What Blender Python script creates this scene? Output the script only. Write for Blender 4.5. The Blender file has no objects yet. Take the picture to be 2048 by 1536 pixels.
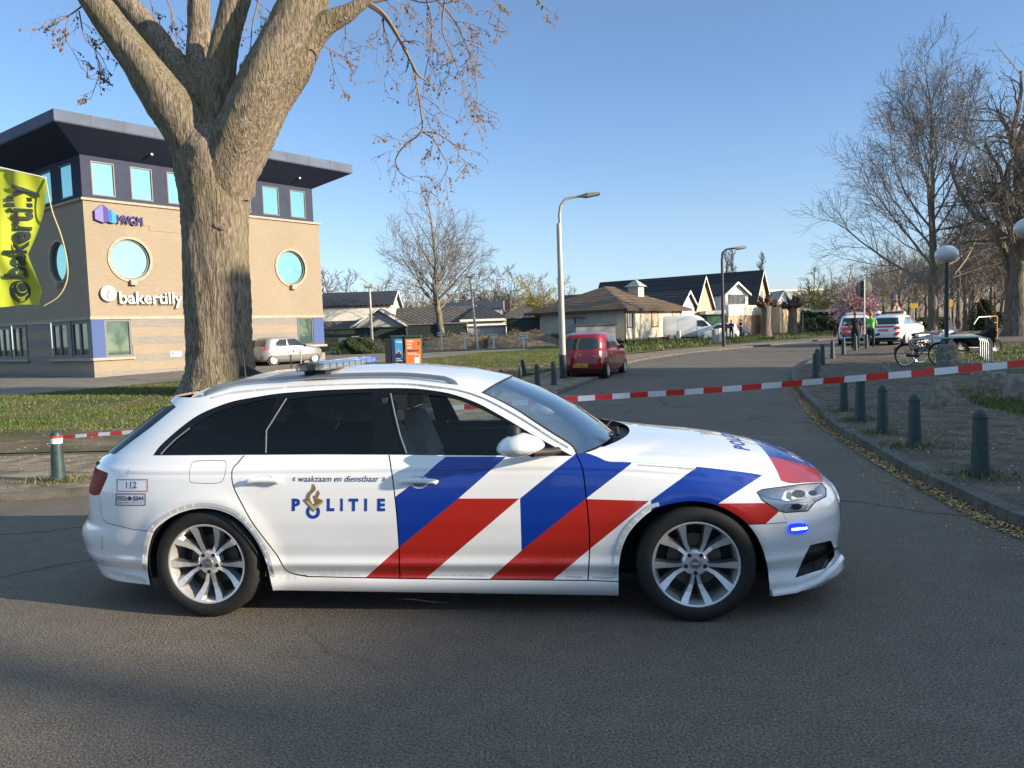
import bpy, bmesh, math, random
import numpy as np
from mathutils import Vector, Matrix
from mathutils.geometry import delaunay_2d_cdt
R = math.radians
sc = bpy.context.scene
COL = sc.collection

# ---------------------------------------------------------------- camera
F_PX, PITCH, ROLL, CAM_H = 1571.0, 0.0663, 0.0343, 1.677
Fv = Vector((0, math.cos(PITCH), -math.sin(PITCH)))
R0 = Vector((1, 0, 0)); U0 = R0.cross(Fv)
Rv = math.cos(ROLL)*R0 - math.sin(ROLL)*U0
Uv = math.sin(ROLL)*R0 + math.cos(ROLL)*U0
cam = bpy.data.objects.new('camera', bpy.data.cameras.new('camera'))
COL.objects.link(cam)
cam.matrix_world = Matrix((( Rv.x, Uv.x, -Fv.x, 0), (Rv.y, Uv.y, -Fv.y, 0), (Rv.z, Uv.z, -Fv.z, CAM_H), (0, 0, 0, 1)))
cam.data.sensor_width = 36
cam.data.lens = 36*F_PX/2048
cam.data.clip_start = 0.05
cam.data.clip_end = 4000
sc.camera = cam

# ---------------------------------------------------------------- daylight
SUN_DIR = Vector((0.930, -0.366, math.tan(R(16)))).normalized()      # towards the sun
world = bpy.data.worlds.new('World'); sc.world = world; world.use_nodes = True
wn = world.node_tree
bg = wn.nodes['Background']
sky = wn.nodes.new('ShaderNodeTexSky'); sky.sky_type = 'NISHITA'; sky.sun_disc = False
sky.sun_elevation = R(16); sky.sun_rotation = math.atan2(SUN_DIR.x, SUN_DIR.y)
sky.altitude = 0; sky.air_density = 1.0; sky.dust_density = 0.35; sky.ozone_density = 3.0
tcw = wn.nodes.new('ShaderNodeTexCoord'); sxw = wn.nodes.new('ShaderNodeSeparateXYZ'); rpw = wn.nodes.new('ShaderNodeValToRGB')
mxw = wn.nodes.new('ShaderNodeMix'); mxw.data_type = 'RGBA'; mxw.blend_type = 'MULTIPLY'; mxw.inputs[0].default_value = 1   # less yellow at the horizon; unseen upper sky brightened to add fill light
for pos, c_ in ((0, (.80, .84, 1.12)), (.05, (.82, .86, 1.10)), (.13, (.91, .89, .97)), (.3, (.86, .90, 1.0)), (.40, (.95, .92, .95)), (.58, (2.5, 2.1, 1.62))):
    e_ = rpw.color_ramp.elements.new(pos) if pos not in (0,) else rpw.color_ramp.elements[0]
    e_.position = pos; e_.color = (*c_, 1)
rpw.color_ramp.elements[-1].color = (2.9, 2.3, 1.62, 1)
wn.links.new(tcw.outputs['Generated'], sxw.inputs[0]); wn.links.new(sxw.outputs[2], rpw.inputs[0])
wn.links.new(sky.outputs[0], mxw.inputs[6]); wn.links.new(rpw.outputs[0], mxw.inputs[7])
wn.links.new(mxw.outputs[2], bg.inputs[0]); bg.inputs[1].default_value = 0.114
sl = bpy.data.lights.new('sun', 'SUN'); sl.energy = 5.0; sl.angle = R(0.53); sl.color = (1.0, 0.84, 0.63)
so = bpy.data.objects.new('sun', sl); COL.objects.link(so)
so.rotation_euler = SUN_DIR.to_track_quat('Z', 'Y').to_euler()
sc.view_settings.view_transform = 'Standard'; sc.view_settings.look = 'None'
sc.view_settings.exposure = 0.98; sc.view_settings.gamma = 1.0; sc.view_settings.use_curve_mapping = False

# ---------------------------------------------------------------- measuring helpers
def gh(y):                                   # height of the land: it rises a little beyond the junction
    t = min(1, max(0, (y-24)/18)); return .3*t*t*(3-2*t)
def ray(px, py): return Fv + Rv*((px-1024)/F_PX) - Uv*((py-768)/F_PX)
def G(px, py):                               # a photo pixel on the ground
    d = ray(px, py); z = 0
    for _ in range(60):
        s = (z-CAM_H)/d.z; z = .5*z + .5*gh(d.y*s)
    s = (z-CAM_H)/d.z
    return Vector((d.x*s, d.y*s, z))
def AT(px, py, Y):                           # a photo pixel at depth Y
    d = ray(px, py); return Vector((d.x*Y/d.y, Y, CAM_H + d.z*Y/d.y))
def g2(px, py): p = G(px, py); return (p.x, p.y)

# ---------------------------------------------------------------- scene helpers
def tag(o, label=None, cat=None, group=None, kind=None):
    if label: o['label'] = label
    if cat: o['category'] = cat
    if group: o['group'] = group
    if kind: o['kind'] = kind
    return o
def empty(name, loc=(0, 0, 0), rz=0, label=None, cat=None, group=None):
    o = bpy.data.objects.new(name, None); COL.objects.link(o)
    o.location = loc; o.rotation_euler = (0, 0, rz); o.empty_display_size = .2
    return tag(o, label, cat, group)
def copy_tree(o, parent=None):
    c = o.copy(); COL.objects.link(c)
    if parent: c.parent = parent
    for ch in [x for x in COL.objects if x.parent == o]: copy_tree(ch, c)
    return c
def smooth_angle(me, deg=35):
    me.shade_smooth()
    try: me.set_sharp_from_angle(angle=R(deg))
    except Exception: pass

class MB:
    def __init__(s): s.v = []; s.f = []; s.m = []; s.mi = 0
    def add(s, vs, fs, mi=None):
        n = len(s.v); s.v.extend([tuple(v) for v in vs]); s.f.extend([tuple(i+n for i in f) for f in fs])
        s.m.extend([s.mi if mi is None else mi]*len(fs)); return s
    def box(s, c, d, rz=0, mi=None, rot=None):
        M = rot if rot is not None else Matrix.Rotation(rz, 3, 'Z')
        vs = []
        for x in (-.5, .5):
            for y in (-.5, .5):
                for z in (-.5, .5): vs.append(Vector(c) + M @ Vector((x*d[0], y*d[1], z*d[2])))
        return s.add(vs, [(0,1,3,2),(4,6,7,5),(0,4,5,1),(2,3,7,6),(0,2,6,4),(1,5,7,3)], mi)
    def bbox(s, a, b, mi=None):
        return s.box([(a[i]+b[i])/2 for i in range(3)], [abs(b[i]-a[i]) for i in range(3)], 0, mi)
    def tube(s, pts, rad, n=8, mi=None, caps=True, closed=False, sq=1.0):
        pts = [Vector(p) for p in pts]; k = len(pts)
        if not hasattr(rad, '__len__'): rad = [rad]*k
        vs = []; up = None
        for i, p in enumerate(pts):
            if closed: t = pts[(i+1) % k]-pts[i-1]
            else: t = pts[min(i+1, k-1)]-pts[max(i-1, 0)]
            if t.length < 1e-9: t = Vector((0, 0, 1))
            t.normalize()
            if up is None:
                up = Vector((0, 0, 1)) if abs(t.z) < .9 else Vector((1, 0, 0))
            a = up - t*up.dot(t)
            if a.length < 1e-5: a = t.orthogonal()
            a.normalize(); up = a; b = t.cross(a)
            for j in range(n):
                th = 2*math.pi*j/n
                vs.append(p + (a*math.cos(th) + b*math.sin(th)*sq)*rad[i])
        fs = []
        for i in range(k if closed else k-1):
            i2 = (i+1) % k
            for j in range(n):
                j2 = (j+1) % n; fs.append((i*n+j, i*n+j2, i2*n+j2, i2*n+j))
        if caps and not closed: fs += [tuple(range(n-1, -1, -1)), tuple((k-1)*n+j for j in range(n))]
        return s.add(vs, fs, mi)
    def lathe(s, prof, n=24, c=(0, 0, 0), axis='Z', mi=None):
        vs = []; k = len(prof)
        for r_, h in prof:
            for j in range(n):
                th = 2*math.pi*j/n; a, b = r_*math.cos(th), r_*math.sin(th)
                p = (a, b, h) if axis == 'Z' else ((a, h, b) if axis == 'Y' else (h, a, b))
                vs.append(Vector(p)+Vector(c))
        fs = [(i*n+j, i*n+(j+1) % n, (i+1)*n+(j+1) % n, (i+1)*n+j) for i in range(k-1) for j in range(n)]
        if axis == 'Y': fs = [f[::-1] for f in fs]
        return s.add(vs, fs, mi)
    def poly(s, pts, mi=None): return s.add(pts, [tuple(range(len(pts)))], mi)
    def prism(s, pts, off, mi=None):          # polygon extruded by a vector
        n = len(pts); off = Vector(off)
        vs = [Vector(p) for p in pts] + [Vector(p)+off for p in pts]
        return s.add(vs, [tuple(range(n-1, -1, -1)), tuple(range(n, 2*n))] + [(i, (i+1) % n, n+(i+1) % n, n+i) for i in range(n)], mi)
    def sphere(s, c, r, n=12, m=8, mi=None):
        r = r if hasattr(r, '__len__') else (r, r, r)
        pr = [(max(1e-4, math.sin(math.pi*i/m)), -math.cos(math.pi*i/m)) for i in range(m+1)]
        vs = [(c[0]+r[0]*a*math.cos(2*math.pi*j/n), c[1]+r[1]*a*math.sin(2*math.pi*j/n), c[2]+r[2]*h) for a, h in pr for j in range(n)]
        return s.add(vs, [(i*n+j, i*n+(j+1) % n, (i+1)*n+(j+1) % n, (i+1)*n+j) for i in range(m) for j in range(n)], mi)
    def build(s, name, mats, parent=None, smooth=None, bevel=0):
        me = bpy.data.meshes.new(name); me.from_pydata(s.v, [], s.f)
        if not isinstance(mats, (list, tuple)): mats = [mats]
        for m in mats: me.materials.append(m)
        if len(mats) > 1: me.polygons.foreach_set('material_index', s.m)
        me.update()
        if smooth is not None: smooth_angle(me, smooth)
        o = bpy.data.objects.new(name, me); COL.objects.link(o)
        if parent: o.parent = parent
        if bevel:
            b = o.modifiers.new('bevel', 'BEVEL'); b.width = bevel; b.segments = 2; b.limit_method = 'ANGLE'
        return o

# ---------------------------------------------------------------- materials
def new_mat(name):
    m = bpy.data.materials.new(name); m.use_nodes = True
    nt = m.node_tree; return m, nt, nt.nodes['Principled BSDF']
def mix_noise(nt, c1, c2, scale, detail=4, lo=.35, hi=.65, coord='Object', stretch=None, dist=0):
    tc = nt.nodes.new('ShaderNodeTexCoord'); n = nt.nodes.new('ShaderNodeTexNoise'); rp = nt.nodes.new('ShaderNodeValToRGB')
    n.inputs['Scale'].default_value = scale; n.inputs['Detail'].default_value = detail; n.inputs['Distortion'].default_value = dist
    src = tc.outputs[coord]
    if stretch:
        mp = nt.nodes.new('ShaderNodeMapping'); mp.inputs['Scale'].default_value = stretch
        nt.links.new(src, mp.inputs[0]); src = mp.outputs[0]
    nt.links.new(src, n.inputs['Vector'])
    rp.color_ramp.elements[0].position = lo; rp.color_ramp.elements[1].position = hi
    rp.color_ramp.elements[0].color = (*c1, 1); rp.color_ramp.elements[1].color = (*c2, 1)
    nt.links.new(n.outputs[0], rp.inputs[0]); return rp, n
def mat(name, col, rough=.5, metal=0, var=0, scale=8, bump=0, bscale=None, coat=0, emit=None, stretch=None, spec=None, alpha=None):
    m, nt, p = new_mat(name)
    p.inputs['Base Color'].default_value = (*col, 1); p.inputs['Roughness'].default_value = rough; p.inputs['Metallic'].default_value = metal
    if spec is not None: p.inputs['Specular IOR Level'].default_value = spec
    if coat: p.inputs['Coat Weight'].default_value = coat; p.inputs['Coat Roughness'].default_value = .03
    if var:
        a = tuple(max(0, c*(1-var)) for c in col); b = tuple(min(1, c*(1+var)) for c in col)
        rp, n = mix_noise(nt, a, b, scale, 5, stretch=stretch); nt.links.new(rp.outputs[0], p.inputs['Base Color'])
    if bump:
        tc = nt.nodes.new('ShaderNodeTexCoord'); n = nt.nodes.new('ShaderNodeTexNoise'); n.inputs['Scale'].default_value = bscale or scale*4; n.inputs['Detail'].default_value = 6
        nt.links.new(tc.outputs['Object'], n.inputs['Vector'])
        b = nt.nodes.new('ShaderNodeBump'); b.inputs['Strength'].default_value = bump; b.inputs['Distance'].default_value = .02
        nt.links.new(n.outputs[0], b.inputs['Height']); nt.links.new(b.outputs[0], p.inputs['Normal'])
    if emit: p.inputs['Emission Color'].default_value = (*emit[0], 1); p.inputs['Emission Strength'].default_value = emit[1]
    return m
def glass_mat(name, tint, refl=.9, clear=.5, rough=.01, refl_base=.04):
    """thin pane: tinted see-through plus a Fresnel mirror"""
    m = bpy.data.materials.new(name); m.use_nodes = True; nt = m.node_tree; nt.nodes.clear()
    o = nt.nodes.new('ShaderNodeOutputMaterial'); tr = nt.nodes.new('ShaderNodeBsdfTransparent'); tr.inputs[0].default_value = (*tint, 1)
    gl = nt.nodes.new('ShaderNodeBsdfGlossy'); gl.inputs['Roughness'].default_value = rough; gl.inputs[0].default_value = (refl, refl, refl, 1)
    fr = nt.nodes.new('ShaderNodeFresnel'); fr.inputs[0].default_value = 1.52
    ad = nt.nodes.new('ShaderNodeMath'); ad.operation = 'ADD'; ad.use_clamp = True; ad.inputs[1].default_value = refl_base
    nt.links.new(fr.outputs[0], ad.inputs[0])
    mx = nt.nodes.new('ShaderNodeMixShader'); nt.links.new(ad.outputs[0], mx.inputs[0]); nt.links.new(tr.outputs[0], mx.inputs[1]); nt.links.new(gl.outputs[0], mx.inputs[2])
    nt.links.new(mx.outputs[0], o.inputs[0]); return m
def brick_mat(name, c1, c2, mortar, bw=.21, bh=.065, angle=0, bump=.3, rough=.85, msize=.008, off=.5):
    """courses laid along a wall that runs at `angle` in plan (object = world coordinates)"""
    m, nt, p = new_mat(name)
    tc = nt.nodes.new('ShaderNodeTexCoord'); mp = nt.nodes.new('ShaderNodeMapping'); mp.vector_type = 'POINT'
    mp.inputs['Rotation'].default_value = (0, 0, -angle)
    nt.links.new(tc.outputs['Object'], mp.inputs[0])
    sp = nt.nodes.new('ShaderNodeSeparateXYZ'); cb = nt.nodes.new('ShaderNodeCombineXYZ')
    nt.links.new(mp.outputs[0], sp.inputs[0]); nt.links.new(sp.outputs[0], cb.inputs[0]); nt.links.new(sp.outputs[2], cb.inputs[1])
    br = nt.nodes.new('ShaderNodeTexBrick'); br.inputs['Scale'].default_value = 1; br.inputs['Brick Width'].default_value = bw; br.inputs['Row Height'].default_value = bh
    br.inputs['Mortar Size'].default_value = msize; br.inputs['Color1'].default_value = (*c1, 1); br.inputs['Color2'].default_value = (*c2, 1); br.inputs['Mortar'].default_value = (*mortar, 1)
    br.offset = off
    nt.links.new(cb.outputs[0], br.inputs['Vector'])
    rp, n = mix_noise(nt, (.94, .94, .94), (1.03, 1.03, 1.03), .5, 5, .3, .7)
    mx = nt.nodes.new('ShaderNodeMix'); mx.data_type = 'RGBA'; mx.blend_type = 'MULTIPLY'; mx.inputs[0].default_value = 1
    nt.links.new(br.outputs[0], mx.inputs[6]); nt.links.new(rp.outputs[0], mx.inputs[7]); nt.links.new(mx.outputs[2], p.inputs['Base Color'])
    b = nt.nodes.new('ShaderNodeBump'); b.inputs['Strength'].default_value = bump; b.inputs['Distance'].default_value = .01; b.invert = True
    nt.links.new(br.outputs[1], b.inputs['Height']); nt.links.new(b.outputs[0], p.inputs['Normal'])
    p.inputs['Roughness'].default_value = rough; return m

WHITE = mat('white_paint', (.78, .79, .80), .24, coat=1)
_nt = WHITE.node_tree; _p = _nt.nodes['Principled BSDF']                       # road film low on the panels, thrown up in smears
_rp, _n = mix_noise(_nt, (0, 0, 0), (1, 1, 1), 2.2, 8, .42, .75, stretch=(.5, 1, 1.6)); _tc = _nt.nodes.new('ShaderNodeTexCoord'); _sx = _nt.nodes.new('ShaderNodeSeparateXYZ'); _mr = _nt.nodes.new('ShaderNodeMapRange')
_mr.inputs[1].default_value = .75; _mr.inputs[2].default_value = .12; _mr.inputs[3].default_value = 0; _mr.inputs[4].default_value = .5; _nt.links.new(_tc.outputs['Object'], _sx.inputs[0]); _nt.links.new(_sx.outputs[2], _mr.inputs[0])
_ml = _nt.nodes.new('ShaderNodeMath'); _ml.operation = 'MULTIPLY'; _nt.links.new(_mr.outputs[0], _ml.inputs[0]); _nt.links.new(_rp.outputs[0], _ml.inputs[1])
_mx = _nt.nodes.new('ShaderNodeMix'); _mx.data_type = 'RGBA'; _nt.links.new(_ml.outputs[0], _mx.inputs[0]); _mx.inputs[6].default_value = (.78, .79, .80, 1); _mx.inputs[7].default_value = (.36, .33, .29, 1); _nt.links.new(_mx.outputs[2], _p.inputs['Base Color'])
BLUE = mat('livery_blue', (.002, .032, .28), .25, coat=.6)
RED = mat('livery_red', (.38, .016, .009), .25, coat=.6)
BLACKGL = mat('gloss_black', (.004, .004, .005), .1, spec=.35)
BLACKMT = mat('matt_black', (.012, .012, .013), .6)
RUBBER = mat('tyre_rubber', (.008, .008, .008), .7, var=.3, scale=30)
ALLOY = mat('alloy', (.66, .66, .67), .32, metal=.65)
ALLOYD = mat('alloy_dark', (.16, .16, .17), .4, metal=.8)
STEEL = mat('galvanised_steel', (.42, .43, .43), .45, metal=.7, var=.15, scale=6)
CHROME = mat('chrome', (.8, .8, .8), .08, metal=1)
LAMPCLR = glass_mat('clear_lens', (.93, .95, .97), 1, refl_base=.05)
CLEARGL = glass_mat('clear_glass', (.90, .94, .94), .75, refl_base=.0)
TINTGL = glass_mat('tinted_glass', (.16, .17, .17), .5, refl_base=.02)
DARKIN = mat('cabin_dark', (.02, .02, .022), .8)
SEAT = mat('seat_leather', (.09, .085, .08), .6)
WHITEPL = mat('white_plastic', (.7, .7, .68), .4)
ORANGEPL = mat('orange', (.72, .16, .03), .5)
YPLATE = mat('plate_yellow', (.75, .5, .02), .4)

def text_mesh(txt, size=1.0, bold=0.0, shear=0.0, space=1.0, res=4):
    cu = bpy.data.curves.new('t', 'FONT'); cu.body = txt; cu.size = size; cu.offset = bold; cu.shear = shear; cu.space_character = space
    cu.resolution_u = res; cu.fill_mode = 'FRONT'; cu.align_x = 'LEFT'
    ob = bpy.data.objects.new('t', cu); COL.objects.link(ob)
    dg = bpy.context.evaluated_depsgraph_get(); me = ob.evaluated_get(dg).to_mesh()
    vs = np.array([v.co[:] for v in me.vertices]).reshape(-1, 3); fs = [tuple(p.vertices) for p in me.polygons]
    ob.evaluated_get(dg).to_mesh_clear(); bpy.data.objects.remove(ob); bpy.data.curves.remove(cu)
    return vs, fs
def text_fit(txt, u0, v0, u1, v1, **k):         # text stretched to a box: returns 2-D points and faces
    vs, fs = text_mesh(txt, 1.0, **k)
    mn = vs.min(0); mx = vs.max(0)
    P = [(u0+(a-mn[0])/(mx[0]-mn[0])*(u1-u0), v0+(b-mn[1])/(mx[1]-mn[1])*(v1-v0)) for a, b, _ in vs]
    return P, fs
def put_text(mb, txt, o, e, up, u0, v0, u1, v1, mi=None, thick=0, nrm=None, **k):
    P, fs = text_fit(txt, u0, v0, u1, v1, **k); o = Vector(o); e = Vector(e); up = Vector(up)
    vs = [o+e*a+up*b for a, b in P]
    if thick:
        nn = Vector(nrm)*thick; n = len(vs); edges = {}
        for f in fs:
            for i in range(len(f)):
                a, b = f[i], f[(i+1) % len(f)]; edges[(a, b)] = edges.get((a, b), 0)+1
        sides = [(a, b, b+n, a+n) for (a, b) in edges if (b, a) not in edges]
        mb.add([v+nn for v in vs]+vs, fs + sides, mi)
    else: mb.add(vs, fs, mi)
def pip(x, y, poly):
    c = False; j = len(poly)-1
    for i in range(len(poly)):
        xi, yi = poly[i][0], poly[i][1]; xj, yj = poly[j][0], poly[j][1]
        if (yi > y) != (yj > y) and x < (xj-xi)*(y-yi)/(yj-yi)+xi: c = not c
        j = i
    return c
def dens(poly, step, closed=True):
    out = []; n = len(poly)
    for i in range(n if closed else n-1):
        a = poly[i]; b = poly[(i+1) % n]; L = math.hypot(b[0]-a[0], b[1]-a[1]); k = max(1, int(L/step))
        for j in range(k): out.append((a[0]+(b[0]-a[0])*j/k, a[1]+(b[1]-a[1])*j/k))
    if not closed: out.append(poly[-1])
    return out
def cr(poly, k=6, closed=False):                # Catmull-Rom through points
    P = [Vector((*p, 0)) if len(p) == 2 else Vector(p) for p in poly]; n = len(P); out = []
    for i in range(n if closed else n-1):
        p0 = P[(i-1) % n] if closed or i > 0 else P[0]*2-P[1]; p1 = P[i]; p2 = P[(i+1) % n]
        p3 = P[(i+2) % n] if closed or i+2 < n else P[-1]*2-P[-2]
        for j in range(k):
            t = j/k
            out.append(.5*((2*p1)+(p2-p0)*t+(2*p0-5*p1+4*p2-p3)*t*t+(3*p1-p0-3*p2+p3)*t**3))
    if not closed: out.append(P[-1])
    return [tuple(v[:2]) if len(poly[0]) == 2 else tuple(v) for v in out]
# ================================================================ the police estate car in front
CX, CY, CYAW = -1.782, 5.594, -0.1201
CEX = Vector((math.cos(CYAW), math.sin(CYAW), 0)); CEY = Vector((-math.sin(CYAW), math.cos(CYAW), 0)); CO = Vector((CX, CY, 0))
XSF, XSR, SF, SR, NE = 2.35, 0.25, 4.6, 4.4, 3.5
def itp(x, xs, ys): return float(np.interp(x, xs, ys))
_dz = [.12, .16, .20, .235, .26, .30, .335, .385, .45, .60, .72, .80, .868, .884, .900, .93, .965, 1.0, 1.1, 1.2, 1.3, 1.36, 1.42]
_dv = [.10, .062, .045, .048, .062, .038, .014, .027, .013, 0, .003, .010, .018, .029, .022, .045, .064, .085, .130, .185, .255, .315, .45]
def smooth_tab(xs, ys, n=400, w=9):
    g = np.linspace(xs[0], xs[-1], n); v = np.interp(g, xs, ys); k = np.ones(w)/w
    vp_ = np.pad(v, w//2, mode='edge'); return g, np.convolve(vp_, k, 'valid')
_gz, _gd = smooth_tab(_dz, _dv, 400, 5)
_xfz = smooth_tab([.12, .165, .2, .25, .3, .45, .55, .62, .68, .72, .76, .85, 1.5], [3.82, 3.885, 3.885, 3.855, 3.84, 3.86, 3.855, 3.84, 3.80, 3.75, 3.69, 3.55, 3.5], 400, 7)
_xrz = smooth_tab([.12, .2, .3, .4, .45, .5, .55, .75, .9, .97, 1.0, 1.1, 1.2, 1.3, 1.36, 1.5], [-.98, -1.02, -1.08, -1.115, -1.125, -1.11, -1.06, -1.035, -.985, -.93, -.90, -.765, -.63, -.50, -.44, -.40], 400, 9)
def shiftc(x): return itp(x, [2.2, 2.6, 3.0, 3.4, 4.0], [0, .02, .055, .11, .17])
def stp(a, b, t):
    t = min(1, max(0, (t-a)/(b-a))); return t*t*(3-2*t)
def Wd(x, z):
    zp = z + shiftc(x)*stp(.45, .75, z)
    P = .937 - itp(zp, _gz, _gd)
    # flared wheel arches
    for ax in (0, 2.912):
        d = math.hypot(x-ax, z-.335); P += .012*math.exp(-((d-.40)/.06)**2)
    if x > XSF:
        xt = itp(z, *_xfz); t = min(1, (x-XSF)/(xt-XSF)); return P*max(0, 1-t**NE)**(1/NE)
    if x < XSR:
        xt = itp(z, *_xrz); t = min(1, (XSR-x)/(XSR-xt)); return P*max(0, 1-t**NE)**(1/NE)
    return P
def toU(x, z):
    if x > XSF:
        t = min(1, (x-XSF)/(itp(z, *_xfz)-XSF)); return XSF + SF*(1-(1-t)**(1/3.5))
    if x < XSR:
        t = min(1, (XSR-x)/(XSR-itp(z, *_xrz))); return XSR - SR*(1-(1-t)**(1/3.5))
    return x
def fromU(u, z):
    if u > XSF:
        q = min(1, (u-XSF)/SF); return XSF + (itp(z, *_xfz)-XSF)*(1-(1-q)**3.5)
    if u < XSR:
        q = min(1, (XSR-u)/SR); return XSR - (XSR-itp(z, *_xrz))*(1-(1-q)**3.5)
    return u
def surf(u, z, off=0):
    x = fromU(u, z); w = Wd(x, z)
    return Vector((x, -(w), z))
def surfN(u, z):
    e = .012
    a = surf(u+e, z)-surf(u-e, z); b = surf(u, z+e)-surf(u, z-e)
    n = b.cross(a)
    if n.length < 1e-9: n = Vector((1 if u > 1 else -1, 0, 0))
    n.normalize()
    if (u <= XSF+SF-.02 and u >= XSR-SR+.02) and n.y > 0: n = -n
    return n
def carray(px, py):
    d = ray(px, py); o = Vector((0, 0, CAM_H))-CO
    return Vector((o.dot(CEX), o.dot(CEY), o.z)), Vector((d.dot(CEX), d.dot(CEY), d.z))
def SD(px, py):                                # photo pixel -> (x, z) on the near flank of the car
    o, d = carray(px, py); prev = None; best = (9, None)
    for i in range(260):
        y = -1.12 + 1.12*i/259; t = (y-o.y)/d.y; x = o.x+d.x*t; z = o.z+d.z*t
        f = -y - Wd(x, z)
        if abs(f) < best[0]: best = (abs(f), (x, z))
        if f <= 0:
            if prev:
                k = prev[0]/(prev[0]-f); return (prev[1]+(x-prev[1])*k, prev[2]+(z-prev[2])*k)
            return (x, z)
        prev = (f, x, z)
    return best[1]
def SU(px, py): x, z = SD(px, py); return (toU(x, z), z)
def pxU(L, step=14): return [SU(*p) for p in dens(L, step)]
def pxUo(L, step=14): return [SU(*p) for p in dens(L, step, False)]
def planeY(px, py, Y):
    o, d = carray(px, py); t = (Y-o.y)/d.y; return (o.x+d.x*t, o.z+d.z*t)

P_DLO_TOP = cr([(306,911),(322,890),(359,857),(395,831),(432,814),(468,802),(505,795),(541,789),(577,785),(650,780),(723,777.5),(778,776),(831,777),(886,784),(922,793.5),(959,808),(995,827.5),(1032,849),(1068,870.5),(1105,891),(1146,912)], 4)
P_DLO_BOT = [(1146,912),(1050,911.5),(780,909.5),(640,909),(480,910),(306,911)]
P_SHUT_A = cr([(1152,908),(1165,937),(1171,984),(1176,1028),(1179.5,1086),(1176,1161)], 4)
P_SHUT_B = cr([(778,910),(785,955),(792.6,1021),(798,1094),(799,1157)], 4)
P_SHUT_C = cr([(488,911),(475.4,926),(464.5,940.6),(466,970),(482.7,1006),(508,1050),(552,1108),(570,1137.5),(588,1148),(614,1152)], 4)
P_SILLTOP = [(588,1148),(614,1153),(799,1157),(1176,1161),(1237,1163)]
P_ARCH_F = cr([(1237,1191),(1237,1162),(1238,1128),(1246,1090),(1265,1056),(1302,1022),(1343,1007),(1390,1002),(1432,1010),(1468,1027),(1496,1049),(1521,1087),(1534,1128),(1538,1159),(1540,1191)], 4)
P_ARCH_R = cr([(300,1170),(295,1137),(297,1101),(308,1064),(330,1042),(359,1026),(395,1017),(432,1019),(468,1033),(494,1057),(515,1086),(532,1123),(541,1159),(546,1181)], 4)
P_HOODSHUT = cr([(1152,908),(1171,906),(1196,914),(1218,923),(1262,925),(1396,934),(1523,950),(1577,966),(1609,965),(1645,964)], 4)
P_CANT = cr([(402,795),(413,792),(468,777),(541,770.5),(614,765.5),(723,761),(813,761),(886,768),(922,775),(962,785)], 4)
P_APIL = cr([(962,785),(995,800),(1032,820),(1068,844),(1105,868),(1141,891),(1152,908)], 4)
P_REARGL = [(352,814),(300,856),(262,884),(231,908)]
P_HEAD = [(1514,984),(1524,979),(1577,972),(1609,968),(1643,966),(1652,978),(1652,993),(1631,1003),(1615,1022),(1571,1025),(1559,1022),(1524,1000)]
P_INTAKE = [(1662,1081),(1621,1090),(1609,1112),(1590,1156),(1650,1137),(1669,1112),(1668,1096)]

XL, XH = XSR-SR, XSF+SF                       # parameter of the rear and of the front centre line
archF = [SU(*p) for p in P_ARCH_F]; archR = [SU(*p) for p in P_ARCH_R]
hoodsh = [SU(*p) for p in P_HOODSHUT]; cant = [SU(*p) for p in P_CANT]; apil = [SU(*p) for p in P_APIL]
ZN = .715                                     # bonnet edge at the nose
# outline of the flank, walked anticlockwise in (u, z) seen from the near side
btmF = [(archF[-1][0]+.03*i*(XH-archF[-1][0]-.0)/(.03*40), .135+.0*i) for i in range(41)]
outline = []
outline += archR[::-1][:0]
rb = [(XL + (archR[0][0]-XL)*i/40, itp(i, [0, 40], [.20, archR[0][1]])) for i in range(41)]
outline += rb + archR[1:]
outline += [(archR[-1][0]+(archF[0][0]-archR[-1][0])*i/40, archR[-1][1]+(archF[0][1]-archR[-1][1])*i/40) for i in range(1, 40)]
outline += archF
outline += [(archF[-1][0]+(XH-archF[-1][0])*i/40, archF[-1][1]+(.135-archF[-1][1])*i/40) for i in range(1, 41)]
outline += [(XH, .135+(ZN-.135)*i/14) for i in range(1, 14)]
hs_end = hoodsh[-1]
outline += [(XH+(hs_end[0]-XH)*i/20, ZN+(hs_end[1]-ZN)*i/20) for i in range(0, 20)]
outline += hoodsh[::-1][:-1]
outline += apil[::-1][:-1]
outline += cant[::-1]
zr_ = cant[0][1]
outline += [(cant[0][0]+(XL-cant[0][0])*i/30, zr_+.0*i) for i in range(1, 31)]
outline += [(XL, zr_+(.20-zr_)*i/28) for i in range(1, 28)]
def ribbon(L, w=.0036):                       # thin closed polygon round a polyline: a shut line
    out1, out2 = [], []
    for i, p in enumerate(L):
        a = L[max(i-1, 0)]; b = L[min(i+1, len(L)-1)]; dx, dz = b[0]-a[0], b[1]-a[1]; l = math.hypot(dx, dz) or 1
        out1.append((p[0]-dz/l*w, p[1]+dx/l*w)); out2.append((p[0]+dz/l*w, p[1]-dx/l*w))
    return out1+out2[::-1]
dlo = [SU(*p) for p in P_DLO_TOP] + [SU(*p) for p in dens(P_DLO_BOT, 16, False)[1:-1]]
shA = [SU(*p) for p in P_SHUT_A]; shB = [SU(*p) for p in P_SHUT_B]; shC = [SU(*p) for p in P_SHUT_C]
silltop = pxUo(P_SILLTOP)
sill_left = SU(541, 1160)
rgl = [SU(*p) for p in P_REARGL]
zg0, zg1 = rgl[-1][1], rgl[0][1]
head = pxU(P_HEAD, 10); intake = pxU(P_INTAKE, 10)
tail = [SU(*p) for p in dens([(199,939),(216,946),(214,956),(199,989),(190,991)], 8, False)]
tz0 = tail[-1][1]; tz1 = tail[0][1]
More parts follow.
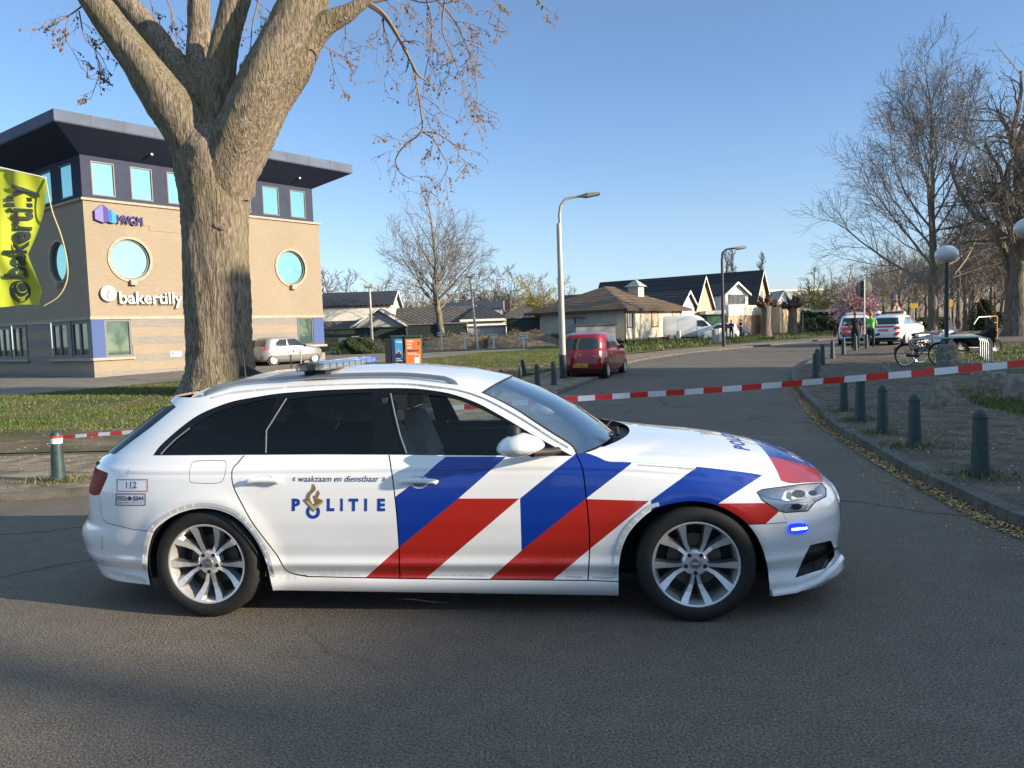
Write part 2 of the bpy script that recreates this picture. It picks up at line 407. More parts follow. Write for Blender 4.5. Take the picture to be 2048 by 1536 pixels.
tail = tail + [(tail[-1][0]-.25, tz0), (XSR-SR*.62, tz0+.01), (XSR-SR*.62, tz1-.01), (tail[0][0]-.25, tz1)]
tail = dens(tail, .05)
fb_split = pxUo([(1496,1049),(1530,1048),(1574,1045),(1566,1026)], 10)
rb_split = pxUo([(308,1064),(262,1058),(215,1046),(203,1035),(199,1015),(198,991)], 10)
rb_line = [(p[0], p[1]) for p in rb_split] 
fuel = [SU(*p) for p in cr([(382,930),(395,922),(440,921),(452,926),(448,955),(436,966),(392,966),(379,960)], 4, True)]
grille = dens([(XH, .69), (XH-.95, .66), (XH-1.15, .56), (XH-.95, .30), (XH, .26)], .05)
lipline = pxUo([(1540,1169),(1590,1163),(1655,1142),(1683,1098)], 10) 
blue1 = [(892,913.5),(1012,913.5),(917,997),(799,1094),(791,993),(853,947),(873,928)]
red1 = [(917,997),(1039,997),(849,1159),(727,1159),(799,1094)]
blue2 = [(1040,997),(1108,941),(1146,912),(1152,906),(1171,904),(1196,912),(1218,921),(1264,923),(1262,928),(1171,998),(1043,1101)]
red2 = [(1171,998),(1298,1002),(1181,1097),(1101,1164),(973,1164),(1043,1101)]
blue3 = [(1302,1001),(1396,932),(1525,949),(1523,952),(1437,1007),(1437,1040),(1302,1040)]
red3 = [(1437,1007),(1534,1006),(1558,1023),(1531,1048),(1496,1050),(1430,1040)]
LIV = [(pxU(p, 12), k) for p, k in ((blue1, 1), (red1, 2), (blue2, 1), (red2, 2), (blue3, 1), (red3, 2))]
LIV_BOX = []
# glass outlines inside the window band
def shrink_px(L): return [SU(*p) for p in L]
gl_q = shrink_px(dens(cr([(322,906),(345,884),(380,856),(425,828),(470,812),(520,800),(553,795)], 3)+[(553,795),(512,905)], 14))
gl_r = shrink_px(dens([(575,795),(650,788),(745,783),(746,905),(535,905),(535,872)], 14))
gl_r = shrink_px(dens([(572,799),(650,789),(744,784),(746,906),(505,907),(533,860)], 14))
gl_f = shrink_px(dens([(780,786),(831,786),(884,792)]+cr([(921,801),(958,816),(995,835),(1032,857),(1062,875)], 3)+[(1062,875),(1098,908),(812,908)], 14))
regions = [  # name, polygon, first match wins
 ('gap', ribbon(shA)), ('gap', ribbon(shB)), ('gap', ribbon(shC)), ('gap', ribbon(silltop, .003)), ('gap', ribbon(fuel+[fuel[0]], .0016)),
 ('gap', ribbon(fb_split, .002)), ('gap', ribbon(rb_line, .002)),
 ('quarter_glass', gl_q), ('rear_door_glass', gl_r), ('front_door_glass', gl_f), ('window_surround', dlo),
 ('headlight', head), ('tail_light', tail), ('air_intake', intake), ('radiator_grille', grille),
 ('rear_window', [(XL-.1, zg0), (rgl[-1][0], zg0)] + rgl[::-1] + [(rgl[0][0]-.2, zg1), (XL-.1, zg1)]),
 ('sill', silltop + [(silltop[-1][0]+.1, silltop[-1][1]), (silltop[-1][0]+.1, 0), (archR[-1][0]-.2, 0), sill_left]),
 ('front_door', shB + [silltop[len(silltop)//2]]*0 + [(shB[-1][0], shB[-1][1]), (shA[-1][0], shA[-1][1])] + shA[::-1] + [SU(1146, 912)]),
 ('rear_door', shC + [(shB[-1][0], shB[-1][1])] + shB[::-1]),
 ('fender', shA + [(archF[1][0]+.02, shA[-1][1]), (2.912, .335)] + [(2.912+.3, .5)] + fb_split + [head[-2], (head[0][0]-.0, head[0][1])] + hoodsh[:31][::-1]),
]
fx = SU(1496, 1049)
def classify(u, z):
    for n, P in regions[:-1]:
        if pip(u, z, P): return n
    # fender: ahead of the front shut line, behind bumper split
    if u > 1.6 and z > .2:
        if pip(u, z, [(shA[0][0]-.0, 1.2)] + shA + [(2.912, .0), fb_split[0]] + fb_split + [(fb_split[-1][0], .75), (XH-1.6, 1.2)]): return 'fender'
        if u > 2.95: return 'front_bumper'
    if u < .3:
        if pip(u, z, [(XL-.1, .1)] + [(2.912*0-.0, .1)] + [rb_line[0]] + rb_line + [(XL-.1, rb_line[-1][1])]): return 'rear_bumper'
        if u < rgl[-1][0]-.35 and z < zg0: return 'tailgate'
    return 'body_side'
def car_flank():
    pts = []; edges = []
    def addloop(L, closed=True):
        n = len(pts); pts.extend(L); k = len(L)
        edges.extend([(n+i, n+(i+1) % k) for i in range(k if closed else k-1)])
    addloop(outline)
    for n, P in regions[:-3]:
        if n in ('rear_window', 'sill'): continue
        addloop(P)
    addloop([(XL, zg0), (rgl[-1][0], zg0)] + rgl[::-1] + [(XL, zg1)], True)
    for P, k in LIV: addloop(P)
    addloop(lipline, False)
    us = list(np.arange(XL+.05, XH, .05)); zs = list(np.arange(.15, 1.4, .035))
    for zq, a_, b_ in ((.262, .36, 2.55), (.301, .42, 2.50), (.325, .42, 2.50), (.336, .42, 2.50), (.350, .42, 2.50), (.385, .42, 2.50), (.862, -.75, 3.5), (.873, -.75, 3.5), (.880, -.75, 3.5), (.889, -.75, 3.5), (.899, -.75, 3.5), (.912, -.75, 3.5)):
        addloop([(u_, zq-(shiftc(u_) if zq > .6 else 0)) for u_ in np.arange(a_, b_, .05)], False)   # body creases run unbroken along the flank
    for i, u in enumerate(us):
        for j, z in enumerate(zs):
            uu = u + (.02 if j % 2 else 0)
            if pip(uu, z, outline): pts.append((uu, z))
    V, E, Fc, _, _, _ = delaunay_2d_cdt([Vector(p) for p in pts], edges, [], 0, 1e-5)
    V = [(v.x, v.y) for v in V]
    groups = {}
    for f in Fc:
        cx = sum(V[i][0] for i in f)/len(f); cz = sum(V[i][1] for i in f)/len(f)
        if not pip(cx, cz, outline): continue
        n = classify(cx, cz)
        if n == 'gap': continue
        k = 0
        if n in ('front_door', 'rear_door', 'fender', 'body_side', 'front_bumper'):
            for P, kk in LIV:
                if pip(cx, cz, P): k = kk; break
        groups.setdefault(n, []).append((f, k))
    return V, groups
FV, FG = car_flank()
FP = [surf(u, z) for u, z in FV]; FN = [surfN(u, z) for u, z in FV]
HLIN = mat('headlamp_inner', (.85, .86, .88), .3, metal=.15)
TAILM = mat('tail_lamp_red', (.20, .004, .006), .45, spec=.12)
GRILLE = mat('grille_black', (.01, .01, .011), .3, bump=.6, bscale=120)
PM = {'window_surround': [BLACKGL], 'quarter_glass': [TINTGL], 'rear_door_glass': [TINTGL], 'front_door_glass': [CLEARGL], 'rear_window': [TINTGL], 'headlight': [LAMPCLR],
      'tail_light': [TAILM], 'air_intake': [GRILLE], 'radiator_grille': [GRILLE]}
POFF = {'window_surround': .004, 'quarter_glass': .007, 'rear_door_glass': .007, 'front_door_glass': .009, 'rear_window': .006, 'air_intake': .03, 'radiator_grille': .012, 'tail_light': -.002}
police = empty('police_car', (CX, CY, 0), CYAW, 'large white estate police car with blue and red stripes filling the foreground', 'police car')
def panel(name, side, off=None, mats=None, nm=None):
    faces = FG[name]; off = POFF.get(name, 0) if off is None else off
    idx = sorted({i for f, _ in faces for i in f}); mp = {j: i for i, j in enumerate(idx)}
    vs = []; ns = []
    for j in idx:
        p = FP[j]-FN[j]*off; n = FN[j]
        if abs(p.y) < .0005: p = Vector((p.x, 0, p.z))
        if side > 0: p = Vector((p.x, -p.y, p.z)); n = Vector((n.x, -n.y, n.z))
        vs.append(p); ns.append(n)
    fs = []
    for f, k in faces:
        g = [mp[i] for i in f]
        c = sum((ns[i] for i in g), Vector()); a = (vs[g[1]]-vs[g[0]]).cross(vs[g[2]]-vs[g[0]])
        fs.append(tuple(g if a.dot(c) > 0 else g[::-1]))
    me = bpy.data.meshes.new(nm or name); me.from_pydata(vs, [], fs)
    for m in (mats or PM.get(name, [WHITE, BLUE, RED])): me.materials.append(m)
    if len(me.materials) > 1: me.polygons.foreach_set('material_index', [k for _, k in faces])
    me.shade_smooth()
    try: me.normals_split_custom_set_from_vertices([tuple(n) for n in ns])
    except Exception as e: print('normals', e)
    o = bpy.data.objects.new(nm or name, me); COL.objects.link(o); o.parent = police
    return o
NEAR = {}
for sd in (-1, 1):
    for n in FG:
        o = panel(n, sd)
        if sd < 0: NEAR[n] = o
# inner shell behind the shut lines
sh = MB()
for sd in (-1, 1):
    for n in FG:
        if 'glass' in n or n in ('rear_window', 'headlight', 'window_surround'): continue
        idx = sorted({i for f, _ in FG[n] for i in f}); mp = {j: i for i, j in enumerate(idx)}
        vs = [FP[j]-FN[j]*.016 for j in idx]
        if sd > 0: vs = [Vector((v.x, -v.y, v.z)) for v in vs]
        if n == 'air_intake' : continue
        sh.add(vs, [tuple(mp[i] for i in f) for f, _ in FG[n]])
# floor, wheel housings
sh.bbox((-.80, -.70, .18), (3.45, .74, .22))
for ax in (0, 2.912):
    for s in (-1, 1):
        arc = [(ax+.375*math.cos(a), .335+.365*math.sin(a)) for a in np.linspace(-.22, math.pi+.22, 22)]
        n = len(arc); vs = [(x, s*.905, z) for x, z in arc] + [(x, s*.60, z) for x, z in arc]
        sh.add(vs, [(i, i+1, n+i+1, n+i) for i in range(n-1)] + [tuple(range(n, 2*n))])
sh.build('inner_shell', BLACKMT, police)

# ---- roof, windscreen, bonnet
canx = [p[0] for p in cant]; canz = [p[1] for p in cant]
def roofpt(r, s):                              # r 0 (tail) .. 1 (windscreen)
    i = r*(len(cant)-1); k = min(int(i), len(cant)-2); t = i-k
    x = cant[k][0]+(cant[k+1][0]-cant[k][0])*t; z = cant[k][1]+(cant[k+1][1]-cant[k][1])*t
    x = fromU(x, z); w = Wd(x, z); a = abs(s)
    xc = x + .10*r**6*(1-a*a) - .05*(1-r)**8*(1-a*a)
    zc = itp(x, [-.5, -.3, 0, .5, 1.2, 1.5, 1.8], [.03, .048, .075, .085, .078, .066, .05])
    return Vector((xc, s*w, z+zc*(1-a**2.6)))
def grid(fn, nr, ns, r0=0, r1=1, s0=-1, s1=1, mb=None, mi=None):
    mb = mb or MB(); vs = [fn(r0+(r1-r0)*i/nr, s0+(s1-s0)*j/ns) for i in range(nr+1) for j in range(ns+1)]
    return mb.add(vs, [(i*(ns+1)+j, (i+1)*(ns+1)+j, (i+1)*(ns+1)+j+1, i*(ns+1)+j+1) for i in range(nr) for j in range(ns)], mi)
m = grid(roofpt, 40, 36)
# rear roof edge down to the tailgate
roof = m.build('roof', WHITE, police, smooth=60)
spm = MB()
def spoil(r, s):
    a = abs(s); p0 = roofpt(0, s)
    back = Vector((p0.x-.17+.05*a**3, p0.y*.93, p0.z-.035-.01*a)); und = Vector((p0.x-.16+.05*a**3, p0.y*.93, p0.z-.062)); un2 = Vector((p0.x-.0, p0.y*.95, p0.z-.085))
    pts = [p0, p0.lerp(back, .5)+Vector((0, 0, .008)), back, und, un2]
    i = r*4; k = min(int(i), 3); return pts[k].lerp(pts[k+1], i-k)
grid(spoil, 12, 24, mb=spm)
for s in (-1, 1):
    spm.poly([spoil(i/4, s) for i in range(5)])
spm.build('roof_spoiler', WHITE, police, smooth=50)
tgm = MB()                                     # strip over the rear window
tgm.add([Vector((x_, y_, z_)) for x_, y_, z_ in []], [])
Tn = surf(*apil[0]); Bn = surf(*SU(1160, 909)); Bn = surf(*apil[-1])
def wind(r, s):
    a = abs(s); t = Vector((roofpt(1, s).x, roofpt(1, s).y, roofpt(1, s).z-.004))
    bx = Bn.x+.22*(1-a*a); bz = Bn.z + .012*(1-a*a)
    b = Vector((bx, s*(-Bn.y), bz)); p = t.lerp(b, r); q = math.sin(math.pi*r)
    # follow the A pillar at the edge
    i = r*(len(apil)-1); k = min(int(i), len(apil)-2); e_ = surf(*apil[k]).lerp(surf(*apil[k+1]), i-k)
    lin = surf(*apil[0]).lerp(surf(*apil[-1]), r)
    dlt = e_-lin
    return p + Vector((dlt.x, (-dlt.y if s > 0 else dlt.y)*a, dlt.z))*(a**2) + Vector((.02, 0, .028))*q*(1-a**3) - Vector((0, 0, .004))
SCREEN = glass_mat('windscreen_glass', (.42, .50, .52), 1, refl_base=.26)
grid(wind, 14, 24).build('windscreen', SCREEN, police, smooth=60)
frm = MB()
for s in (-1, 1):
    frm.tube([wind(r/14, s*.985)+Vector((0, 0, .002)) for r in range(15)], .008, 5)
frm.tube([wind(.0, s)+Vector((0, 0, .001)) for s in np.linspace(-1, 1, 24)], .006, 5)
grid(lambda r, s: wind(.9+.1*r, s)+Vector((0, 0, -.006)), 2, 20, mb=frm)
grid(lambda r, s: wind(.05*r, s)+Vector((0, 0, -.006)), 2, 20, mb=frm)
frm.build('windscreen_surround', BLACKMT, police, smooth=40)
HE = [surf(*p) for p in hoodsh[4:]]            # edge of the bonnet, from the cowl corner to the nose
def HC(r): return Vector((itp(r, [0, 1], [Bn.x+.33, itp(ZN, *_xfz)]), 0, 0))
_hx = [2.2, 2.55, 2.8, 3.05, 3.3, 3.5, 3.65, 3.74, 3.8]; _hz = [1.0, .992, .978, .953, .912, .868, .812, .765, .715]
_hxs, _hzs = smooth_tab(_hx, _hz, 300, 15)
def hood(r, s):
    a = abs(s); i = r*(len(HE)-1); k = min(int(i), len(HE)-2); e_ = HE[k].lerp(HE[k+1], i-k)
    cx = HC(r).x; zc = itp(cx, _hxs, _hzs)
    cz = max(zc, e_.z+.004) if r < .98 else zc
    x = cx+(e_.x-cx)*a**2.2; z = cz+(e_.z-cz)*a**2.6
    crease = .006*math.exp(-((a-.86)/.03)**2)*(1-r)
    return Vector((x, (1 if s > 0 else -1)*(-e_.y)*a, z+crease+.001))
nr, ns = 40, 40
hm = MB(); ss = sorted(set([round(v, 4) for v in np.linspace(-1, 1, 41)]+[-.56, .56])); rs = [i/44 for i in range(45)]; RB = 31/44
hv = [hood(r, s) for r in rs for s in ss]; n_ = len(ss)
for i in range(44):
    for j in range(n_-1):
        sm = abs(ss[j]+ss[j+1])/2; k = 0
        if (i+.5)/44 > RB - .0: k = 1 if sm < .56 else 2
        hm.f.append((i*n_+j, i*n_+j+1, (i+1)*n_+j+1, (i+1)*n_+j)); hm.m.append(k)
hm.v = [tuple(v) for v in hv]
hm.f = [f[::-1] for f in hm.f]
hm.build('bonnet', [WHITE, BLUE, RED], police, smooth=60)
# dark scuttle between bonnet and screen, wipers
cm = MB(); grid(lambda r, s: (wind(1, s)+Vector((-.03, 0, -.035))).lerp(hood(0, s)+Vector((.03, 0, -.03)), r), 3, 20, mb=cm)
cm.build('scuttle', BLACKMT, police)
wm = MB()
wm.tube([(Bn.x+.22, -.05, Bn.z+.02), (Bn.x+.12, -.45, Bn.z+.02), (Bn.x-.02, -.68, Bn.z+.035)], .007, 5)
wm.tube([(Bn.x+.22, .62, Bn.z+.02), (Bn.x+.18, .2, Bn.z+.03), (Bn.x+.14, -.1, Bn.z+.03)], .007, 5)
wm.tube([(Bn.x+.25, -.05, Bn.z-.01), (Bn.x+.24, -.05, Bn.z+.05)], .014, 6)
wm.build('wiper', BLACKMT, police)

gf = MB(); GL_ = [surf(u, z)+Vector((.006, 0, 0)) for u, z in grille if u < XH-.02]; GL_ = [p for p in GL_]; 
for s_ in (1, -1): gf.tube([Vector((p.x, p.y*s_, p.z)) for p in GL_[1:-1]], .011, 6)
gf.build('grille_frame', CHROME, police, smooth=60)
ring = MB()
for k in range(4): ring.tube([Vector((itp(.60, *_xfz)+.012, (k-1.5)*.062+.04*math.cos(a), .60+.04*math.sin(a))) for a in np.linspace(0, 2*math.pi, 21)[:-1]], .005, 5, closed=True)
ring.build('front_emblem', CHROME, police, smooth=60)
# ---- headlight insides
def flank_at(px, py, off=0.0):
    u, z = SU(px, py); return surf(u, z)-surfN(u, z)*off
def mirror_y(mb):
    mb.v = [(x, -y, z) for x, y, z in mb.v]; mb.f = [f[::-1] for f in mb.f]; return mb
for sd in (-1, 1):
    hb = MB(); vs = [surf(*p)-surfN(*p)*.055 for p in head]; c0 = sum(vs, Vector())/len(vs)
    fr_ = [surf(*p)-surfN(*p)*.004 for p in head]
    n = len(head); hb.add(fr_+vs+[c0], [(i, (i+1) % n, n+(i+1) % n, n+i) for i in range(n)] + [(n+i, n+(i+1) % n, 2*n) for i in range(n)], 0)
    def barx(L, r_, off, mi):
        hb.tube([flank_at(x, y, off) for x, y in L], r_, 6, mi)
    barx([(1520,988),(1545,996),(1575,1003),(1620,996),(1646,988)], .006, .012, 1)
    barx([(1566,1020),(1574,1009),(1612,1003),(1628,999)], .005, .012, 1)
    barx([(1568,1021),(1590,1022),(1612,1019),(1622,1005)], .004, .012, 1)
    for cx_, cy_, r_ in ((1604,983,.030), (1600,1012,.024), (1633,980,.02)):
        c_ = flank_at(cx_, cy_, .03); hb.sphere(c_, (r_*1.3, .02, r_*.8), 12, 8, 2)
    if sd > 0: mirror_y(hb)
    ho = [o for o in COL.objects if o.parent == police and o.name.startswith('headlight')][0 if sd < 0 else 1]
    hb.build('lamp_insert', [HLIN, WHITEPL, BLACKGL], ho, smooth=40)
hl = [o for o in COL.objects if o.parent == police and o.name.startswith('headlight')]
sm_ = MB()
for sd in (-1, 1):
    f_ = MB(); L = [surf(*p) for p in head]; f_.tube(L, .0035, 5, closed=True)
    if sd > 0: mirror_y(f_)
    f_.build('lamp_seal', BLACKMT, hl[0 if sd < 0 else 1])
    # splitter blade in the air intake
    b_ = MB(); bl = [flank_at(x, y, .006) for x, y in ((1604,1126),(1640,1110),(1668,1094),(1674,1090))]
    for i in range(3):
        p, q = bl[i], bl[i+1]; o_ = Vector((.012, -.028, 0)); d_ = Vector((0, 0, -.008))
        b_.add([p, q, q+o_, p+o_, p+d_, q+d_, q+o_+d_, p+o_+d_], [(0,1,2,3), (7,6,5,4), (3,2,6,7), (0,4,5,1), (0,3,7,4), (1,5,6,2)])
    if sd > 0: mirror_y(b_)
    b_.build('intake_blade', BLACKGL, police)
    sp_ = MB(); sl_ = [flank_at(x, y, -.006) for x, y in dens([(1543,1183),(1590,1176),(1635,1158),(1664,1136),(1681,1114)], 10, False)]; n = len(sl_); o2 = [p+Vector((.012*i/n, -.030*(1-.3*i/n), 0)) for i, p in enumerate(sl_)]; u_ = Vector((0, 0, .016))
    sp_.add([p+u_ for p in sl_]+[p for p in o2]+[p-u_*.8 for p in o2]+[p-u_ for p in sl_], [(a*n+i, a*n+i+1, (a+1)*n+i+1, (a+1)*n+i) for a in range(3) for i in range(n-1)])
    if sd > 0: mirror_y(sp_)
    sp_.build('front_splitter', WHITE, police, smooth=50)
    # blue strobe on the bumper
    st = MB(); P_ = cr([(1577,1052),(1584,1047),(1606,1046),(1614,1053),(1612,1061),(1604,1065),(1584,1066),(1577,1061)], 4, True)
    o1 = [flank_at(x, y, -.012) for x, y in P_]; o0 = [flank_at(x, y, .004) for x, y in P_]; n = len(P_)
    st.add(o1+o0, [tuple(range(n))] + [(i, n+i, n+(i+1) % n, (i+1) % n) for i in range(n)], 0)
    for k in range(6):
        c_ = flank_at(1583+k*5.2, 1057.5-k*.55, -.013); st.sphere(c_, (.007, .003, .007), 8, 6, 1)
    if sd > 0: mirror_y(st)
    if sd < 0:
        STB = mat('strobe_blue', (.01, .02, .5), .2, emit=((.01, .03, 1.0), 1.1)); STW = mat('strobe_led', (.3, .5, 1), .2, emit=((.25, .45, 1.0), 9))
    st.build('strobe_light', [STB, STW], police, smooth=40)

# ---- wheels
def make_wheel(xc, side, steer=0):
    w = empty('wheel', (xc, side*.80, .335), 0); w.parent = police
    if side > 0: w.rotation_euler = (0, 0, math.pi)
    # built for the near side: outer face towards -y, tread centre at y=0 (0.245 wide)
    t = MB(); pr = [(.236, -.095), (.243, -.112), (.262, -.121), (.285, -.124), (.305, -.119), (.322, -.110), (.331, -.098), (.335, -.085), (.3355, -.04), (.330, -.038), (.330, -.032), (.3355, -.03), (.336, -.006), (.330, -.004), (.330, .004), (.336, .006),
                    (.3355, .03), (.330, .032), (.330, .038), (.3355, .04), (.335, .085), (.331, .098), (.31, .12), (.262, .121), (.236, .095)]
    t.lathe(pr, 72, axis='Y'); 
    t.build('tyre', RUBBER, w, smooth=50)
    rm = MB()
    rm.lathe([(.2455, -.108), (.2455, -.116), (.240, -.1165), (.233, -.113), (.229, -.10), (.222, -.07), (.218, .05), (.24, .1)], 72, axis='Y', mi=0)
    rm.lathe([(.218, .04), (.0, .05)], 40, axis='Y', mi=1)           # dark inside
    rm.lathe([(.155, .02), (.155, .0), (.06, .0)], 40, axis='Y', mi=2)   # brake disc
    # hub
    rm.lathe([(.078, -.04), (.074, -.072), (.060, -.084), (.038, -.084), (.036, -.076), (.031, -.076), (.030, -.088), (.0001, -.09)], 40, axis='Y', mi=0)
    for k in range(5):
        th0 = math.radians(270+72*k)
        for sgn in (-1, 1):
            st_ = []
            for r_, da, hw, yy, dp in ((.050, .13, .017, -.082, .03), (.085, .135, .0135, -.078, .035), (.125, .165, .0155, -.076, .04), (.170, .225, .021, -.085, .04), (.205, .262, .026, -.099, .04), (.232, .272, .029, -.112, .03)):
                th = th0+sgn*da; c_ = Vector((r_*math.cos(th), 0, r_*math.sin(th))); tn = Vector((-math.sin(th), 0, math.cos(th)))*sgn
                # ridge line nearer the outer side of each V leg
                st_.append([c_-tn*hw*1.25+Vector((0, yy+dp, 0)), c_-tn*hw*.55+Vector((0, yy+.004, 0)), c_+tn*hw*.95+Vector((0, yy, 0)), c_+tn*hw*1.3+Vector((0, yy+dp, 0))])
            vs = [p for q in st_ for p in q]
            for i in range(5):
                for j, mi in ((0, 3), (1, 0), (2, 3)):
                    f = (i*4+j, (i+1)*4+j, (i+1)*4+j+1, i*4+j+1)
                    n0 = len(rm.v)
                    rm.add([vs[a] for a in f], [(0, 1, 2, 3) if sgn < 0 else (3, 2, 1, 0)], mi)
        # wheel bolt
        bc = (.056*math.cos(th0), 0, .056*math.sin(th0))
        rm.lathe([(.0125, -.0855), (.0125, -.0848), (.0001, -.0846)], 12, c=bc, axis='Y', mi=1)
    rm.build('rim', [ALLOY, BLACKMT, mat('brake_disc', (.12, .11, .10), .45, metal=.8), mat('alloy_side', (.33, .33, .34), .35, metal=.85)], w, smooth=30)
    cp = MB(); cp.lathe([(.029, -.0885), (.026, -.0915), (.0001, -.0925)], 24, axis='Y'); 
    for k in range(4): cp.tube([(-.015+.01*k+.0055*math.cos(a), -.0935, .0055*math.sin(a)) for a in np.linspace(0, 2*math.pi, 13)[:-1]], .0008, 4, closed=True, mi=1)
    cp.build('hub_cap', [mat('cap_grey', (.25, .25, .26), .3, metal=.8), CHROME], w, smooth=40)
    return w
for xc in (0, 2.912):
    for sd in (-1, 1): make_wheel(xc, sd)

# ---- mirrors
def make_mirror(sd):
    m = MB(); c = Vector((*[planeY(1041, 894, -1.03)[0]], -1.03, planeY(1041, 894, -1.03)[1]))
    n, k = 20, 14; vs = []
    for i in range(k+1):
        a = math.pi*i/k
        for j in range(n):
            b = 2*math.pi*j/n; x = math.sin(a)*math.cos(b); z = math.sin(a)*math.sin(b); y = math.cos(a)
            X = x*.135; Z = z*(.078 if z > 0 else .058); Z *= (1-.35*max(0, x)); Y_ = y*.115
            if x > .2: Z += .0
            X += .02*z
            vs.append(c+Vector((X, Y_, Z-.25*max(0, X)*0)))
    m.add(vs, [(i*n+j, i*n+(j+1) % n, (i+1)*n+(j+1) % n, (i+1)*n+j) for i in range(k) for j in range(n)], 0)
    m.m = [1 if sum(m.v[i][2] for i in f)/len(f) < c.z-.030 else 0 for f in m.f]
    if sd > 0: mirror_y(m)
    mo = m.build('wing_mirror', [WHITE, BLACKGL], police, smooth=60)
    a = MB(); a.tube([c+Vector((.06, .02, -.035)), c+Vector((.15, .10, -.045)), c+Vector((.20, .17, -.05))], [.028, .022, .022], 8)
    if sd > 0: mirror_y(a)
    a.build('mirror_arm', BLACKMT, mo, smooth=50)
    if sd < 0:
        d_ = MB(); x_, z_ = planeY(1029, 870, -1.04); d_.lathe([(.036, -.02), (.037, .0), (.033, .035), (.022, .05), (.0001, .055)], 16, c=(x_, -1.03, z_))
        d_.build('alley_light', BLACKMT, mo, smooth=50)
for sd in (-1, 1): make_mirror(sd)

WTR = mat('window_trim', (.30, .31, .32), .35, metal=.6)
for L_, dr in (([(573,797),(553,829),(533,861),(532,906)], 'rear_door'), ([(781,787),(790,830),(800,870),(813,907)], 'front_door'), ([(322,909),(333,896),(352,878),(380,856)], 'body_side')):
    wt = MB(); wt.tube([flank_at(x, y, -.001) for x, y in dens(L_, 8, False)], .0045, 5); wt.build('window_trim', WTR, NEAR[dr])
# ---- door handles, fuel flap is part of the flank
def handle(x0, x1, yc, door):
    m = MB(); L = [(x0, yc+2), (x0+8, yc-1), ((x0+x1)/2, yc-2), (x1-8, yc-1), (x1, yc+1)]
    P_ = [flank_at(x, y, -.022) for x, y in cr(L, 3)]; P_[0] = flank_at(x0, yc+1, .0); P_[-1] = flank_at(x1, yc, .0)
    m.tube(P_, [.010]+[.0155]*(len(P_)-2)+[.010], 10, sq=.6)
    m.build('handle', WHITE, door, smooth=60)
    r_ = MB(); cx_ = (x0+x1)/2; R_ = [flank_at(cx_+21*math.cos(a), yc+ (14 if math.sin(a) > 0 else 12)*math.sin(a), -.0012) for a in np.linspace(0, 2*math.pi, 25)[:-1]]
    cc = flank_at(cx_, yc, .0); cc = Vector((cc.x, cc.y+.004, cc.z)); n = len(R_)
    r_.add(R_+[cc], [(i, (i+1) % n, n) for i in range(n)]); r_.build('handle_recess', mat('recess_white', (.6, .62, .63), .3, coat=.5), door, smooth=80)
handle(496, 562, 962, NEAR['rear_door']); handle(802, 875, 963, NEAR['front_door'])

# ---- lettering and marks on the flank
NAVY = mat('letter_navy', (.03, .04, .12), .4); GOLD = mat('emblem_gold', (.27, .19, .07), .35, metal=.3); LBLUE = mat('letter_blue', (.005, .05, .33), .35); DREF = mat('letter_red', (.55, .03, .03), .4)
def flank_map(P, off=.0016): return [flank_at(x, y, -off) for x, y in P]
def px_text(mb, txt, x0, y0, x1, y1, mi=0, **k):
    P, fs = text_fit(txt, x0, y1, x1, y0, **k); mb.add(flank_map(P), fs, mi)
def px_poly(mb, P, mi=0, off=.0016, step=8): mb.add(flank_map(dens(P, step), off), [tuple(range(len(dens(P, step))))], mi)
def px_ring(mb, P, w, mi=0):                 # rectangle frame
    (x0, y0), (x1, y1) = P
    for a in ((x0, y0, x1, y0+w), (x0, y1-w, x1, y1), (x0, y0+w, x0+w, y1-w), (x1-w, y0+w, x1, y1-w)):
        px_poly(mb, [(a[0], a[1]), (a[2], a[1]), (a[2], a[3]), (a[0], a[3])], mi)
tx = MB()
px_text(tx, 'P', 584, 997, 600.5, 1022, 0, bold=.05)
for ch, a, b in (('L', 654, 669), ('I', 681, 686), ('T', 698, 717), ('I', 729, 734.5), ('E', 755, 770.5)): px_text(tx, ch, a, 997, b, 1022.3, 0, bold=.05)
th_ = np.linspace(0, 2*math.pi, 33)[:-1]
outer = [(626.5+14*math.cos(a), 1023.5+14*math.sin(a)) for a in th_]; inner = [(626.5+7.5*math.cos(a), 1023.5+7.5*math.sin(a)) for a in th_]
tx.add(flank_map(outer+inner), [(i, (i+1) % 32, 32+(i+1) % 32, 32+i) for i in range(32)], 0)
tx.build('police_lettering', [LBLUE], NEAR['rear_door'])
em = MB(); px_poly(em, [(606,1000),(622,990),(631,994),(647,1001),(627,1024)], 0, .0020)
fl = lambda dx: cr([(620+dx,999),(612+dx,990),(616+dx,981),(624+dx,974),(625+dx,966),(633+dx,978),(626+dx,984),(628+dx,992),(623+dx,999)], 3)
px_poly(em, cr([(617,1001),(613,993),(617,985),(624,978),(626,967),(632,976),(629,983),(622,989),(622,996),(627,1003)], 3), 0, .0024, 3); px_poly(em, cr([(631,1005),(627,999),(628,993),(634,987),(636,980),(640,987),(637,993),(634,998),(637,1005)], 3), 0, .0024, 3); px_poly(em, cr([(622,1002),(620,994),(624,990),(626,996),(629,1006),(626,1008)], 3), 1, .0029, 3)
px_poly(em, [(613,1004),(617,1001),(629,1013),(645,1003),(647,1005),(628,1021)], 2, .0029)
em.build('police_emblem', [GOLD, WHITE, mat('emblem_pale', (.45, .36, .2), .4)], NEAR['rear_door'])
mt = MB(); px_text(mt, '«', 585.5, 954.5, 592, 962, 0, shear=.2); px_text(mt, 'waakzaam en dienstbaar', 597, 951.5, 758, 963.5, 0, shear=.22); px_text(mt, '»', 763.5, 954.5, 771, 962, 0, shear=.2)
mt.build('motto_lettering', [NAVY], NEAR['rear_door'])
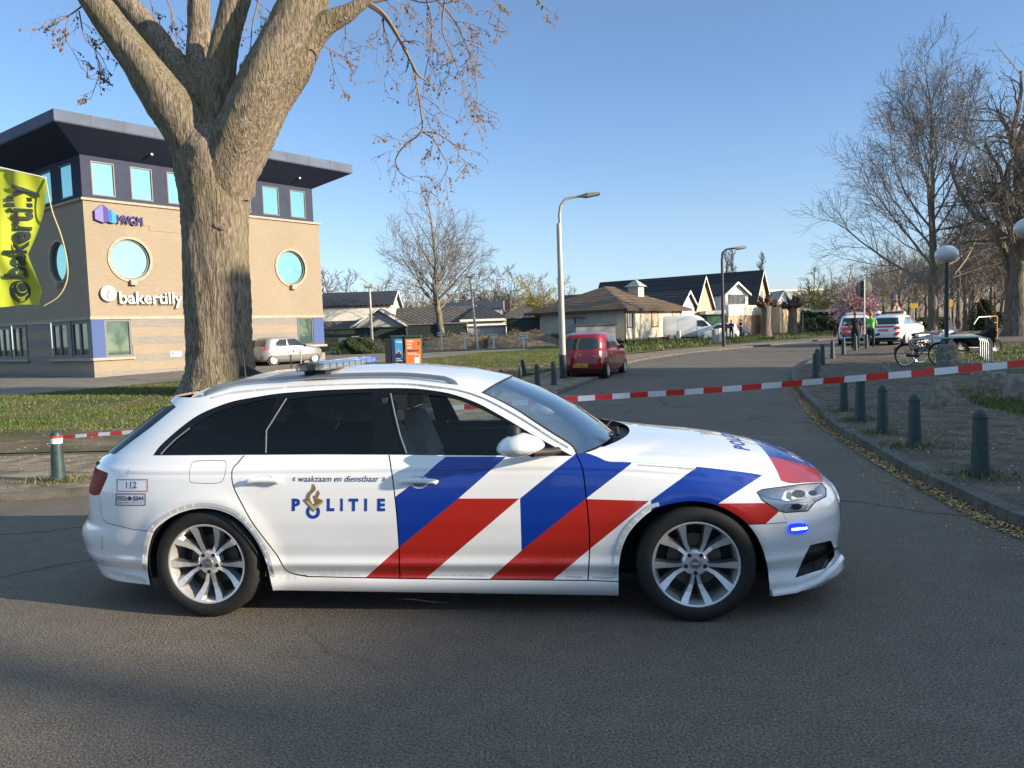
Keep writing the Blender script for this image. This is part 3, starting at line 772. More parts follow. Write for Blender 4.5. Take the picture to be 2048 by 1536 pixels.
bd = MB(); px_ring(bd, ((233.5,958.5),(296,983)), 1.4, 1); px_text(bd, '112', 252, 963, 273.5, 976, 0, bold=.012); px_text(bd, 'DAAR RED JE LEVENS MEE', 254, 977, 272, 979, 0)
px_ring(bd, ((231.5,987),(291.5,1011)), 1.6, 2); px_text(bd, '0900', 234.5, 991.5, 253, 1002, 2, bold=.008); px_text(bd, '8844', 266.5, 991.5, 287, 1002, 2, bold=.008)
px_poly(bd, [(254,997),(259.5,991.5),(265,997),(259.5,1002.5)], 2); px_text(bd, 'GEEN SPOED, WEL POLITIE', 235.5, 1004.3, 285, 1006.8, 2, bold=.02)
bd.build('number_sticker', [LBLUE, DREF, NAVY], NEAR['body_side'])
# bonnet lettering
def hood_z(x, y):
    lo, hi = 0, 1
    for _ in range(24):
        r = (lo+hi)/2; i = r*(len(HE)-1); k = min(int(i), len(HE)-2); we = -HE[k].lerp(HE[k+1], i-k).y
        p = hood(r, max(-1, min(1, y/we)))
        if p.x < x: lo = r
        else: hi = r
    return p.z
hm = MB(); P_, fs_ = text_fit('POLITIE', -.40, 0, .40, .095, bold=.03, space=1.25); hm.add([(3.31-v, u, hood_z(3.31-v, u)+.002) for u, v in P_], fs_)
P_, fs_ = text_fit('POLITIE', -.26, 0, .26, .07, bold=.03, space=1.25); hm.add([(3.66-v, u, hood_z(3.66-v, u)+.002) for u, v in P_], fs_, 1)
hm.build('bonnet_lettering', [LBLUE, WHITE], police)

# ---- dashes of reflective tape
TAPE = mat('reflective_tape', (.60, .61, .62), .35, metal=.25)
def tape(L, w, dash, gap, off=.0012):
    pts_ = [flank_at(x, y, -off) for x, y in dens(cr(L, 6), 3, False)]
    acc = 0; seg = []; ln = [0]
    for i in range(1, len(pts_)): ln.append(ln[-1]+(pts_[i]-pts_[i-1]).length)
    tp = MB(); ids = range(len(pts_)); A_, B_ = [], []
    for i in ids:
        t = (pts_[min(i+1, len(pts_)-1)]-pts_[max(i-1, 0)]).normalized(); n = Vector((t.z, 0, -t.x)).normalized()
        A_.append(pts_[i]+n*w/2); B_.append(pts_[i]-n*w/2)
    k = len(pts_); tp.add(A_+B_, [(i, i+1, k+i+1, k+i) for i in range(k-1)])
    tp.m = [0 if (ln[i] % (dash+gap)) < dash else 1 for i in range(k-1)]
    tp.build('reflective_tape', [TAPE, WHITE], police)
tape([(291,1165),(288,1140),(290,1100),(301,1060),(325,1036),(357,1019),(395,1010),(434,1012),(472,1026),(499,1052),(521,1082),(538,1120),(547,1155)], .022, .045, .007)
tape([(1231,1160),(1231,1128),(1239,1088),(1259,1052),(1298,1016),(1318,1008)], .022, .045, .007)
tape([(208,1140),(250,1152),(290,1160)], .022, .045, .007); tape([(640,1149),(720,1150)], .02, .045, .007); tape([(862,1151),(972,1153)], .02, .045, .007); tape([(1132,1155),(1165,1156)], .02, .045, .007); tape([(1186,1156),(1230,1158)], .02, .045, .007)
tape([(425,797),(470,786),(541,779),(614,774),(723,770),(813,770),(884,777),(922,784),(958,795),(990,810),(1030,832),(1066,854),(1100,876),(1135,897)], .020, .06, .006)
tape([(203,1005),(204,1040)], .012, .04, .01); tape([(204,1070),(206,1125)], .014, .045, .01); tape([(1275,931),(1390,939)], .014, .045, .007); 

# ---- roof rails, aerial, light bar
for s in (-1, 1):
    r_ = MB(); L = []
    for i in range(31):
        r = .06+.80*i/30; p = roofpt(r, s*.955); up = .022*min(1, i/3, (30-i)/3)
        L.append(p+Vector((0, 0, up+.002)))
    r_.tube(L, [.004]+[.016]*29+[.004], 10, sq=.75); r_.build('roof_rail', mat('rail_satin', (.33, .35, .38), .35, metal=.8), police, smooth=60)
an = MB(); p = roofpt(.155, 0); an.add([p+Vector(q) for q in ((-.12, 0, 0), (.10, -.03, -.004), (.10, .03, -.004), (-.06, 0, .075), (-.11, 0, .07), (-.12, -.02, 0), (-.12, .02, 0))], [(1, 3, 4, 5), (2, 6, 4, 3), (1, 2, 3), (5, 4, 6)]); an.build('aerial_fin', BLACKGL, police, smooth=80)
an = MB(); p = roofpt(.17, -.35); an.tube([p, p+Vector((-.01, 0, .16))], [.006, .003], 6); an.build('aerial', BLACKMT, police)
XB = planeY(585, 750, -.55)[0]+.13; ZB = 1.488
lb = MB(); sec = [(-.13, -.018), (-.14, 0), (-.125, .022), (-.05, .034), (.05, .034), (.125, .022), (.14, 0), (.13, -.018)]
ys = [-.60, -.56, -.3, 0, .3, .56, .60]; sc_ = [.75, 1, 1, 1, 1, 1, .75]
vs = [(XB+a*.75*k_, y, ZB+.005+b*k_) for y, k_ in zip(ys, sc_) for a, b in sec]
for i in range(6):
    for j in range(8):
        lb.add([vs[i*8+j], vs[i*8+(j+1) % 8], vs[(i+1)*8+(j+1) % 8], vs[(i+1)*8+j]], [(0, 1, 2, 3)], 0)
lb.add(vs[:8], [tuple(range(8))], 0); lb.add(vs[-8:], [tuple(range(7, -1, -1))], 0)
BARGL = glass_mat('bar_lens', (.62, .66, .70), 1, refl_base=.04)
lbar = lb.build('light_bar', [BARGL], police, smooth=20)
li = MB()
for y in np.arange(-.52, .53, .13):
    li.bbox((XB-.085, y-.05, ZB-.01), (XB-.03, y+.05, ZB+.024), 0); li.bbox((XB+.03, y-.05, ZB-.01), (XB+.085, y+.05, ZB+.024), 0)
li.bbox((XB-.095, -.57, ZB-.016), (XB+.095, .57, ZB-.010), 1)
li.build('reflector', [mat('reflector_silver', (.62, .60, .55), .35, metal=.35), BLACKMT], lbar)
bl_ = MB(); bl_.bbox((XB-.07, .44, ZB-.008), (XB+.08, .575, ZB+.026)); bl_.build('blue_lamp', mat('blue_lamp_lit', (.01, .03, .6), .2, emit=((.02, .07, 1), 2.2)), lbar)
bw = MB(); [bw.sphere((XB-.02, .44, ZB+.01), (.03, .012, .012), 10, 6)]; bw.build('lamp_core', mat('blue_core_lit', (.3, .5, 1), .2, emit=((.3, .5, 1), 5)), lbar)
ft = MB()
for y in (-.45, .42):
    ft = MB(); ft.bbox((XB-.07, y-.05, ZB-.075), (XB+.07, y+.05, ZB-.014)); ft.build('mounting_foot', BLACKMT, lbar)

# ---- cabin
cb = MB(); cb.bbox((-.8, -.70, .22), (2.3, .70, .45)); cb.bbox((-.85, -.66, .45), (-.05, .66, .93))
for s in (-1, 1): cb.bbox((-.6, s*.78, .45), (2.15, s*.72, .93))
cb.build('cabin_floor', DARKIN, police)
d = MB(); grid(lambda r, s: Vector((1.98+.42*r, s*(.72-.02*r), .95-.035*(1-r)**2*0+.02*(1-s*s))), 3, 10, mb=d); d.bbox((1.95, -.70, .6), (2.3, .70, .945)); d.bbox((1.80, .20, .93), (1.98, .56, .97)); d.bbox((1.78, -.1, .6), (1.98, .12, 1.0)); 
d.build('dashboard', DARKIN, police)
def seat(x, y, w=.5, mt_=SEAT):
    s_ = MB(); M = Matrix.Rotation(R(-14), 3, 'Y')
    s_.bbox((x-.25, y-w/2, .42), (x+.28, y+w/2, .60))
    L = [Vector((x-.24, y, .55)), Vector((x-.31, y, .8)), Vector((x-.38, y, 1.02)), Vector((x-.41, y, 1.12))]
    for i in range(3):
        wa, wb = [(w, w*.98), (w*.98, w*.8), (w*.8, w*.5)][i]
        a, b = L[i], L[i+1]
        s_.add([a+Vector((.06, -wa/2, 0)), a+Vector((.06, wa/2, 0)), b+Vector((.05, wb/2, 0)), b+Vector((.05, -wb/2, 0)), a+Vector((-.06, -wa/2, 0)), a+Vector((-.06, wa/2, 0)), b+Vector((-.04, wb/2, 0)), b+Vector((-.04, -wb/2, 0))],
               [(0, 1, 2, 3), (7, 6, 5, 4), (0, 3, 7, 4), (1, 5, 6, 2), (3, 2, 6, 7), (0, 4, 5, 1)])
    s_.sphere((x-.40, y, 1.20), (.055, .13, .085), 12, 8)
    for q in (-.05, .05): s_.tube([(x-.40, y+q, 1.08), (x-.40, y+q, 1.16)], .008, 6)
    return s_.build('seat', mt_, police, smooth=50)
SEATL = mat('seat_cloth_grey', (.55, .52, .47), .8)
seat(1.42, -.37, mt_=SEATL); seat(1.42, .37, mt_=SEATL); seat(.52, -.36); seat(.52, .36)
for s in (-1, 1):
    bp = MB(); bp.tube([(1.13, s*.80, .9), (1.10, s*.74, 1.12), (1.09, s*.66, 1.29)], .03, 6); bp.build('pillar_trim', DARKIN, police)
sw = MB(); c_ = Vector((1.78, .37, .93)); ax1 = Vector((0, 1, 0)); ax2 = Vector((-.4, 0, .92)).normalized()
sw.tube([c_+ax1*.185*math.cos(a)+ax2*.185*math.sin(a) for a in np.linspace(0, 2*math.pi, 25)[:-1]], .014, 6, closed=True); sw.tube([c_-ax1*.18, c_, c_+ax1*.18], .02, 6); sw.sphere(c_, (.03, .06, .06)); sw.build('steering_wheel', BLACKMT, police, smooth=60)
rv = MB(); rv.box((1.70, 0, 1.27), (.02, .22, .06)); rv.tube([(1.72, 0, 1.3), (1.74, 0, 1.36)], .01); rv.build('rear_view_mirror', BLACKMT, police)
eq = MB(); eq.box((2.02, .05, 1.02), (.10, .16, .08)); eq.build('dash_equipment', mat('equip', (.10, .10, .11), .4), police)
# ================================================================ the ground
def ground_mat(name, c1, c2, c3, scale, rough=.95, bump=.5, fine=60, mixscale=.35, bd=.03):
    m, nt, p = new_mat(name); p.inputs['Roughness'].default_value = rough; p.inputs['Specular IOR Level'].default_value = .2
    a, _ = mix_noise(nt, c1, c2, scale, 6, .38, .62); b, _ = mix_noise(nt, (0, 0, 0), (1, 1, 1), mixscale, 5, .45, .62)
    mx = nt.nodes.new('ShaderNodeMix'); mx.data_type = 'RGBA'; nt.links.new(b.outputs[0], mx.inputs[0]); nt.links.new(a.outputs[0], mx.inputs[6]); mx.inputs[7].default_value = (*c3, 1)
    f, n = mix_noise(nt, (.55, .55, .55), (1.35, 1.35, 1.35), fine, 3, .3, .7)
    m2 = nt.nodes.new('ShaderNodeMix'); m2.data_type = 'RGBA'; m2.blend_type = 'MULTIPLY'; m2.inputs[0].default_value = 1
    nt.links.new(mx.outputs[2], m2.inputs[6]); nt.links.new(f.outputs[0], m2.inputs[7]); nt.links.new(m2.outputs[2], p.inputs['Base Color'])
    bp_ = nt.nodes.new('ShaderNodeBump'); bp_.inputs['Strength'].default_value = bump; bp_.inputs['Distance'].default_value = bd
    nt.links.new(n.outputs[0], bp_.inputs['Height']); nt.links.new(bp_.outputs[0], p.inputs['Normal']); return m
def asphalt(name, c1, c2, bump=.8):
    m, nt, p = new_mat(name); p.inputs['Roughness'].default_value = .85; p.inputs['Specular IOR Level'].default_value = .22
    a, _ = mix_noise(nt, c1, c2, .28, 6, .35, .65, dist=.6)
    s, n = mix_noise(nt, (.45, .45, .45), (1.6, 1.58, 1.52), 85, 2, .32, .72)
    s2, n2 = mix_noise(nt, (.93, .93, .93), (1.07, 1.07, 1.06), 6, 5, .35, .65)
    v = nt.nodes.new('ShaderNodeTexVoronoi'); v.inputs['Scale'].default_value = 110; tc = nt.nodes.new('ShaderNodeTexCoord'); nt.links.new(tc.outputs['Object'], v.inputs['Vector'])
    cr_ = nt.nodes.new('ShaderNodeValToRGB'); cr_.color_ramp.elements[0].position = 0; cr_.color_ramp.elements[0].color = (1.5, 1.5, 1.45, 1); cr_.color_ramp.elements[1].position = .5; cr_.color_ramp.elements[1].color = (.85, .85, .85, 1); nt.links.new(v.outputs[0], cr_.inputs[0])
    cur = a.outputs[0]
    for o in (s.outputs[0], s2.outputs[0], cr_.outputs[0]):
        mx = nt.nodes.new('ShaderNodeMix'); mx.data_type = 'RGBA'; mx.blend_type = 'MULTIPLY'; mx.inputs[0].default_value = 1
        nt.links.new(cur, mx.inputs[6]); nt.links.new(o, mx.inputs[7]); cur = mx.outputs[2]
    # old cracks and a few oil-dark blotches
    wv = nt.nodes.new('ShaderNodeTexNoise'); wv.inputs['Scale'].default_value = .9; wv.inputs['Detail'].default_value = 6; nt.links.new(tc.outputs['Object'], wv.inputs['Vector'])
    wa = nt.nodes.new('ShaderNodeMixRGB'); wa.blend_type = 'ADD'; wa.inputs[0].default_value = 1.3; nt.links.new(tc.outputs['Object'], wa.inputs[1]); nt.links.new(wv.outputs[1], wa.inputs[2])
    vc = nt.nodes.new('ShaderNodeTexVoronoi'); vc.feature = 'DISTANCE_TO_EDGE'; vc.inputs['Scale'].default_value = .22; nt.links.new(wa.outputs[0], vc.inputs['Vector'])
    rc = nt.nodes.new('ShaderNodeValToRGB'); rc.color_ramp.elements[0].position = 0; rc.color_ramp.elements[0].color = (.28, .28, .28, 1); rc.color_ramp.elements[1].position = .006; rc.color_ramp.elements[1].color = (1, 1, 1, 1); nt.links.new(vc.outputs[0], rc.inputs[0])
    mk, _ = mix_noise(nt, (1, 1, 1), (0, 0, 0), .16, 2, .40, .50); mc = nt.nodes.new('ShaderNodeMix'); mc.data_type = 'RGBA'; nt.links.new(mk.outputs[0], mc.inputs[0]); nt.links.new(rc.outputs[0], mc.inputs[6]); mc.inputs[7].default_value = (1, 1, 1, 1)
    bl, _ = mix_noise(nt, (.80, .80, .81), (1, 1, 1), .7, 4, .28, .40)
    for o in (mc.outputs[2], bl.outputs[0]):
        mx = nt.nodes.new('ShaderNodeMix'); mx.data_type = 'RGBA'; mx.blend_type = 'MULTIPLY'; mx.inputs[0].default_value = 1
        nt.links.new(cur, mx.inputs[6]); nt.links.new(o, mx.inputs[7]); cur = mx.outputs[2]
    nt.links.new(cur, p.inputs['Base Color'])
    ad = nt.nodes.new('ShaderNodeMath'); ad.operation = 'ADD'; nt.links.new(n.outputs[0], ad.inputs[0]); nt.links.new(v.outputs[0], ad.inputs[1])
    bp_ = nt.nodes.new('ShaderNodeBump'); bp_.inputs['Strength'].default_value = bump; bp_.inputs['Distance'].default_value = .006
    nt.links.new(ad.outputs[0], bp_.inputs['Height']); nt.links.new(bp_.outputs[0], p.inputs['Normal']); return m
def paver_mat(name, c1, c2, mortar, bw, bh, rot=0.0, rough=.9, bump=.6):
    m, nt, p = new_mat(name); p.inputs['Roughness'].default_value = rough; p.inputs['Specular IOR Level'].default_value = .25
    tc = nt.nodes.new('ShaderNodeTexCoord'); mp = nt.nodes.new('ShaderNodeMapping'); mp.inputs['Rotation'].default_value = (0, 0, rot); nt.links.new(tc.outputs['Object'], mp.inputs[0])
    nz = nt.nodes.new('ShaderNodeTexNoise'); nz.inputs['Scale'].default_value = 1.3; nt.links.new(tc.outputs['Object'], nz.inputs['Vector'])
    va = nt.nodes.new('ShaderNodeMixRGB'); va.blend_type = 'ADD'; va.inputs[0].default_value = .06; nt.links.new(mp.outputs[0], va.inputs[1]); nt.links.new(nz.outputs[1], va.inputs[2])
    br = nt.nodes.new('ShaderNodeTexBrick'); br.inputs['Scale'].default_value = 1; br.inputs['Brick Width'].default_value = bw; br.inputs['Row Height'].default_value = bh; br.inputs['Mortar Size'].default_value = .006
    br.inputs['Color1'].default_value = (*c1, 1); br.inputs['Color2'].default_value = (*c2, 1); br.inputs['Mortar'].default_value = (*mortar, 1); br.inputs['Mortar Smooth'].default_value = .3
    nt.links.new(va.outputs[0], br.inputs['Vector'])
    a, n = mix_noise(nt, (.6, .6, .6), (1.3, 1.28, 1.2), 3.2, 7, .35, .68); g, n3 = mix_noise(nt, (.7, .7, .7), (1.25, 1.25, 1.25), 60, 3, .3, .7)
    cur = br.outputs[0]
    for o in (a.outputs[0], g.outputs[0]):
        mx = nt.nodes.new('ShaderNodeMix'); mx.data_type = 'RGBA'; mx.blend_type = 'MULTIPLY'; mx.inputs[0].default_value = 1
        nt.links.new(cur, mx.inputs[6]); nt.links.new(o, mx.inputs[7]); cur = mx.outputs[2]
    nt.links.new(cur, p.inputs['Base Color'])
    mt_ = nt.nodes.new('ShaderNodeMath'); mt_.operation = 'SUBTRACT'; nt.links.new(n3.outputs[0], mt_.inputs[0]); nt.links.new(br.outputs[1], mt_.inputs[1])
    bp_ = nt.nodes.new('ShaderNodeBump'); bp_.inputs['Strength'].default_value = bump; bp_.inputs['Distance'].default_value = .012
    nt.links.new(mt_.outputs[0], bp_.inputs['Height']); nt.links.new(bp_.outputs[0], p.inputs['Normal']); return m
ASPH = asphalt('asphalt', (.150, .129, .110), (.172, .149, .127))
ASPHD = asphalt('drive_asphalt', (.19, .175, .155), (.24, .22, .20), .5)
GRASSM = ground_mat('lawn', (.040, .062, .012), (.085, .105, .026), (.135, .105, .055), 1.6, fine=40, mixscale=.5)
DIRTM = ground_mat('earth', (.11, .085, .055), (.19, .15, .10), (.07, .08, .03), 2.2, fine=45, mixscale=.45)
PAVL = paver_mat('paving_left', (.22, .178, .13), (.265, .218, .16), (.11, .088, .06), .3, .3, .15)
PAVR = paver_mat('brick_paving', (.115, .093, .074), (.15, .124, .10), (.052, .044, .036), .21, .07, .75)
KERBM = mat('kerb_concrete', (.10, .092, .08), .9, var=.3, scale=5, bump=.5)

def sheet(name, poly, dz, m, step=1.5, bumpy=0.0, seed=1, kind='structure', seg=.8, gfun=None):
    rng = random.Random(seed); L = dens(poly, seg); pts = list(L); n = len(L)
    xs = [p[0] for p in L]; ys = [p[1] for p in L]
    x = min(xs)
    while x < max(xs):
        y = min(ys)
        while y < max(ys):
            q = (x+rng.uniform(-.3, .3)*step, y+rng.uniform(-.3, .3)*step)
            if pip(q[0], q[1], L): pts.append(q)
            y += step
        x += step
    V, E, Fc, _, _, _ = delaunay_2d_cdt([Vector(p) for p in pts], [(i, (i+1) % n) for i in range(n)], [], 1, 1e-4)
    mb = MB(); vs = []
    for i, v in enumerate(V):
        h = gh(v.y)+dz
        if bumpy: h += bumpy*(math.sin(v.x*1.7+v.y*.6)*math.sin(v.y*1.3-v.x*.5)*.5+math.sin(v.x*.45+1)*math.cos(v.y*.38)*.5)
        vs.append((v.x, v.y, h))
    mb.add(vs, [tuple(f) if (V[f[1]]-V[f[0]]).cross(V[f[2]]-V[f[0]]) > 0 else tuple(f)[::-1] for f in Fc])
    o = mb.build(name, m, smooth=60); return tag(o, kind=kind)
# base land to the horizon
b = MB(); ys = [-400, -60, 0, 20] + list(range(24, 44, 1)) + [60, 120, 400, 1800]
for i in range(len(ys)-1): b.add([(-1500, ys[i], gh(ys[i])-.05), (1500, ys[i], gh(ys[i])-.05), (1500, ys[i+1], gh(ys[i+1])-.05), (-1500, ys[i+1], gh(ys[i+1])-.05)], [(0, 1, 2, 3)])
tag(b.build('ground', GRASSM), kind='structure')
KL = [(-70, -1.5), (-20, 6.0), (-8, 8.2), (-5.7, 8.59), (-4.69, 8.77)] + cr([(-4.69, 8.77), (-2.6, 9.9), (-.9, 12.6), (.35, 16.6), (1.15, 20.34), (2.59, 25.07), (3.7, 29.2), (5.2, 33.98), (9.3, 40.0), (13.38, 44.82), (24.06, 58.5)], 6)[1:] + [(37, 76), (60, 98)]
KR = [(70, -9), (20, -4), (9, -2.4)] + cr([(9, -2.4), (6.2, -.9), (4.5, 1.4), (3.95, 4), (3.93, 6.0), (4.03, 7), (4.19, 8.25), (4.49, 9.8), (4.96, 12.25), (5.49, 14.0), (6.71, 18.26), (8.13, 22.8), (9.39, 26), (10.7, 28.6), (11.9, 31), (13.7, 33.8), (15.2, 35.8), (17.3, 37.8), (20.5, 38.9), (26, 39)], 6)[1:] + [(90, 36)]
road = [(-70, -60)] + [(70, -60)] + KR + [(90, 44), (45, 48), (48, 62), (62, 84)] + KL[::-1]
sheet('road', road, 0, ASPH, 2.5)
KT = .115
def kerb(L, side, name='kerb', h=KT, w=.14):
    L = dens(L, 1.0, False); a, c = [], []
    for i, p in enumerate(L):
        q0 = L[max(i-1, 0)]; q1 = L[min(i+1, len(L)-1)]; dx, dy = q1[0]-q0[0], q1[1]-q0[1]; l = math.hypot(dx, dy); nx, ny = -dy/l*side, dx/l*side
        a.append(p); c.append((p[0]+nx*w, p[1]+ny*w))
    mb = MB()
    for i in range(len(L)-1):
        q = []
        for pt, hh in ((a[i], -.03), (a[i+1], -.03), (a[i+1], h), (a[i], h), (c[i], h), (c[i+1], h), (c[i+1], -.03), (c[i], -.03)): q.append((pt[0], pt[1], gh(pt[1])+hh))
        # a 6 mm chamfer along the top arris, a hairline joint between stones
        e = .004
        def sh_(p, o): return tuple(Vector(p)+(Vector(o)-Vector(p)).normalized()*e)
        q = [sh_(q[0], q[1]), sh_(q[1], q[0]), sh_(q[2], q[3]), sh_(q[3], q[2]), sh_(q[4], q[5]), sh_(q[5], q[4]), sh_(q[6], q[7]), sh_(q[7], q[6])]
        mb.add(q, [(0, 1, 2, 3), (3, 2, 5, 4), (4, 5, 6, 7), (0, 3, 4, 7), (1, 6, 5, 2)])
    return tag(mb.build(name, KERBM), kind='structure')
kerb([p for p in KR if p[1] > -3 and p[0] < 27], -1)
kerb([p for p in KL if -21 < p[0] < 38], 1, h=.08)
def offs(L, d, side):
    out = []
    for i, p in enumerate(L):
        q0 = L[max(i-1, 0)]; q1 = L[min(i+1, len(L)-1)]; dx, dy = q1[0]-q0[0], q1[1]-q0[1]; l = math.hypot(dx, dy); out.append((p[0]-dy/l*side*d, p[1]+dx/l*side*d))
    return out
KRi = offs([p for p in KR if -3 < p[1] and p[0] < 27], .145, -1)
KLi = offs([p for p in KL if -60 < p[0] < 38], .145, 1)
PLo = [(-60, 3.5), (-20, 9.6), (-7.75, 11.74), (-6.02, 11.6)] + cr([(-6.02, 11.6), (-4.1, 13.2), (-2.3, 17), (-1.0, 22), (.2, 26.8), (2.5, 32), (5.4, 38.2), (11.5, 47), (22.5, 61)], 4)[1:] + [(36, 78)]
sheet('pavement', KLi + PLo[::-1], .078, PAVL, 1.2)
kerb(PLo[:20], 1, 'kerb', .095, .06)
PRo = [(10.5, -1.2), (7.2, 4)] + [g2(2048, 872), g2(1976, 848), g2(1885, 824), g2(1849, 813)] + [(9.4, 16.5), (10.9, 20.5), (12.6, 25), (14.6, 29.5), (16.6, 33), (19.5, 36.4), (26, 37.6)]
PRo = [PRo[0], (7.6, 3.5), (7.1, 7.0), (7.4, 10.0), (8.0, 13.4)] + PRo[6:]
sheet('pavement', KRi + PRo[::-1], KT-.003, PAVR, 1.0)
# earth and lawn on the right behind the paving
RV = PRo + [(60, 35), (60, -8), (20, -5), (11, -2.5)]
sheet('earth', RV, KT-.008, DIRTM, 1.6, .02)
LG1 = [(x, y+.0) for x, y in offs(PLo, .07, 1)]
DRn = [g2(0, 797), g2(360, 765), g2(560, 750), g2(761, 727), g2(846, 720), g2(972, 706), g2(1060, 701)]
DRf = [g2(1043, 697.5), g2(832, 708), g2(652, 710)]
sheet('lawn', LG1 + [(50, 98), (40, 140), (4, 140)] + [(p[0]+.02, p[1]) for p in DRn[::-1]] + [(-60, 12)], .07, GRASSM, 1.1, .045)
sheet('driveway', DRn + DRf + [(-9, 60), (-20, 62), (-60, 60), (-60, 14)], .060, ASPHD, 2.5)
sheet('earth', [(-60, 60.2), (-20, 62.2), (-9, 60.2)] + [(p[0], p[1]+.1) for p in DRf[::-1]] + [(4, 141), (-60, 141)], .05, DIRTM, 4, .1)

_in = [p for p in LG1 if -21 < p[0] < 2.4]; _rg = random.Random(2); _out = [(x+_rg.uniform(-.3, .3), y+_rg.uniform(-.5, .5)) for x, y in offs(_in, 3.4, 1)]
_out = [p for p in dens(_out, 1.0, False) if not pip(p[0], p[1], DRn)]
sheet('earth', _in + _out[::-1], .108, DIRTM, .7, .022)
# ---- grass blades, dead leaves, litter
def scatter(name, n, area, fn, mats, seed=0, kind='stuff'):
    rng = random.Random(seed); mb = MB()
    xs = [p[0] for p in area]; ys = [p[1] for p in area]; k = 0; t = 0
    while k < n and t < n*12:
        t += 1; x = rng.uniform(min(xs), max(xs)); y = rng.uniform(min(ys), max(ys))
        if pip(x, y, area) and fn(mb, x, y, rng): k += 1
    o = mb.build(name, mats); return tag(o, kind=kind)
def nz(x, y): return .5+.25*(math.sin(x*1.1+2*math.sin(y*.7))+math.sin(y*1.3+1.5*math.sin(x*.9)))
GB1 = mat('blade_green', (.040, .085, .010), .7, spec=.3); GB2 = mat('blade_light', (.095, .135, .025), .7, spec=.3); GB3 = mat('blade_dry', (.26, .20, .10), .8)
def blade(z0, hmin, hmax, w, dens_fn):
    def f(mb, x, y, r):
        g = dens_fn(x, y)
        if r.random() > g: return False
        for _ in range(3):
            h = r.uniform(hmin, hmax); a = r.uniform(0, math.pi); dx, dy = math.cos(a)*w, math.sin(a)*w; X = x+r.gauss(0, .05); Y = y+r.gauss(0, .05); z = z0+gh(Y)
            lx, ly = r.gauss(0, h*.45), r.gauss(0, h*.45)
            mb.add([(X-dx, Y-dy, z), (X+dx, Y+dy, z), (X+lx, Y+ly, z+h)], [(0, 1, 2)], 2 if r.random() < .12+.35*(1-g) else (0 if r.random() < .55 else 1))
        return True
    return f
leftA = [(-22, 9.6), (-7.75, 11.9), (-6.0, 11.8), (-4.1, 13.5), (-2.4, 17.2), (-1.2, 22), (0, 26.8), (3.4, 36), (5.4, 39.5), (4, 50), (3, 55), DRn[-2], DRn[-3], DRn[-4], DRn[-5], DRn[1], DRn[0]]
def dl(x, y):                                  # dirt strip near the paving, green bank beyond
    d = (y-11.6) if x < -5 else (y-11.6-(x+5)*2.4)*.5
    return min(1, .05+.95*stp(2.2, 5.0, d+2.6*(nz(x, y)-.5)))*(.12+.88*stp(.28, .62, nz(x*.6, y*.6)))
scatter('grass', 42000, leftA, blade(.06, .02, .085, .008, dl), [GB1, GB2, GB3], 3)
gR = [(8.1, 13.6), (9.4, 16.5), (12, 16), (14, 12), (12, 8), (8.6, 8.5), (7.6, 9.0)]
scatter('grass', 9000, gR, blade(KT, .03, .09, .007, lambda x, y: .25+.75*stp(.3, .6, nz(x*.8, y*.8))), [GB1, GB2, GB3], 5)
gR2 = [(15.5, 29), (13.9, 25.5), (15, 24), (24, 22), (34, 24), (44, 33), (60, 35), (26, 37.4), (19.5, 36.2)]
scatter('grass', 9000, gR2, blade(KT, .04, .12, .012, lambda x, y: .3+.7*nz(x*.5, y*.5)), [GB1, GB2, GB3], 6)
gF = [(6, 40), (12, 50), (20, 62), (34, 80), (40, 100), (20, 100), (8, 60)]
scatter('grass', 5000, gF, blade(.06, .1, .3, .03, lambda x, y: .3+.7*nz(x*.3, y*.3)), [GB1, GB2, GB3], 7)
L1 = mat('leaf_tan', (.46, .30, .12), .8); L2 = mat('leaf_brown', (.22, .13, .055), .8); L3 = mat('leaf_pale', (.50, .38, .18), .8)
def leaf(z0, s0, s1, thick=.012, dens_fn=None):
    def f(mb, x, y, r):
        if dens_fn and r.random() > dens_fn(x, y): return False
        s = r.uniform(s0, s1); a = r.uniform(0, 6.28); z = z0+gh(y)+r.uniform(.003, thick); u = Vector((math.cos(a), math.sin(a), r.uniform(-.35, .35)))*s; v = Vector((-math.sin(a), math.cos(a), r.uniform(-.4, .4)))*s*r.uniform(.25, .6); c = Vector((x, y, z+abs(u.z)+abs(v.z)))
        mb.add([c-u, c+v, c+u, c-v], [(0, 1, 2, 3)], 0 if r.random() < .5 else (1 if r.random() < .6 else 2)); return True
    return f
lit_out = [g2(1581, 775), g2(1599, 809), g2(1638, 856), g2(1716, 908), g2(1784, 950), g2(1872, 999), g2(1951, 1041), g2(2048, 1085), (3.70, 4.5)]
lit_in = [(3.94, 4.5), (3.93, 6.0), (4.03, 7), (4.19, 8.25), (4.49, 9.8), (4.96, 12.25), (5.49, 14.0), (6.71, 18.26), (7.6, 21.0)]
scatter('leaf_litter', 17000, lit_out+lit_in, leaf(.0, .010, .026, .02), [L1, L2, L3], 11)
scatter('leaf_litter', 1600, offs(lit_out[::-1], .35, 1)+lit_out, leaf(.0, .006, .016, .005), [L1, L2, L3], 12)
scatter('leaf_litter', 4200, [(4.2, 5.2), (5.1, 12), (8.5, 22.5), (11, 21), (8, 13.4), (7.1, 7)], leaf(KT, .008, .022, .006, lambda x, y: .2+.8*nz(x*1.5, y*1.5)**2), [L1, L2, L3], 13)
scatter('leaf_litter', 2500, [(7.4, 10), (12.6, 25), (22, 24), (16, 10)], leaf(KT, .012, .03, .01), [L1, L2, L3], 14)
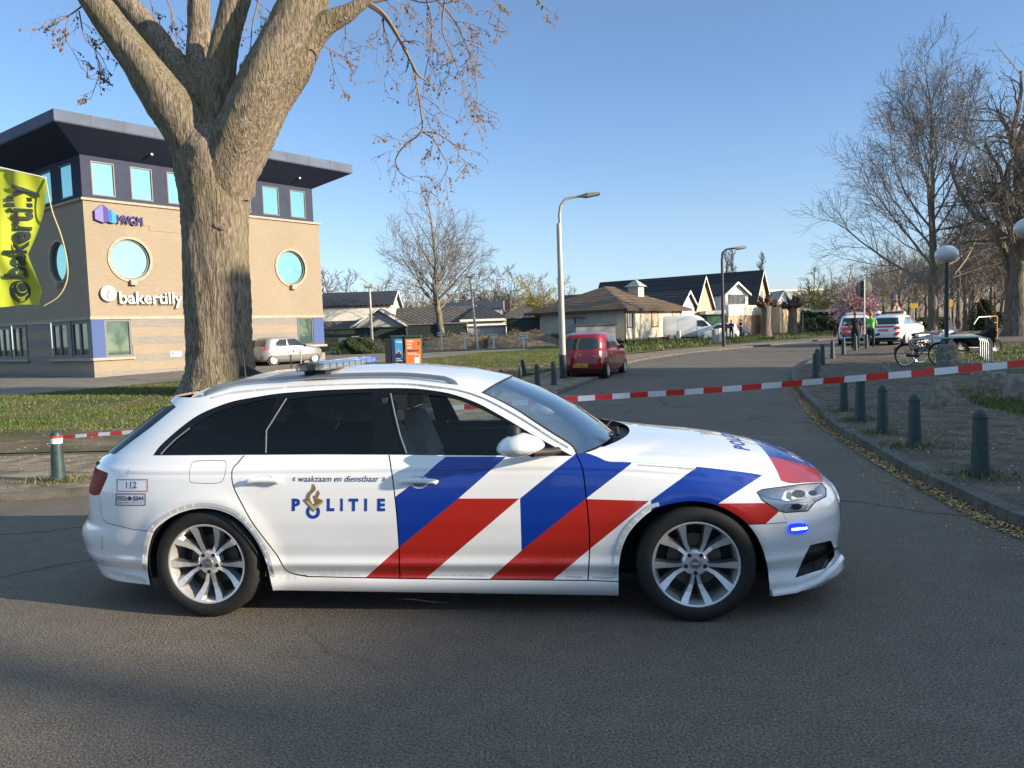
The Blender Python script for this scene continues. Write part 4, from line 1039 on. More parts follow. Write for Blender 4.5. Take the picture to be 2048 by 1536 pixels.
scatter('leaf_litter', 3800, [(-14, 8.9), (-7.75, 9.6), (-4.7, 9.2), (-2.6, 10.4), (-1.0, 13), (-.2, 16), (-4.1, 15), (-7, 13.5), (-14, 12.6)], leaf(.075, .01, .026, .008, lambda x, y: .15+.85*nz(x*1.3, y*1.9)**2), [L1, L2, L3], 15)
scatter('leaf_litter', 2600, [(-20, 10.4), (-6, 12), (-2.5, 17.5), (-1, 23), (-4, 24), (-7, 16), (-20, 14)], leaf(.11, .012, .03, .02), [L1, L2, L3], 18)
scatter('leaf_litter', 3000, [(-9, 20), (0, 20), (2.6, 34), (-6, 34)], leaf(.09, .03, .06, .1, lambda x, y: nz(x, y)), [L3, L1, L2], 16)
# weeds round bollard feet etc. are added with the bollards
# ================================================================ office building
E3 = Vector((.616, .788, 0)); F3 = Vector((-.788, .616, 0)); UP = Vector((0, 0, 1))
BO = G(190, 758); BO.z = 0; ZB0 = gh(BO.y)
BANG = math.atan2(.788, .616)
BEIGE = (.235, .192, .146); BEIG2 = (.262, .217, .166)
BRE = brick_mat('brick_yellow', BEIGE, BEIG2, (.30, .25, .17), .21, .062, BANG)
BRF = brick_mat('brick_yellow_side', BEIGE, BEIG2, (.36, .29, .19), .21, .062, BANG+math.pi/2)
BGE = brick_mat('brick_grey', (.20, .188, .175), (.165, .155, .15), (.28, .255, .22), .21, .062, BANG)
BGF = brick_mat('brick_grey_side', (.20, .188, .175), (.165, .155, .15), (.28, .255, .22), .21, .062, BANG+math.pi/2)
STONE = mat('sill_stone', (.33, .29, .225), .8, var=.12, scale=4)
NAVYP = mat('navy_cladding', (.044, .052, .085), .8, spec=.12, var=.08, scale=2)
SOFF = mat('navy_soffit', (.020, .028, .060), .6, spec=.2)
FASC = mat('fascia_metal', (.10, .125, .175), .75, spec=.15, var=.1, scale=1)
PBLUE = mat('blue_panel', (.07, .11, .26), .8, spec=.15)
FRMG = mat('frame_grey', (.10, .10, .11), .5)
def win_glass(name, col, r=.02, mixv=.7):
    m, nt, p = new_mat(name); p.inputs['Base Color'].default_value = (*col, 1); p.inputs['Metallic'].default_value = mixv; p.inputs['Roughness'].default_value = r
    return m
GGREEN = win_glass('solar_glass', (.27, .52, .46), .03, .88); GDARK = win_glass('dark_glass', (.10, .17, .15), .03, .6)
office = empty('office_building', (0, 0, 0), 0, 'beige brick office block with dark blue overhanging roof and round windows', 'building')
def WP(u, z, n=0, face='e'):                   # a point on the right (e) or left (f) front of the office; n = distance proud of the wall
    return BO + (E3*u - F3*n if face == 'e' else F3*u - E3*n) + UP*z
def rect_hole_wall(mb, face, u0, u1, z0, z1, holes, mi, depth=.14, circ=None):
    """a wall sheet with rectangular and round openings and their reveals"""
    pts = [(u0, z0), (u1, z0), (u1, z1), (u0, z1)]; edges = [(0, 1), (1, 2), (2, 3), (3, 0)]; loops = []
    for (a, b, c, d) in holes: loops.append([(a, c), (b, c), (b, d), (a, d)])
    for (cu, cz, r) in (circ or []): loops.append([(cu+r*math.cos(t), cz+r*math.sin(t)) for t in np.linspace(0, 2*math.pi, 41)[:-1]])
    for L in loops:
        n = len(pts); pts += L; edges += [(n+i, n+(i+1) % len(L)) for i in range(len(L))]
    V, _, Fc, _, _, _ = delaunay_2d_cdt([Vector(p) for p in pts], edges, [], 0, 1e-5); keep = []
    for f in Fc:
        cx = sum(V[i].x for i in f)/len(f); cy = sum(V[i].y for i in f)/len(f)
        if u0 < cx < u1 and z0 < cy < z1 and not any(pip(cx, cy, L) for L in loops): keep.append(tuple(f) if face == 'e' else tuple(f)[::-1])
    mb.add([WP(v.x, v.y, 0, face) for v in V], keep, mi)
    for L in loops:
        n = len(L); mb.add([WP(a, b, 0, face) for a, b in L]+[WP(a, b, -depth, face) for a, b in L], [(i, (i+1) % n, n+(i+1) % n, n+i) for i in range(n)], mi)
LE, LF = 12.93, 15.0
wl = MB()
circE = [(1.95, 5.63, .93), (10.88, 5.63, .93)]; circF = [(2.82, 5.66, .93)]
rect_hole_wall(wl, 'e', 0, LE, 3.0, 8.15, [], 0, .16, circE); rect_hole_wall(wl, 'f', 0, LF, 3.0, 8.15, [], 1, .16, circF)
stripes = [(-.3, .50, 2), (.50, .86, 0), (.86, 1.24, 2), (1.24, 1.66, 0), (1.66, 2.06, 2), (2.06, 2.48, 0), (2.48, 2.86, 2)]
for a, b, k in stripes:                        # courses of grey and yellow brick
    def band(face, u0, u1, mi): wl.add([WP(u0, a, 0, face), WP(u1, a, 0, face), WP(u1, b, 0, face), WP(u0, b, 0, face)], [(0, 1, 2, 3) if face == 'e' else (3, 2, 1, 0)], mi)
    low = b <= 1.25
    band('e', 0 if low and b < 1.0 else 1.80, 11.1 if not (low and b < 1.0) else LE, k)
    if b < 1.3:
        band('f', 0, LF, k+1)
    else:
        band('f', 4.25, 7.0, k+1); band('f', 11.2, LF, k+1)
wl.add([WP(0, .86, .0), WP(1.8, .86, .0), WP(1.8, 1.12, .0), WP(0, 1.12, .0)], [(0, 1, 2, 3)], 0)
wl.build('wall', [BRE, BRF, BGE, BGF], office)
tr = MB()
def bar(face, u0, u1, z0, z1, n0, n1, mi=0, mb=None):
    (mb or tr).add([WP(u, z, n, face) for u in (u0, u1) for z in (z0, z1) for n in (n0, n1)], [(0, 1, 3, 2), (4, 6, 7, 5), (0, 4, 5, 1), (2, 3, 7, 6), (0, 2, 6, 4), (1, 5, 7, 3)], mi)
bar('e', -.10, LE+.08, 8.15, 8.26, -.1, .10); bar('f', .0, LF, 8.15, 8.26, -.1, .10)
bar('e', -.05, LE+.03, 2.87, 3.01, -.1, .05); bar('f', .0, LF, 2.87, 3.01, -.1, .05)
bar('e', -.08, 1.85, 1.02, 1.14, -.2, .12); bar('f', .0, 4.4, 1.02, 1.14, -.2, .12); bar('f', 6.9, 11.3, 1.02, 1.14, -.2, .12); bar('e', 11.0, LE+.1, 1.22, 1.34, -.2, .12)
tr.build('stone_sill', STONE, office)
tl = MB()
def top_storey(face, wins, L):
    hs = [(a, b, 8.42, 9.94) for a, b in wins]
    rect_hole_wall(tl, face, 0, L, 8.26, 10.13, hs, 0, .08)
winsE = [(.45+1.77*i, 1.50+1.77*i) for i in range(7)]; winsF = [(.92+2.15*i, 2.25+2.15*i) for i in range(6)]
top_storey('e', winsE, LE-.35); top_storey('f', winsF, LF)
tl.add([WP(LE-.35, 8.26), WP(LE-.35, 10.13), BO+E3*(LE-.35)+F3*15+UP*10.13, BO+E3*(LE-.35)+F3*15+UP*8.26], [(0, 1, 2, 3)], 0)
tl.build('upper_cladding', NAVYP, office)
def window(face, u0, u1, z0, z1, gl, depth=-.07, name='window', fw=.06, mull=()):
    f = MB(); bar(face, u0, u0+fw, z0, z1, depth-.02, depth+.05, 0, f); bar(face, u1-fw, u1, z0, z1, depth-.02, depth+.05, 0, f)
    bar(face, u0+fw, u1-fw, z1-fw, z1, depth-.02, depth+.05, 0, f); bar(face, u0+fw, u1-fw, z0, z0+fw, depth-.02, depth+.05, 0, f)
    for m_ in mull: bar(face, m_-fw/2, m_+fw/2, z0+fw, z1-fw, depth-.02, depth+.05, 0, f)
    fo = f.build(name, FRMG, office)
    g = MB(); j = .012*math.sin(u0*7.3+z0)
    g.add([WP(u0+fw, z0+fw, depth, face), WP(u1-fw, z0+fw, depth+j*.5, face), WP(u1-fw, z1-fw, depth+j, face), WP(u0+fw, z1-fw, depth+j*.6, face)], [(0, 1, 2, 3) if face == 'e' else (3, 2, 1, 0)])
    g.build('pane', gl, fo); return fo
for a, b in winsE: window('e', a, b, 8.42, 9.94, GGREEN)
for a, b in winsF: window('f', a, b, 8.42, 9.94, GGREEN)
for face, cs in (('e', circE), ('f', circF)):
    for cu, cz, r in cs:
        f = MB(); n = 40
        for (r0, r1, d0, d1) in ((r, r+.12, .0, .05), (r-.07, r+.0, -.14, -.06)):
            V = []
            for t in np.linspace(0, 2*math.pi, n+1)[:-1]:
                for (rr, dd) in ((r0, d0), (r0, d1), (r1, d1), (r1, d0)): V.append(WP(cu+rr*math.cos(t), cz+rr*math.sin(t), dd, face))
            f.add(V, [(i*4+k, ((i+1) % n)*4+k, ((i+1) % n)*4+(k+1) % 4, i*4+(k+1) % 4) for i in range(n) for k in range(4)], 0 if d0 == 0 else 1)
        bar(face, cu-.13, cu+.17, cz-r-.26, cz-r-.02, .0, .22, 0, f)
        fo = f.build('round_window', [STONE, FRMG], office, smooth=40); g = MB()
        V = [WP(cu+(r-.05)*math.cos(t), cz+(r-.05)*math.sin(t), -.12, face) for t in np.linspace(0, 2*math.pi, n+1)[:-1]]
        g.poly(V if face == 'e' else V[::-1]); g.build('pane', GGREEN, fo)
window('e', .57, 1.80, 1.14, 2.87, GDARK, -.08, fw=.10)
window('e', 11.15, 12.2, 1.34, 2.87, GDARK, -.08, fw=.08)
for a in (0.35, 2.45, 7.2, 9.3): window('f', a, a+1.75, 1.14, 2.87, GDARK if a > 1 else GDARK, -.08, fw=.16, mull=(a+.9,))
for fc_, a_, b_, z_, nm_, mm_ in (('e', 0, .57, 1.14, 'blue_panel', PBLUE), ('e', 12.2, LE, 1.34, 'blue_panel', PBLUE), ('f', 0, .35, 1.14, 'grey_panel', FRMG), ('f', 2.1, 2.45, 1.14, 'grey_panel', FRMG)):
    pn = MB(); bar(fc_, a_, b_, z_, 2.87, -.1, .004, 0, pn); pn.build(nm_, mm_, office)
rf = MB()                                      # overhanging roof
oh = 1.6; LW = 15.0
def RP(u, w, z): return BO + E3*u + F3*w + UP*z
inn = [RP(-.0, 0, 10.13), RP(LE-.35, 0, 10.13), RP(LE-.35, LW, 10.13), RP(0, LW, 10.13)]
out = [RP(-oh, -oh, 10.97), RP(LE+1.25, -oh, 10.97), RP(LE+1.25, LW+oh, 10.97), RP(-oh, LW+oh, 10.97)]
ou2 = [RP(-oh-.04, -oh-.04, 11.02), RP(LE+1.29, -oh-.04, 11.02), RP(LE+1.29, LW+oh, 11.02), RP(-oh-.04, LW+oh, 11.02)]
ou3 = [p+UP*.45 for p in ou2]
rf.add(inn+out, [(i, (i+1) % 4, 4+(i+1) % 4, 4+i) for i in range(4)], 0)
rf.add(out+ou2, [(i, (i+1) % 4, 4+(i+1) % 4, 4+i) for i in range(4)], 1)
rf.add(ou2+ou3, [(i, (i+1) % 4, 4+(i+1) % 4, 4+i) for i in range(4)], 1)
rf.add(ou3, [(0, 1, 2, 3)], 1)
for k in range(1, 11):                          # standing seams of the fascia
    u = -oh+k*1.42; p = RP(u, -oh-.046, 11.02); rf.add([p-E3*.008, p+E3*.008, p+E3*.008+UP*.45, p-E3*.008+UP*.45], [(0, 1, 2, 3)], 2)
    w = -oh+k*1.42; p = RP(-oh-.046, w, 11.02); rf.add([p-F3*.008, p+F3*.008, p+F3*.008+UP*.45, p-F3*.008+UP*.45], [(0, 1, 2, 3)], 2)
for k in range(1, 10):
    u = k*1.4; a, b = RP(u, -.02, 10.125), RP(u, -oh+.02, 10.955); rf.add([a-E3*.006, a+E3*.006, b+E3*.006, b-E3*.006], [(0, 1, 2, 3)], 2)
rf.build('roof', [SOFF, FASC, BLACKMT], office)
for u in (2.9, 11.2):
    d = MB(); p = RP(u, -.75, 10.45); d.sphere(p, (.07, .07, .06)); d.build('ceiling_lamp', WHITEPL, office, smooth=60)
# company signs on the wall
def raised(name, mats, items, face='e', off=.05, thick=.06):
    mb = MB(); nrm = -F3 if face == 'e' else -E3; ee = E3 if face == 'e' else F3
    for it in items:
        if it[0] == 't': put_text(mb, it[1], BO+nrm*(off), ee, UP, *it[2], mi=it[3], thick=thick, nrm=nrm, **it[4])
        else:
            P = it[1]; mb.prism([BO+ee*a+UP*b+nrm*off for a, b in P], nrm*thick, it[2])
    return mb.build(name, mats, office)
SGW = mat('sign_white', (.62, .61, .57), .7, spec=.2); SG_DARK_SHADOW = mat('sign_dark_and_shadow', (.10, .09, .08), .6)
VIO = mat('sign_violet', (.07, .055, .22), .7, spec=.2); VI2 = mat('sign_violet_pale', (.17, .16, .40), .7, spec=.2); CYB = mat('sign_blue', (.02, .13, .48), .7, spec=.2); CY2 = mat('sign_cyan', (.05, .26, .55), .7, spec=.2)
raised('sign_lettering', [SGW], [('t', 'bakertilly', (1.27, 3.40, 4.33, 4.14), 0, dict(bold=.014))], off=.10, thick=.05)
def circ(cx, cy, r, r2=None, n=28): return [(cx+r*math.cos(t), cy+(r2 or r)*math.sin(t)) for t in np.linspace(0, 2*math.pi, n+1)[:-1]]
raised('sign_lettering', [SG_DARK_SHADOW], [('t', 'bakertilly', (1.23, 3.33, 4.30, 4.08), 0, dict(bold=.02))], off=.02, thick=.03)  # dark copy set left and down: drop shadow painted behind the letters
lg = MB(); nr_ = -F3
for (cx, cy, r, mi, o) in ((.78, 4.00, .36, 1, .02), (.79, 4.03, .35, 0, .10), (.80, 4.00, .27, 1, .152), (.835, 3.985, .245, 0, .156), (.86, 3.95, .17, 1, .160), (.885, 3.94, .15, 0, .164), (.90, 3.91, .09, 1, .168), (.91, 3.905, .075, 0, .172)):
    lg.prism([BO+E3*a+UP*b+nr_*o for a, b in circ(cx, cy, r)], nr_*(.06 if o < .12 else .004), mi)
lg.build('company_emblem', [SGW, SG_DARK_SHADOW], office)  # rearmost dark disc is a painted drop shadow; the inner rings are print
raised('sign_lettering', [VIO], [('t', 'MVGM', (1.42, 7.20, 2.60, 7.62), 0, dict(bold=.0))], off=.06, thick=.08)
raised('company_emblem', [VI2, VIO, CYB, CY2, SGW], [('p', [(.42, 7.32), (.78, 7.20), (.78, 8.02), (.42, 7.72)], 0), ('p', [(.78, 7.20), (1.02, 7.27), (1.02, 7.84), (.78, 8.02)], 1), ('p', [(1.02, 7.25), (1.16, 7.21), (1.16, 7.82), (1.02, 7.74)], 2), ('p', [(1.16, 7.21), (1.36, 7.26), (1.36, 7.66), (1.16, 7.82)], 3)], off=.06, thick=.10)
cw = MB(); L = [WP(2.6, 7.24, .02), WP(2.95, 7.24, .02), WP(2.95, 7.05, .02), WP(5.2, 7.03, .02)]; cw.tube(L, .012, 5); cw.build('cable', STONE, office)
pl = raised('wall_plate', [SGW, LBLUE], [('p', [(3.60, 1.04), (4.18, 1.04), (4.18, 1.30), (3.60, 1.30)], 0)], off=0, thick=.02)
raised('plate_lettering', [LBLUE], [('t', 'P', (3.66, 1.08, 3.78, 1.26), 0, dict(bold=.04)), ('t', 'Bezoekers', (3.84, 1.12, 4.14, 1.21), 0, dict(bold=.03))], off=.022, thick=.002)

# ================================================================ houses
CREAM = mat('render_cream', (.50, .465, .385), .85, var=.06, scale=1.5)
CREAMW = mat('boards_white', (.74, .70, .60), .7, var=.05, scale=3)
def tile_mat(name, c, rot, var=.35):
    m, nt, p = new_mat(name); p.inputs['Roughness'].default_value = .75
    tc = nt.nodes.new('ShaderNodeTexCoord'); mp = nt.nodes.new('ShaderNodeMapping'); mp.inputs['Rotation'].default_value = (0, 0, -rot); nt.links.new(tc.outputs['Object'], mp.inputs[0])
    w = nt.nodes.new('ShaderNodeTexWave'); w.inputs['Scale'].default_value = .55; w.bands_direction = 'Z'; w.inputs['Scale'].default_value = 1.1; nt.links.new(mp.outputs[0], w.inputs['Vector'])
    w2 = nt.nodes.new('ShaderNodeTexWave'); w2.bands_direction = 'X'; w2.inputs['Scale'].default_value = .9; nt.links.new(mp.outputs[0], w2.inputs['Vector'])
    a, n = mix_noise(nt, tuple(x*(1-var) for x in c), tuple(x*(1+var) for x in c), 1.2, 7, .3, .7)
    nt.links.new(a.outputs[0], p.inputs['Base Color'])
    mn = nt.nodes.new('ShaderNodeMath'); mn.operation = 'ADD'; nt.links.new(w.outputs[1], mn.inputs[0]); nt.links.new(w2.outputs[1], mn.inputs[1])
    b = nt.nodes.new('ShaderNodeBump'); b.inputs['Strength'].default_value = .9; b.inputs['Distance'].default_value = .08; nt.links.new(mn.outputs[0], b.inputs['Height']); nt.links.new(b.outputs[0], p.inputs['Normal']); return m
TBROWN = tile_mat('tiles_brown', (.115, .075, .045), BANG); TDARK = tile_mat('tiles_dark', (.028, .030, .036), BANG, .2); TGREY = tile_mat('tiles_grey', (.085, .075, .066), BANG, .25)
PINKB = brick_mat('brick_pink', (.50, .30, .21), (.56, .36, .26), (.42, .33, .26), .21, .065, BANG)
GREENW = mat('green_boards', (.055, .13, .085), .8, var=.2, scale=3); GREENG = mat('grey_green', (.16, .22, .19), .8, var=.15, scale=2); WOODL = mat('wood_light', (.50, .37, .22), .8, var=.15, scale=2, stretch=(3, 3, .3))
BARGE = mat('barge_white', (.76, .74, .68), .6); BROWNT = mat('brown_trim', (.07, .035, .02), .6); GREYW = mat('grey_render', (.36, .36, .35), .85, var=.08, scale=2); DARKGR = mat('dark_green_shed', (.018, .030, .024), .7, var=.2, scale=3); CORR = mat('corrugated', (.16, .155, .15), .7, var=.2, scale=3)
BLIND = mat('pink_blind', (.52, .36, .25), .8); GLW = win_glass('window_glass', (.25, .30, .33), .05, .5)
def house(name, label, O, L, W, h, hr, wallm, roofm, kind='gable_f', ohang=.5, cat='house', ang=None, group=None, barge=True, base=0):
    """O near corner; L along e (runs right and away), W along f (runs left and away). kind: gable_f ridge along f; gable_e ridge along e; hip"""
    e, f = (E3, F3) if ang is None else (Vector((math.cos(ang), math.sin(ang), 0)), Vector((-math.sin(ang), math.cos(ang), 0)))
    t = empty(name, (0, 0, 0), 0, label, cat, group); O = Vector((O[0], O[1], 0)); z0 = gh(O.y)
    P = lambda a, b, z: O+e*a+f*b+UP*(z0+z)
    m = MB(); m.add([P(0, 0, base), P(L, 0, base), P(L, W, base), P(0, W, base), P(0, 0, h), P(L, 0, h), P(L, W, h), P(0, W, h)], [(0, 1, 5, 4), (1, 2, 6, 5), (2, 3, 7, 6), (3, 0, 4, 7), (3, 2, 1, 0)])
    bg_ = MB(); o = ohang; r = MB(); th = .14
    def slab(q):
        n = (q[1]-q[0]).cross(q[2]-q[0]).normalized()
        if n.z < 0: q = q[::-1]; n = -n
        k = len(q); r.add(list(q)+[p-n*th for p in q], [tuple(range(k)), tuple(range(2*k-1, k-1, -1))]+[(i, k+i, k+(i+1) % k, (i+1) % k) for i in range(k)])
    if kind == 'gable_f':                      # gable faces towards -f and +f
        m.add([P(0, 0, h), P(L, 0, h), P(L/2, 0, hr)], [(0, 1, 2)]); m.add([P(0, W, h), P(L, W, h), P(L/2, W, hr)], [(2, 1, 0)])
        s = (hr-h)/(L/2); ez = h-s*o
        slab([P(-o, -o, ez), P(-o, W+o, ez), P(L/2, W+o, hr), P(L/2, -o, hr)]); slab([P(L+o, -o, ez), P(L/2, -o, hr), P(L/2, W+o, hr), P(L+o, W+o, ez)])
        if barge:
            for a, b in ((P(-o, -o-.03, ez-.08), P(L/2, -o-.03, hr-.08)), (P(L/2, -o-.03, hr-.08), P(L+o, -o-.03, ez-.08))):
                bg_.add([a-UP*.14, b-UP*.14, b+UP*.1, a+UP*.1, a-UP*.14-f*.05, b-UP*.14-f*.05, b+UP*.1-f*.05, a+UP*.1-f*.05], [(0, 1, 2, 3), (7, 6, 5, 4), (3, 2, 6, 7), (0, 4, 5, 1), (0, 3, 7, 4), (1, 5, 6, 2)])
    elif kind == 'gable_e':
        m.add([P(L, 0, h), P(L, W, h), P(L, W/2, hr)], [(0, 1, 2)]); m.add([P(0, 0, h), P(0, W, h), P(0, W/2, hr)], [(2, 1, 0)])
        s = (hr-h)/(W/2); ez = h-s*o
        slab([P(-o, -o, ez), P(L+o, -o, ez), P(L+o, W/2, hr), P(-o, W/2, hr)]); slab([P(-o, W+o, ez), P(-o, W/2, hr), P(L+o, W/2, hr), P(L+o, W+o, ez)])
        if barge:
            for X, sg in ((L+o+.03, 1), (-o-.03, -1)):
                for a, b in ((P(X, -o, ez-.08), P(X, W/2, hr-.08)), (P(X, W/2, hr-.08), P(X, W+o, ez-.08))):
                    d = e*.05*sg; bg_.add([a-UP*.14, b-UP*.14, b+UP*.1, a+UP*.1, a-UP*.14+d, b-UP*.14+d, b+UP*.1+d, a+UP*.1+d], [(0, 1, 2, 3), (7, 6, 5, 4), (3, 2, 6, 7), (0, 4, 5, 1), (0, 3, 7, 4), (1, 5, 6, 2)])
    elif kind == 'hip':
        c = min(L, W)/2; A = P(c, W/2, hr) if L >= W else P(L/2, c, hr); B = P(L-c, W/2, hr) if L >= W else P(L/2, W-c, hr); ez = h-.12
        q = [P(-o, -o, ez), P(L+o, -o, ez), P(L+o, W+o, ez), P(-o, W+o, ez)]
        if L >= W: slab([q[0], q[1], B, A]); slab([q[1], q[2], B]); slab([q[2], q[3], A, B]); slab([q[3], q[0], A])
        else: slab([q[0], q[1], A]); slab([q[1], q[2], B, A]); slab([q[2], q[3], B]); slab([q[3], q[0], A, B])
        if barge:
            for i in range(4):
                a, b = q[i], q[(i+1) % 4]; n = (b-a).normalized().cross(UP)*.03
                bg_.add([a-UP*.22+n, b-UP*.22+n, b-UP*.0+n, a-UP*.0+n, a-UP*.22, b-UP*.22, b, a], [(0, 1, 2, 3), (7, 6, 5, 4), (3, 2, 6, 7), (0, 4, 5, 1)])
    elif kind == 'flat':
        q = [P(-o, -o, h), P(L+o, -o, h), P(L+o, W+o, h), P(-o, W+o, h)]; r.add(q+[p+UP*(hr-h) for p in q], [(0, 3, 2, 1), (4, 5, 6, 7)]+[(i, (i+1) % 4, 4+(i+1) % 4, 4+i) for i in range(4)])
    m.build('wall', wallm, t); r.build('roof', roofm, t)
    if bg_.v: bg_.build('bargeboard', BARGE if barge is True else barge, t)
    t['_'] = 0; del t['_']
    return t, P
def hwin(t, P, face, a0, a1, z0, z1, fm=BARGE, gm=GLW, mull=1, name='window'):
    fw = .09; m = MB(); g = MB()
    def Q(a, z, n): return P(a, -n, z) if face == 'e' else P(-n, a, z)
    def bx(x0, x1, y0, y1, n1=.04): m.add([Q(x, y, n) for x in (x0, x1) for y in (y0, y1) for n in (.003, n1)], [(0, 1, 3, 2), (4, 6, 7, 5), (0, 4, 5, 1), (2, 3, 7, 6), (0, 2, 6, 4), (1, 5, 7, 3)])
    bx(a0, a0+fw, z0, z1); bx(a1-fw, a1, z0, z1); bx(a0+fw, a1-fw, z0, z0+fw); bx(a0+fw, a1-fw, z1-fw, z1)
    for k in range(1, mull+1): x = a0+(a1-a0)*k/(mull+1); bx(x-.03, x+.03, z0+fw, z1-fw)
    w = m.build(name, fm, t); g.add([Q(a0+fw, z0+fw, .012), Q(a1-fw, z0+fw, .012), Q(a1-fw, z1-fw, .012), Q(a0+fw, z1-fw, .012)], [(0, 1, 2, 3)]); g.build('pane', gm, w); return w
# cream bungalow with the chimney
h1, P1 = house('bungalow', 'low cream bungalow with brown hipped tile roof and white chimney', (9.8, 67.5), 11.2, 9.5, 3.15, 5.35, CREAM, TBROWN, 'hip', .7, barge=BROWNT, base=.45)
c_ = MB(); c_.add([P1(6.6, 2.2, 3.6), P1(7.7, 2.2, 3.6), P1(7.7, 3.3, 3.6), P1(6.6, 3.3, 3.6), P1(6.6, 2.2, 5.2), P1(7.7, 2.2, 5.2), P1(7.7, 3.3, 5.2), P1(6.6, 3.3, 5.2)], [(0, 1, 5, 4), (1, 2, 6, 5), (2, 3, 7, 6), (3, 0, 4, 7), (4, 5, 6, 7)])
c_.add([P1(6.35, 1.95, 5.22), P1(7.95, 1.95, 5.22), P1(7.95, 3.55, 5.22), P1(6.35, 3.55, 5.22), P1(7.15, 2.75, 5.95)], [(0, 1, 4), (1, 2, 4), (2, 3, 4), (3, 0, 4), (3, 2, 1, 0)], 1); c_.build('chimney', [CREAM, GREYW], h1)
hwin(h1, P1, 'e', .45, 1.45, 1.35, 2.75, BROWNT, GLW, 1); hwin(h1, P1, 'e', 4.9, 6.2, 1.35, 2.85, BROWNT, BLIND, 0); hwin(h1, P1, 'e', 9.0, 10.9, .75, 3.0, BROWNT, BLIND, 0)
pc = MB(); 
for a in (.1, 2.2, 4.4, 6.8, 8.8, 11.1): p = P1(a, -.0, 0); pc.tube([p-UP*.1, p+UP*.47], .06, 6)
pc.build('stilt', BROWNT, h1)
dp = MB(); p = P1(.03, -.08, 0); dp.tube([p+UP*.3, p+UP*3.1], .05, 6); dp.build('downpipe', BROWNT, h1)
acu = empty('air_conditioner', P1(8.2, -1.2, 0), BANG, 'small cream box unit standing outside the cream bungalow', 'box unit')
m = MB(); m.bbox((-.45, -.2, 0), (.45, .2, .95)); m.build('casing', CREAMW, acu, bevel=.02); m = MB(); m.lathe([(.28, -.21), (.26, -.215), (.0001, -.215)], 20, c=(0, 0, .5), axis='Y'); m.build('fan_grille', DARKIN, acu)
# dark-roofed houses behind
h2, P2 = house('gabled_house', 'dark tiled house with pale pink brick gable edged in white', AT(1390, 640, 85), 4.6, 8.0, 3.4, 6.75, PINKB, TDARK, 'gable_f', .3)
h3, P3 = house('gabled_house', 'largest dark tiled house with white dormer and buff gable', AT(1507, 640, 92), 5.2, 22.0, 3.5, 7.7, WOODL, TDARK, 'gable_f', .35)
hwin(h3, P3, 'e', 2.1, 3.1, 3.9, 5.3, BARGE)
hd, PD = house('house_wing', 'white dormer wing between the two dark gabled roofs', AT(1452, 640, 88), 3.0, 4.5, 4.9, 6.1, BARGE, TDARK, 'gable_f', .25, ang=BANG-.55)
hwin(hd, PD, 'e', .35, 2.6, 3.6, 4.7, FRMG, GLW, 2)
house('gabled_house', 'low white gabled front peeping over the bungalow roof', AT(1362, 640, 80), 3.2, 7, 3.6, 5.0, BARGE, TDARK, 'gable_f', .3)
house('gabled_house', 'long dark roof with small white gable behind the bungalow', AT(1268, 640, 96), 5.0, 12, 4.2, 6.0, BARGE, TDARK, 'gable_f', .3)
house('long_house', 'long low dark roof running behind the brown bungalow roof', AT(1178, 640, 104), 3.0, 1.0, 4.6, 6.0, GREYW, TDARK, 'gable_e', .3, ang=.18) 
g1, PG = house('garage', 'pink brick garage with white flat roof edge', AT(1457, 666, 84), 9.5, .5, 2.3, 3.45, PINKB, CREAMW, 'flat', .12, cat='garage', barge=False)
house('shed', 'green boarded shed joined to the pink garage', AT(1415, 660, 84), 2.4, 2.0, 2.5, 2.9, GREENW, CREAMW, 'flat', .25, cat='shed', ang=.1, barge=False)
c1, PCp = house('carport', 'flat white carport roof above the white van', AT(1366, 650, 86), 4.4, 5, 2.5, 2.95, GREENW, CREAMW, 'flat', .4, cat='carport', ang=.1, barge=False)
gg, PGG = house('shed', 'small grey green shed with pale door beside the pink garage', G(1503, 668), 5.5, 3, 2.4, 2.6, GREENG, GREYW, 'flat', .1, cat='shed', barge=False)
dd = MB(); dd.add([PGG(1.2, -.03, 0), PGG(2.4, -.03, 0), PGG(2.4, -.03, 2.0), PGG(1.2, -.03, 2.0)], [(0, 1, 2, 3)]); dd.build('door', WOODL, gg)
s2, _ = house('shed', 'tall shed with dark grey side and sunlit wooden wall between the pollards', AT(1560, 662, 88), 7.0, 2.0, 3.3, 3.45, WOODL, GREYW, 'flat', .05, cat='shed', barge=False)
house('shed', 'dark grey flat shed left of the wooden one', AT(1542, 662, 88.5), 1.4, 2.0, 3.2, 3.3, GREYW, GREYW, 'flat', .05, cat='shed', ang=0.0, barge=False)
house('shed', 'white gabled shed with blue flank behind the pollards', AT(1546, 640, 98), 2.9, 5, 3.2, 5.4, BARGE, GREYW, 'gable_f', .15, cat='shed', ang=.0)
# white hall and low houses on the left
hall, PH = house('hall', 'big white hall with dark tiled roof beside the office', AT(640, 660, 84), 7.6, 8, 4.9, 6.4, CREAMW, TDARK, 'gable_e', .35, ang=.02, cat='hall')
house('low_house', 'cream strip of wall with dark lean roof below the white hall', AT(640, 660, 80), 3.4, 3, 2.0, 3.1, CREAMW, TGREY, 'gable_e', .25, ang=.0)
house('low_house', 'grey roofed low house with white edged front gable', AT(708, 660, 78), 5.0, 9.0, 2.6, 4.2, GREYW, TGREY, 'gable_f', .35, ang=.05)
house('long_house', 'long grey tiled roof behind the small bare tree', AT(795, 660, 80.5), 7.6, 5.5, 2.55, 4.3, CREAMW, TGREY, 'gable_e', .35, ang=.0)
house('low_house', 'dark hipped roof house with cream corner behind the brushwood', AT(928, 660, 80), 4.2, 7, 2.9, 4.4, CREAMW, TDARK, 'hip', .4, ang=.12)
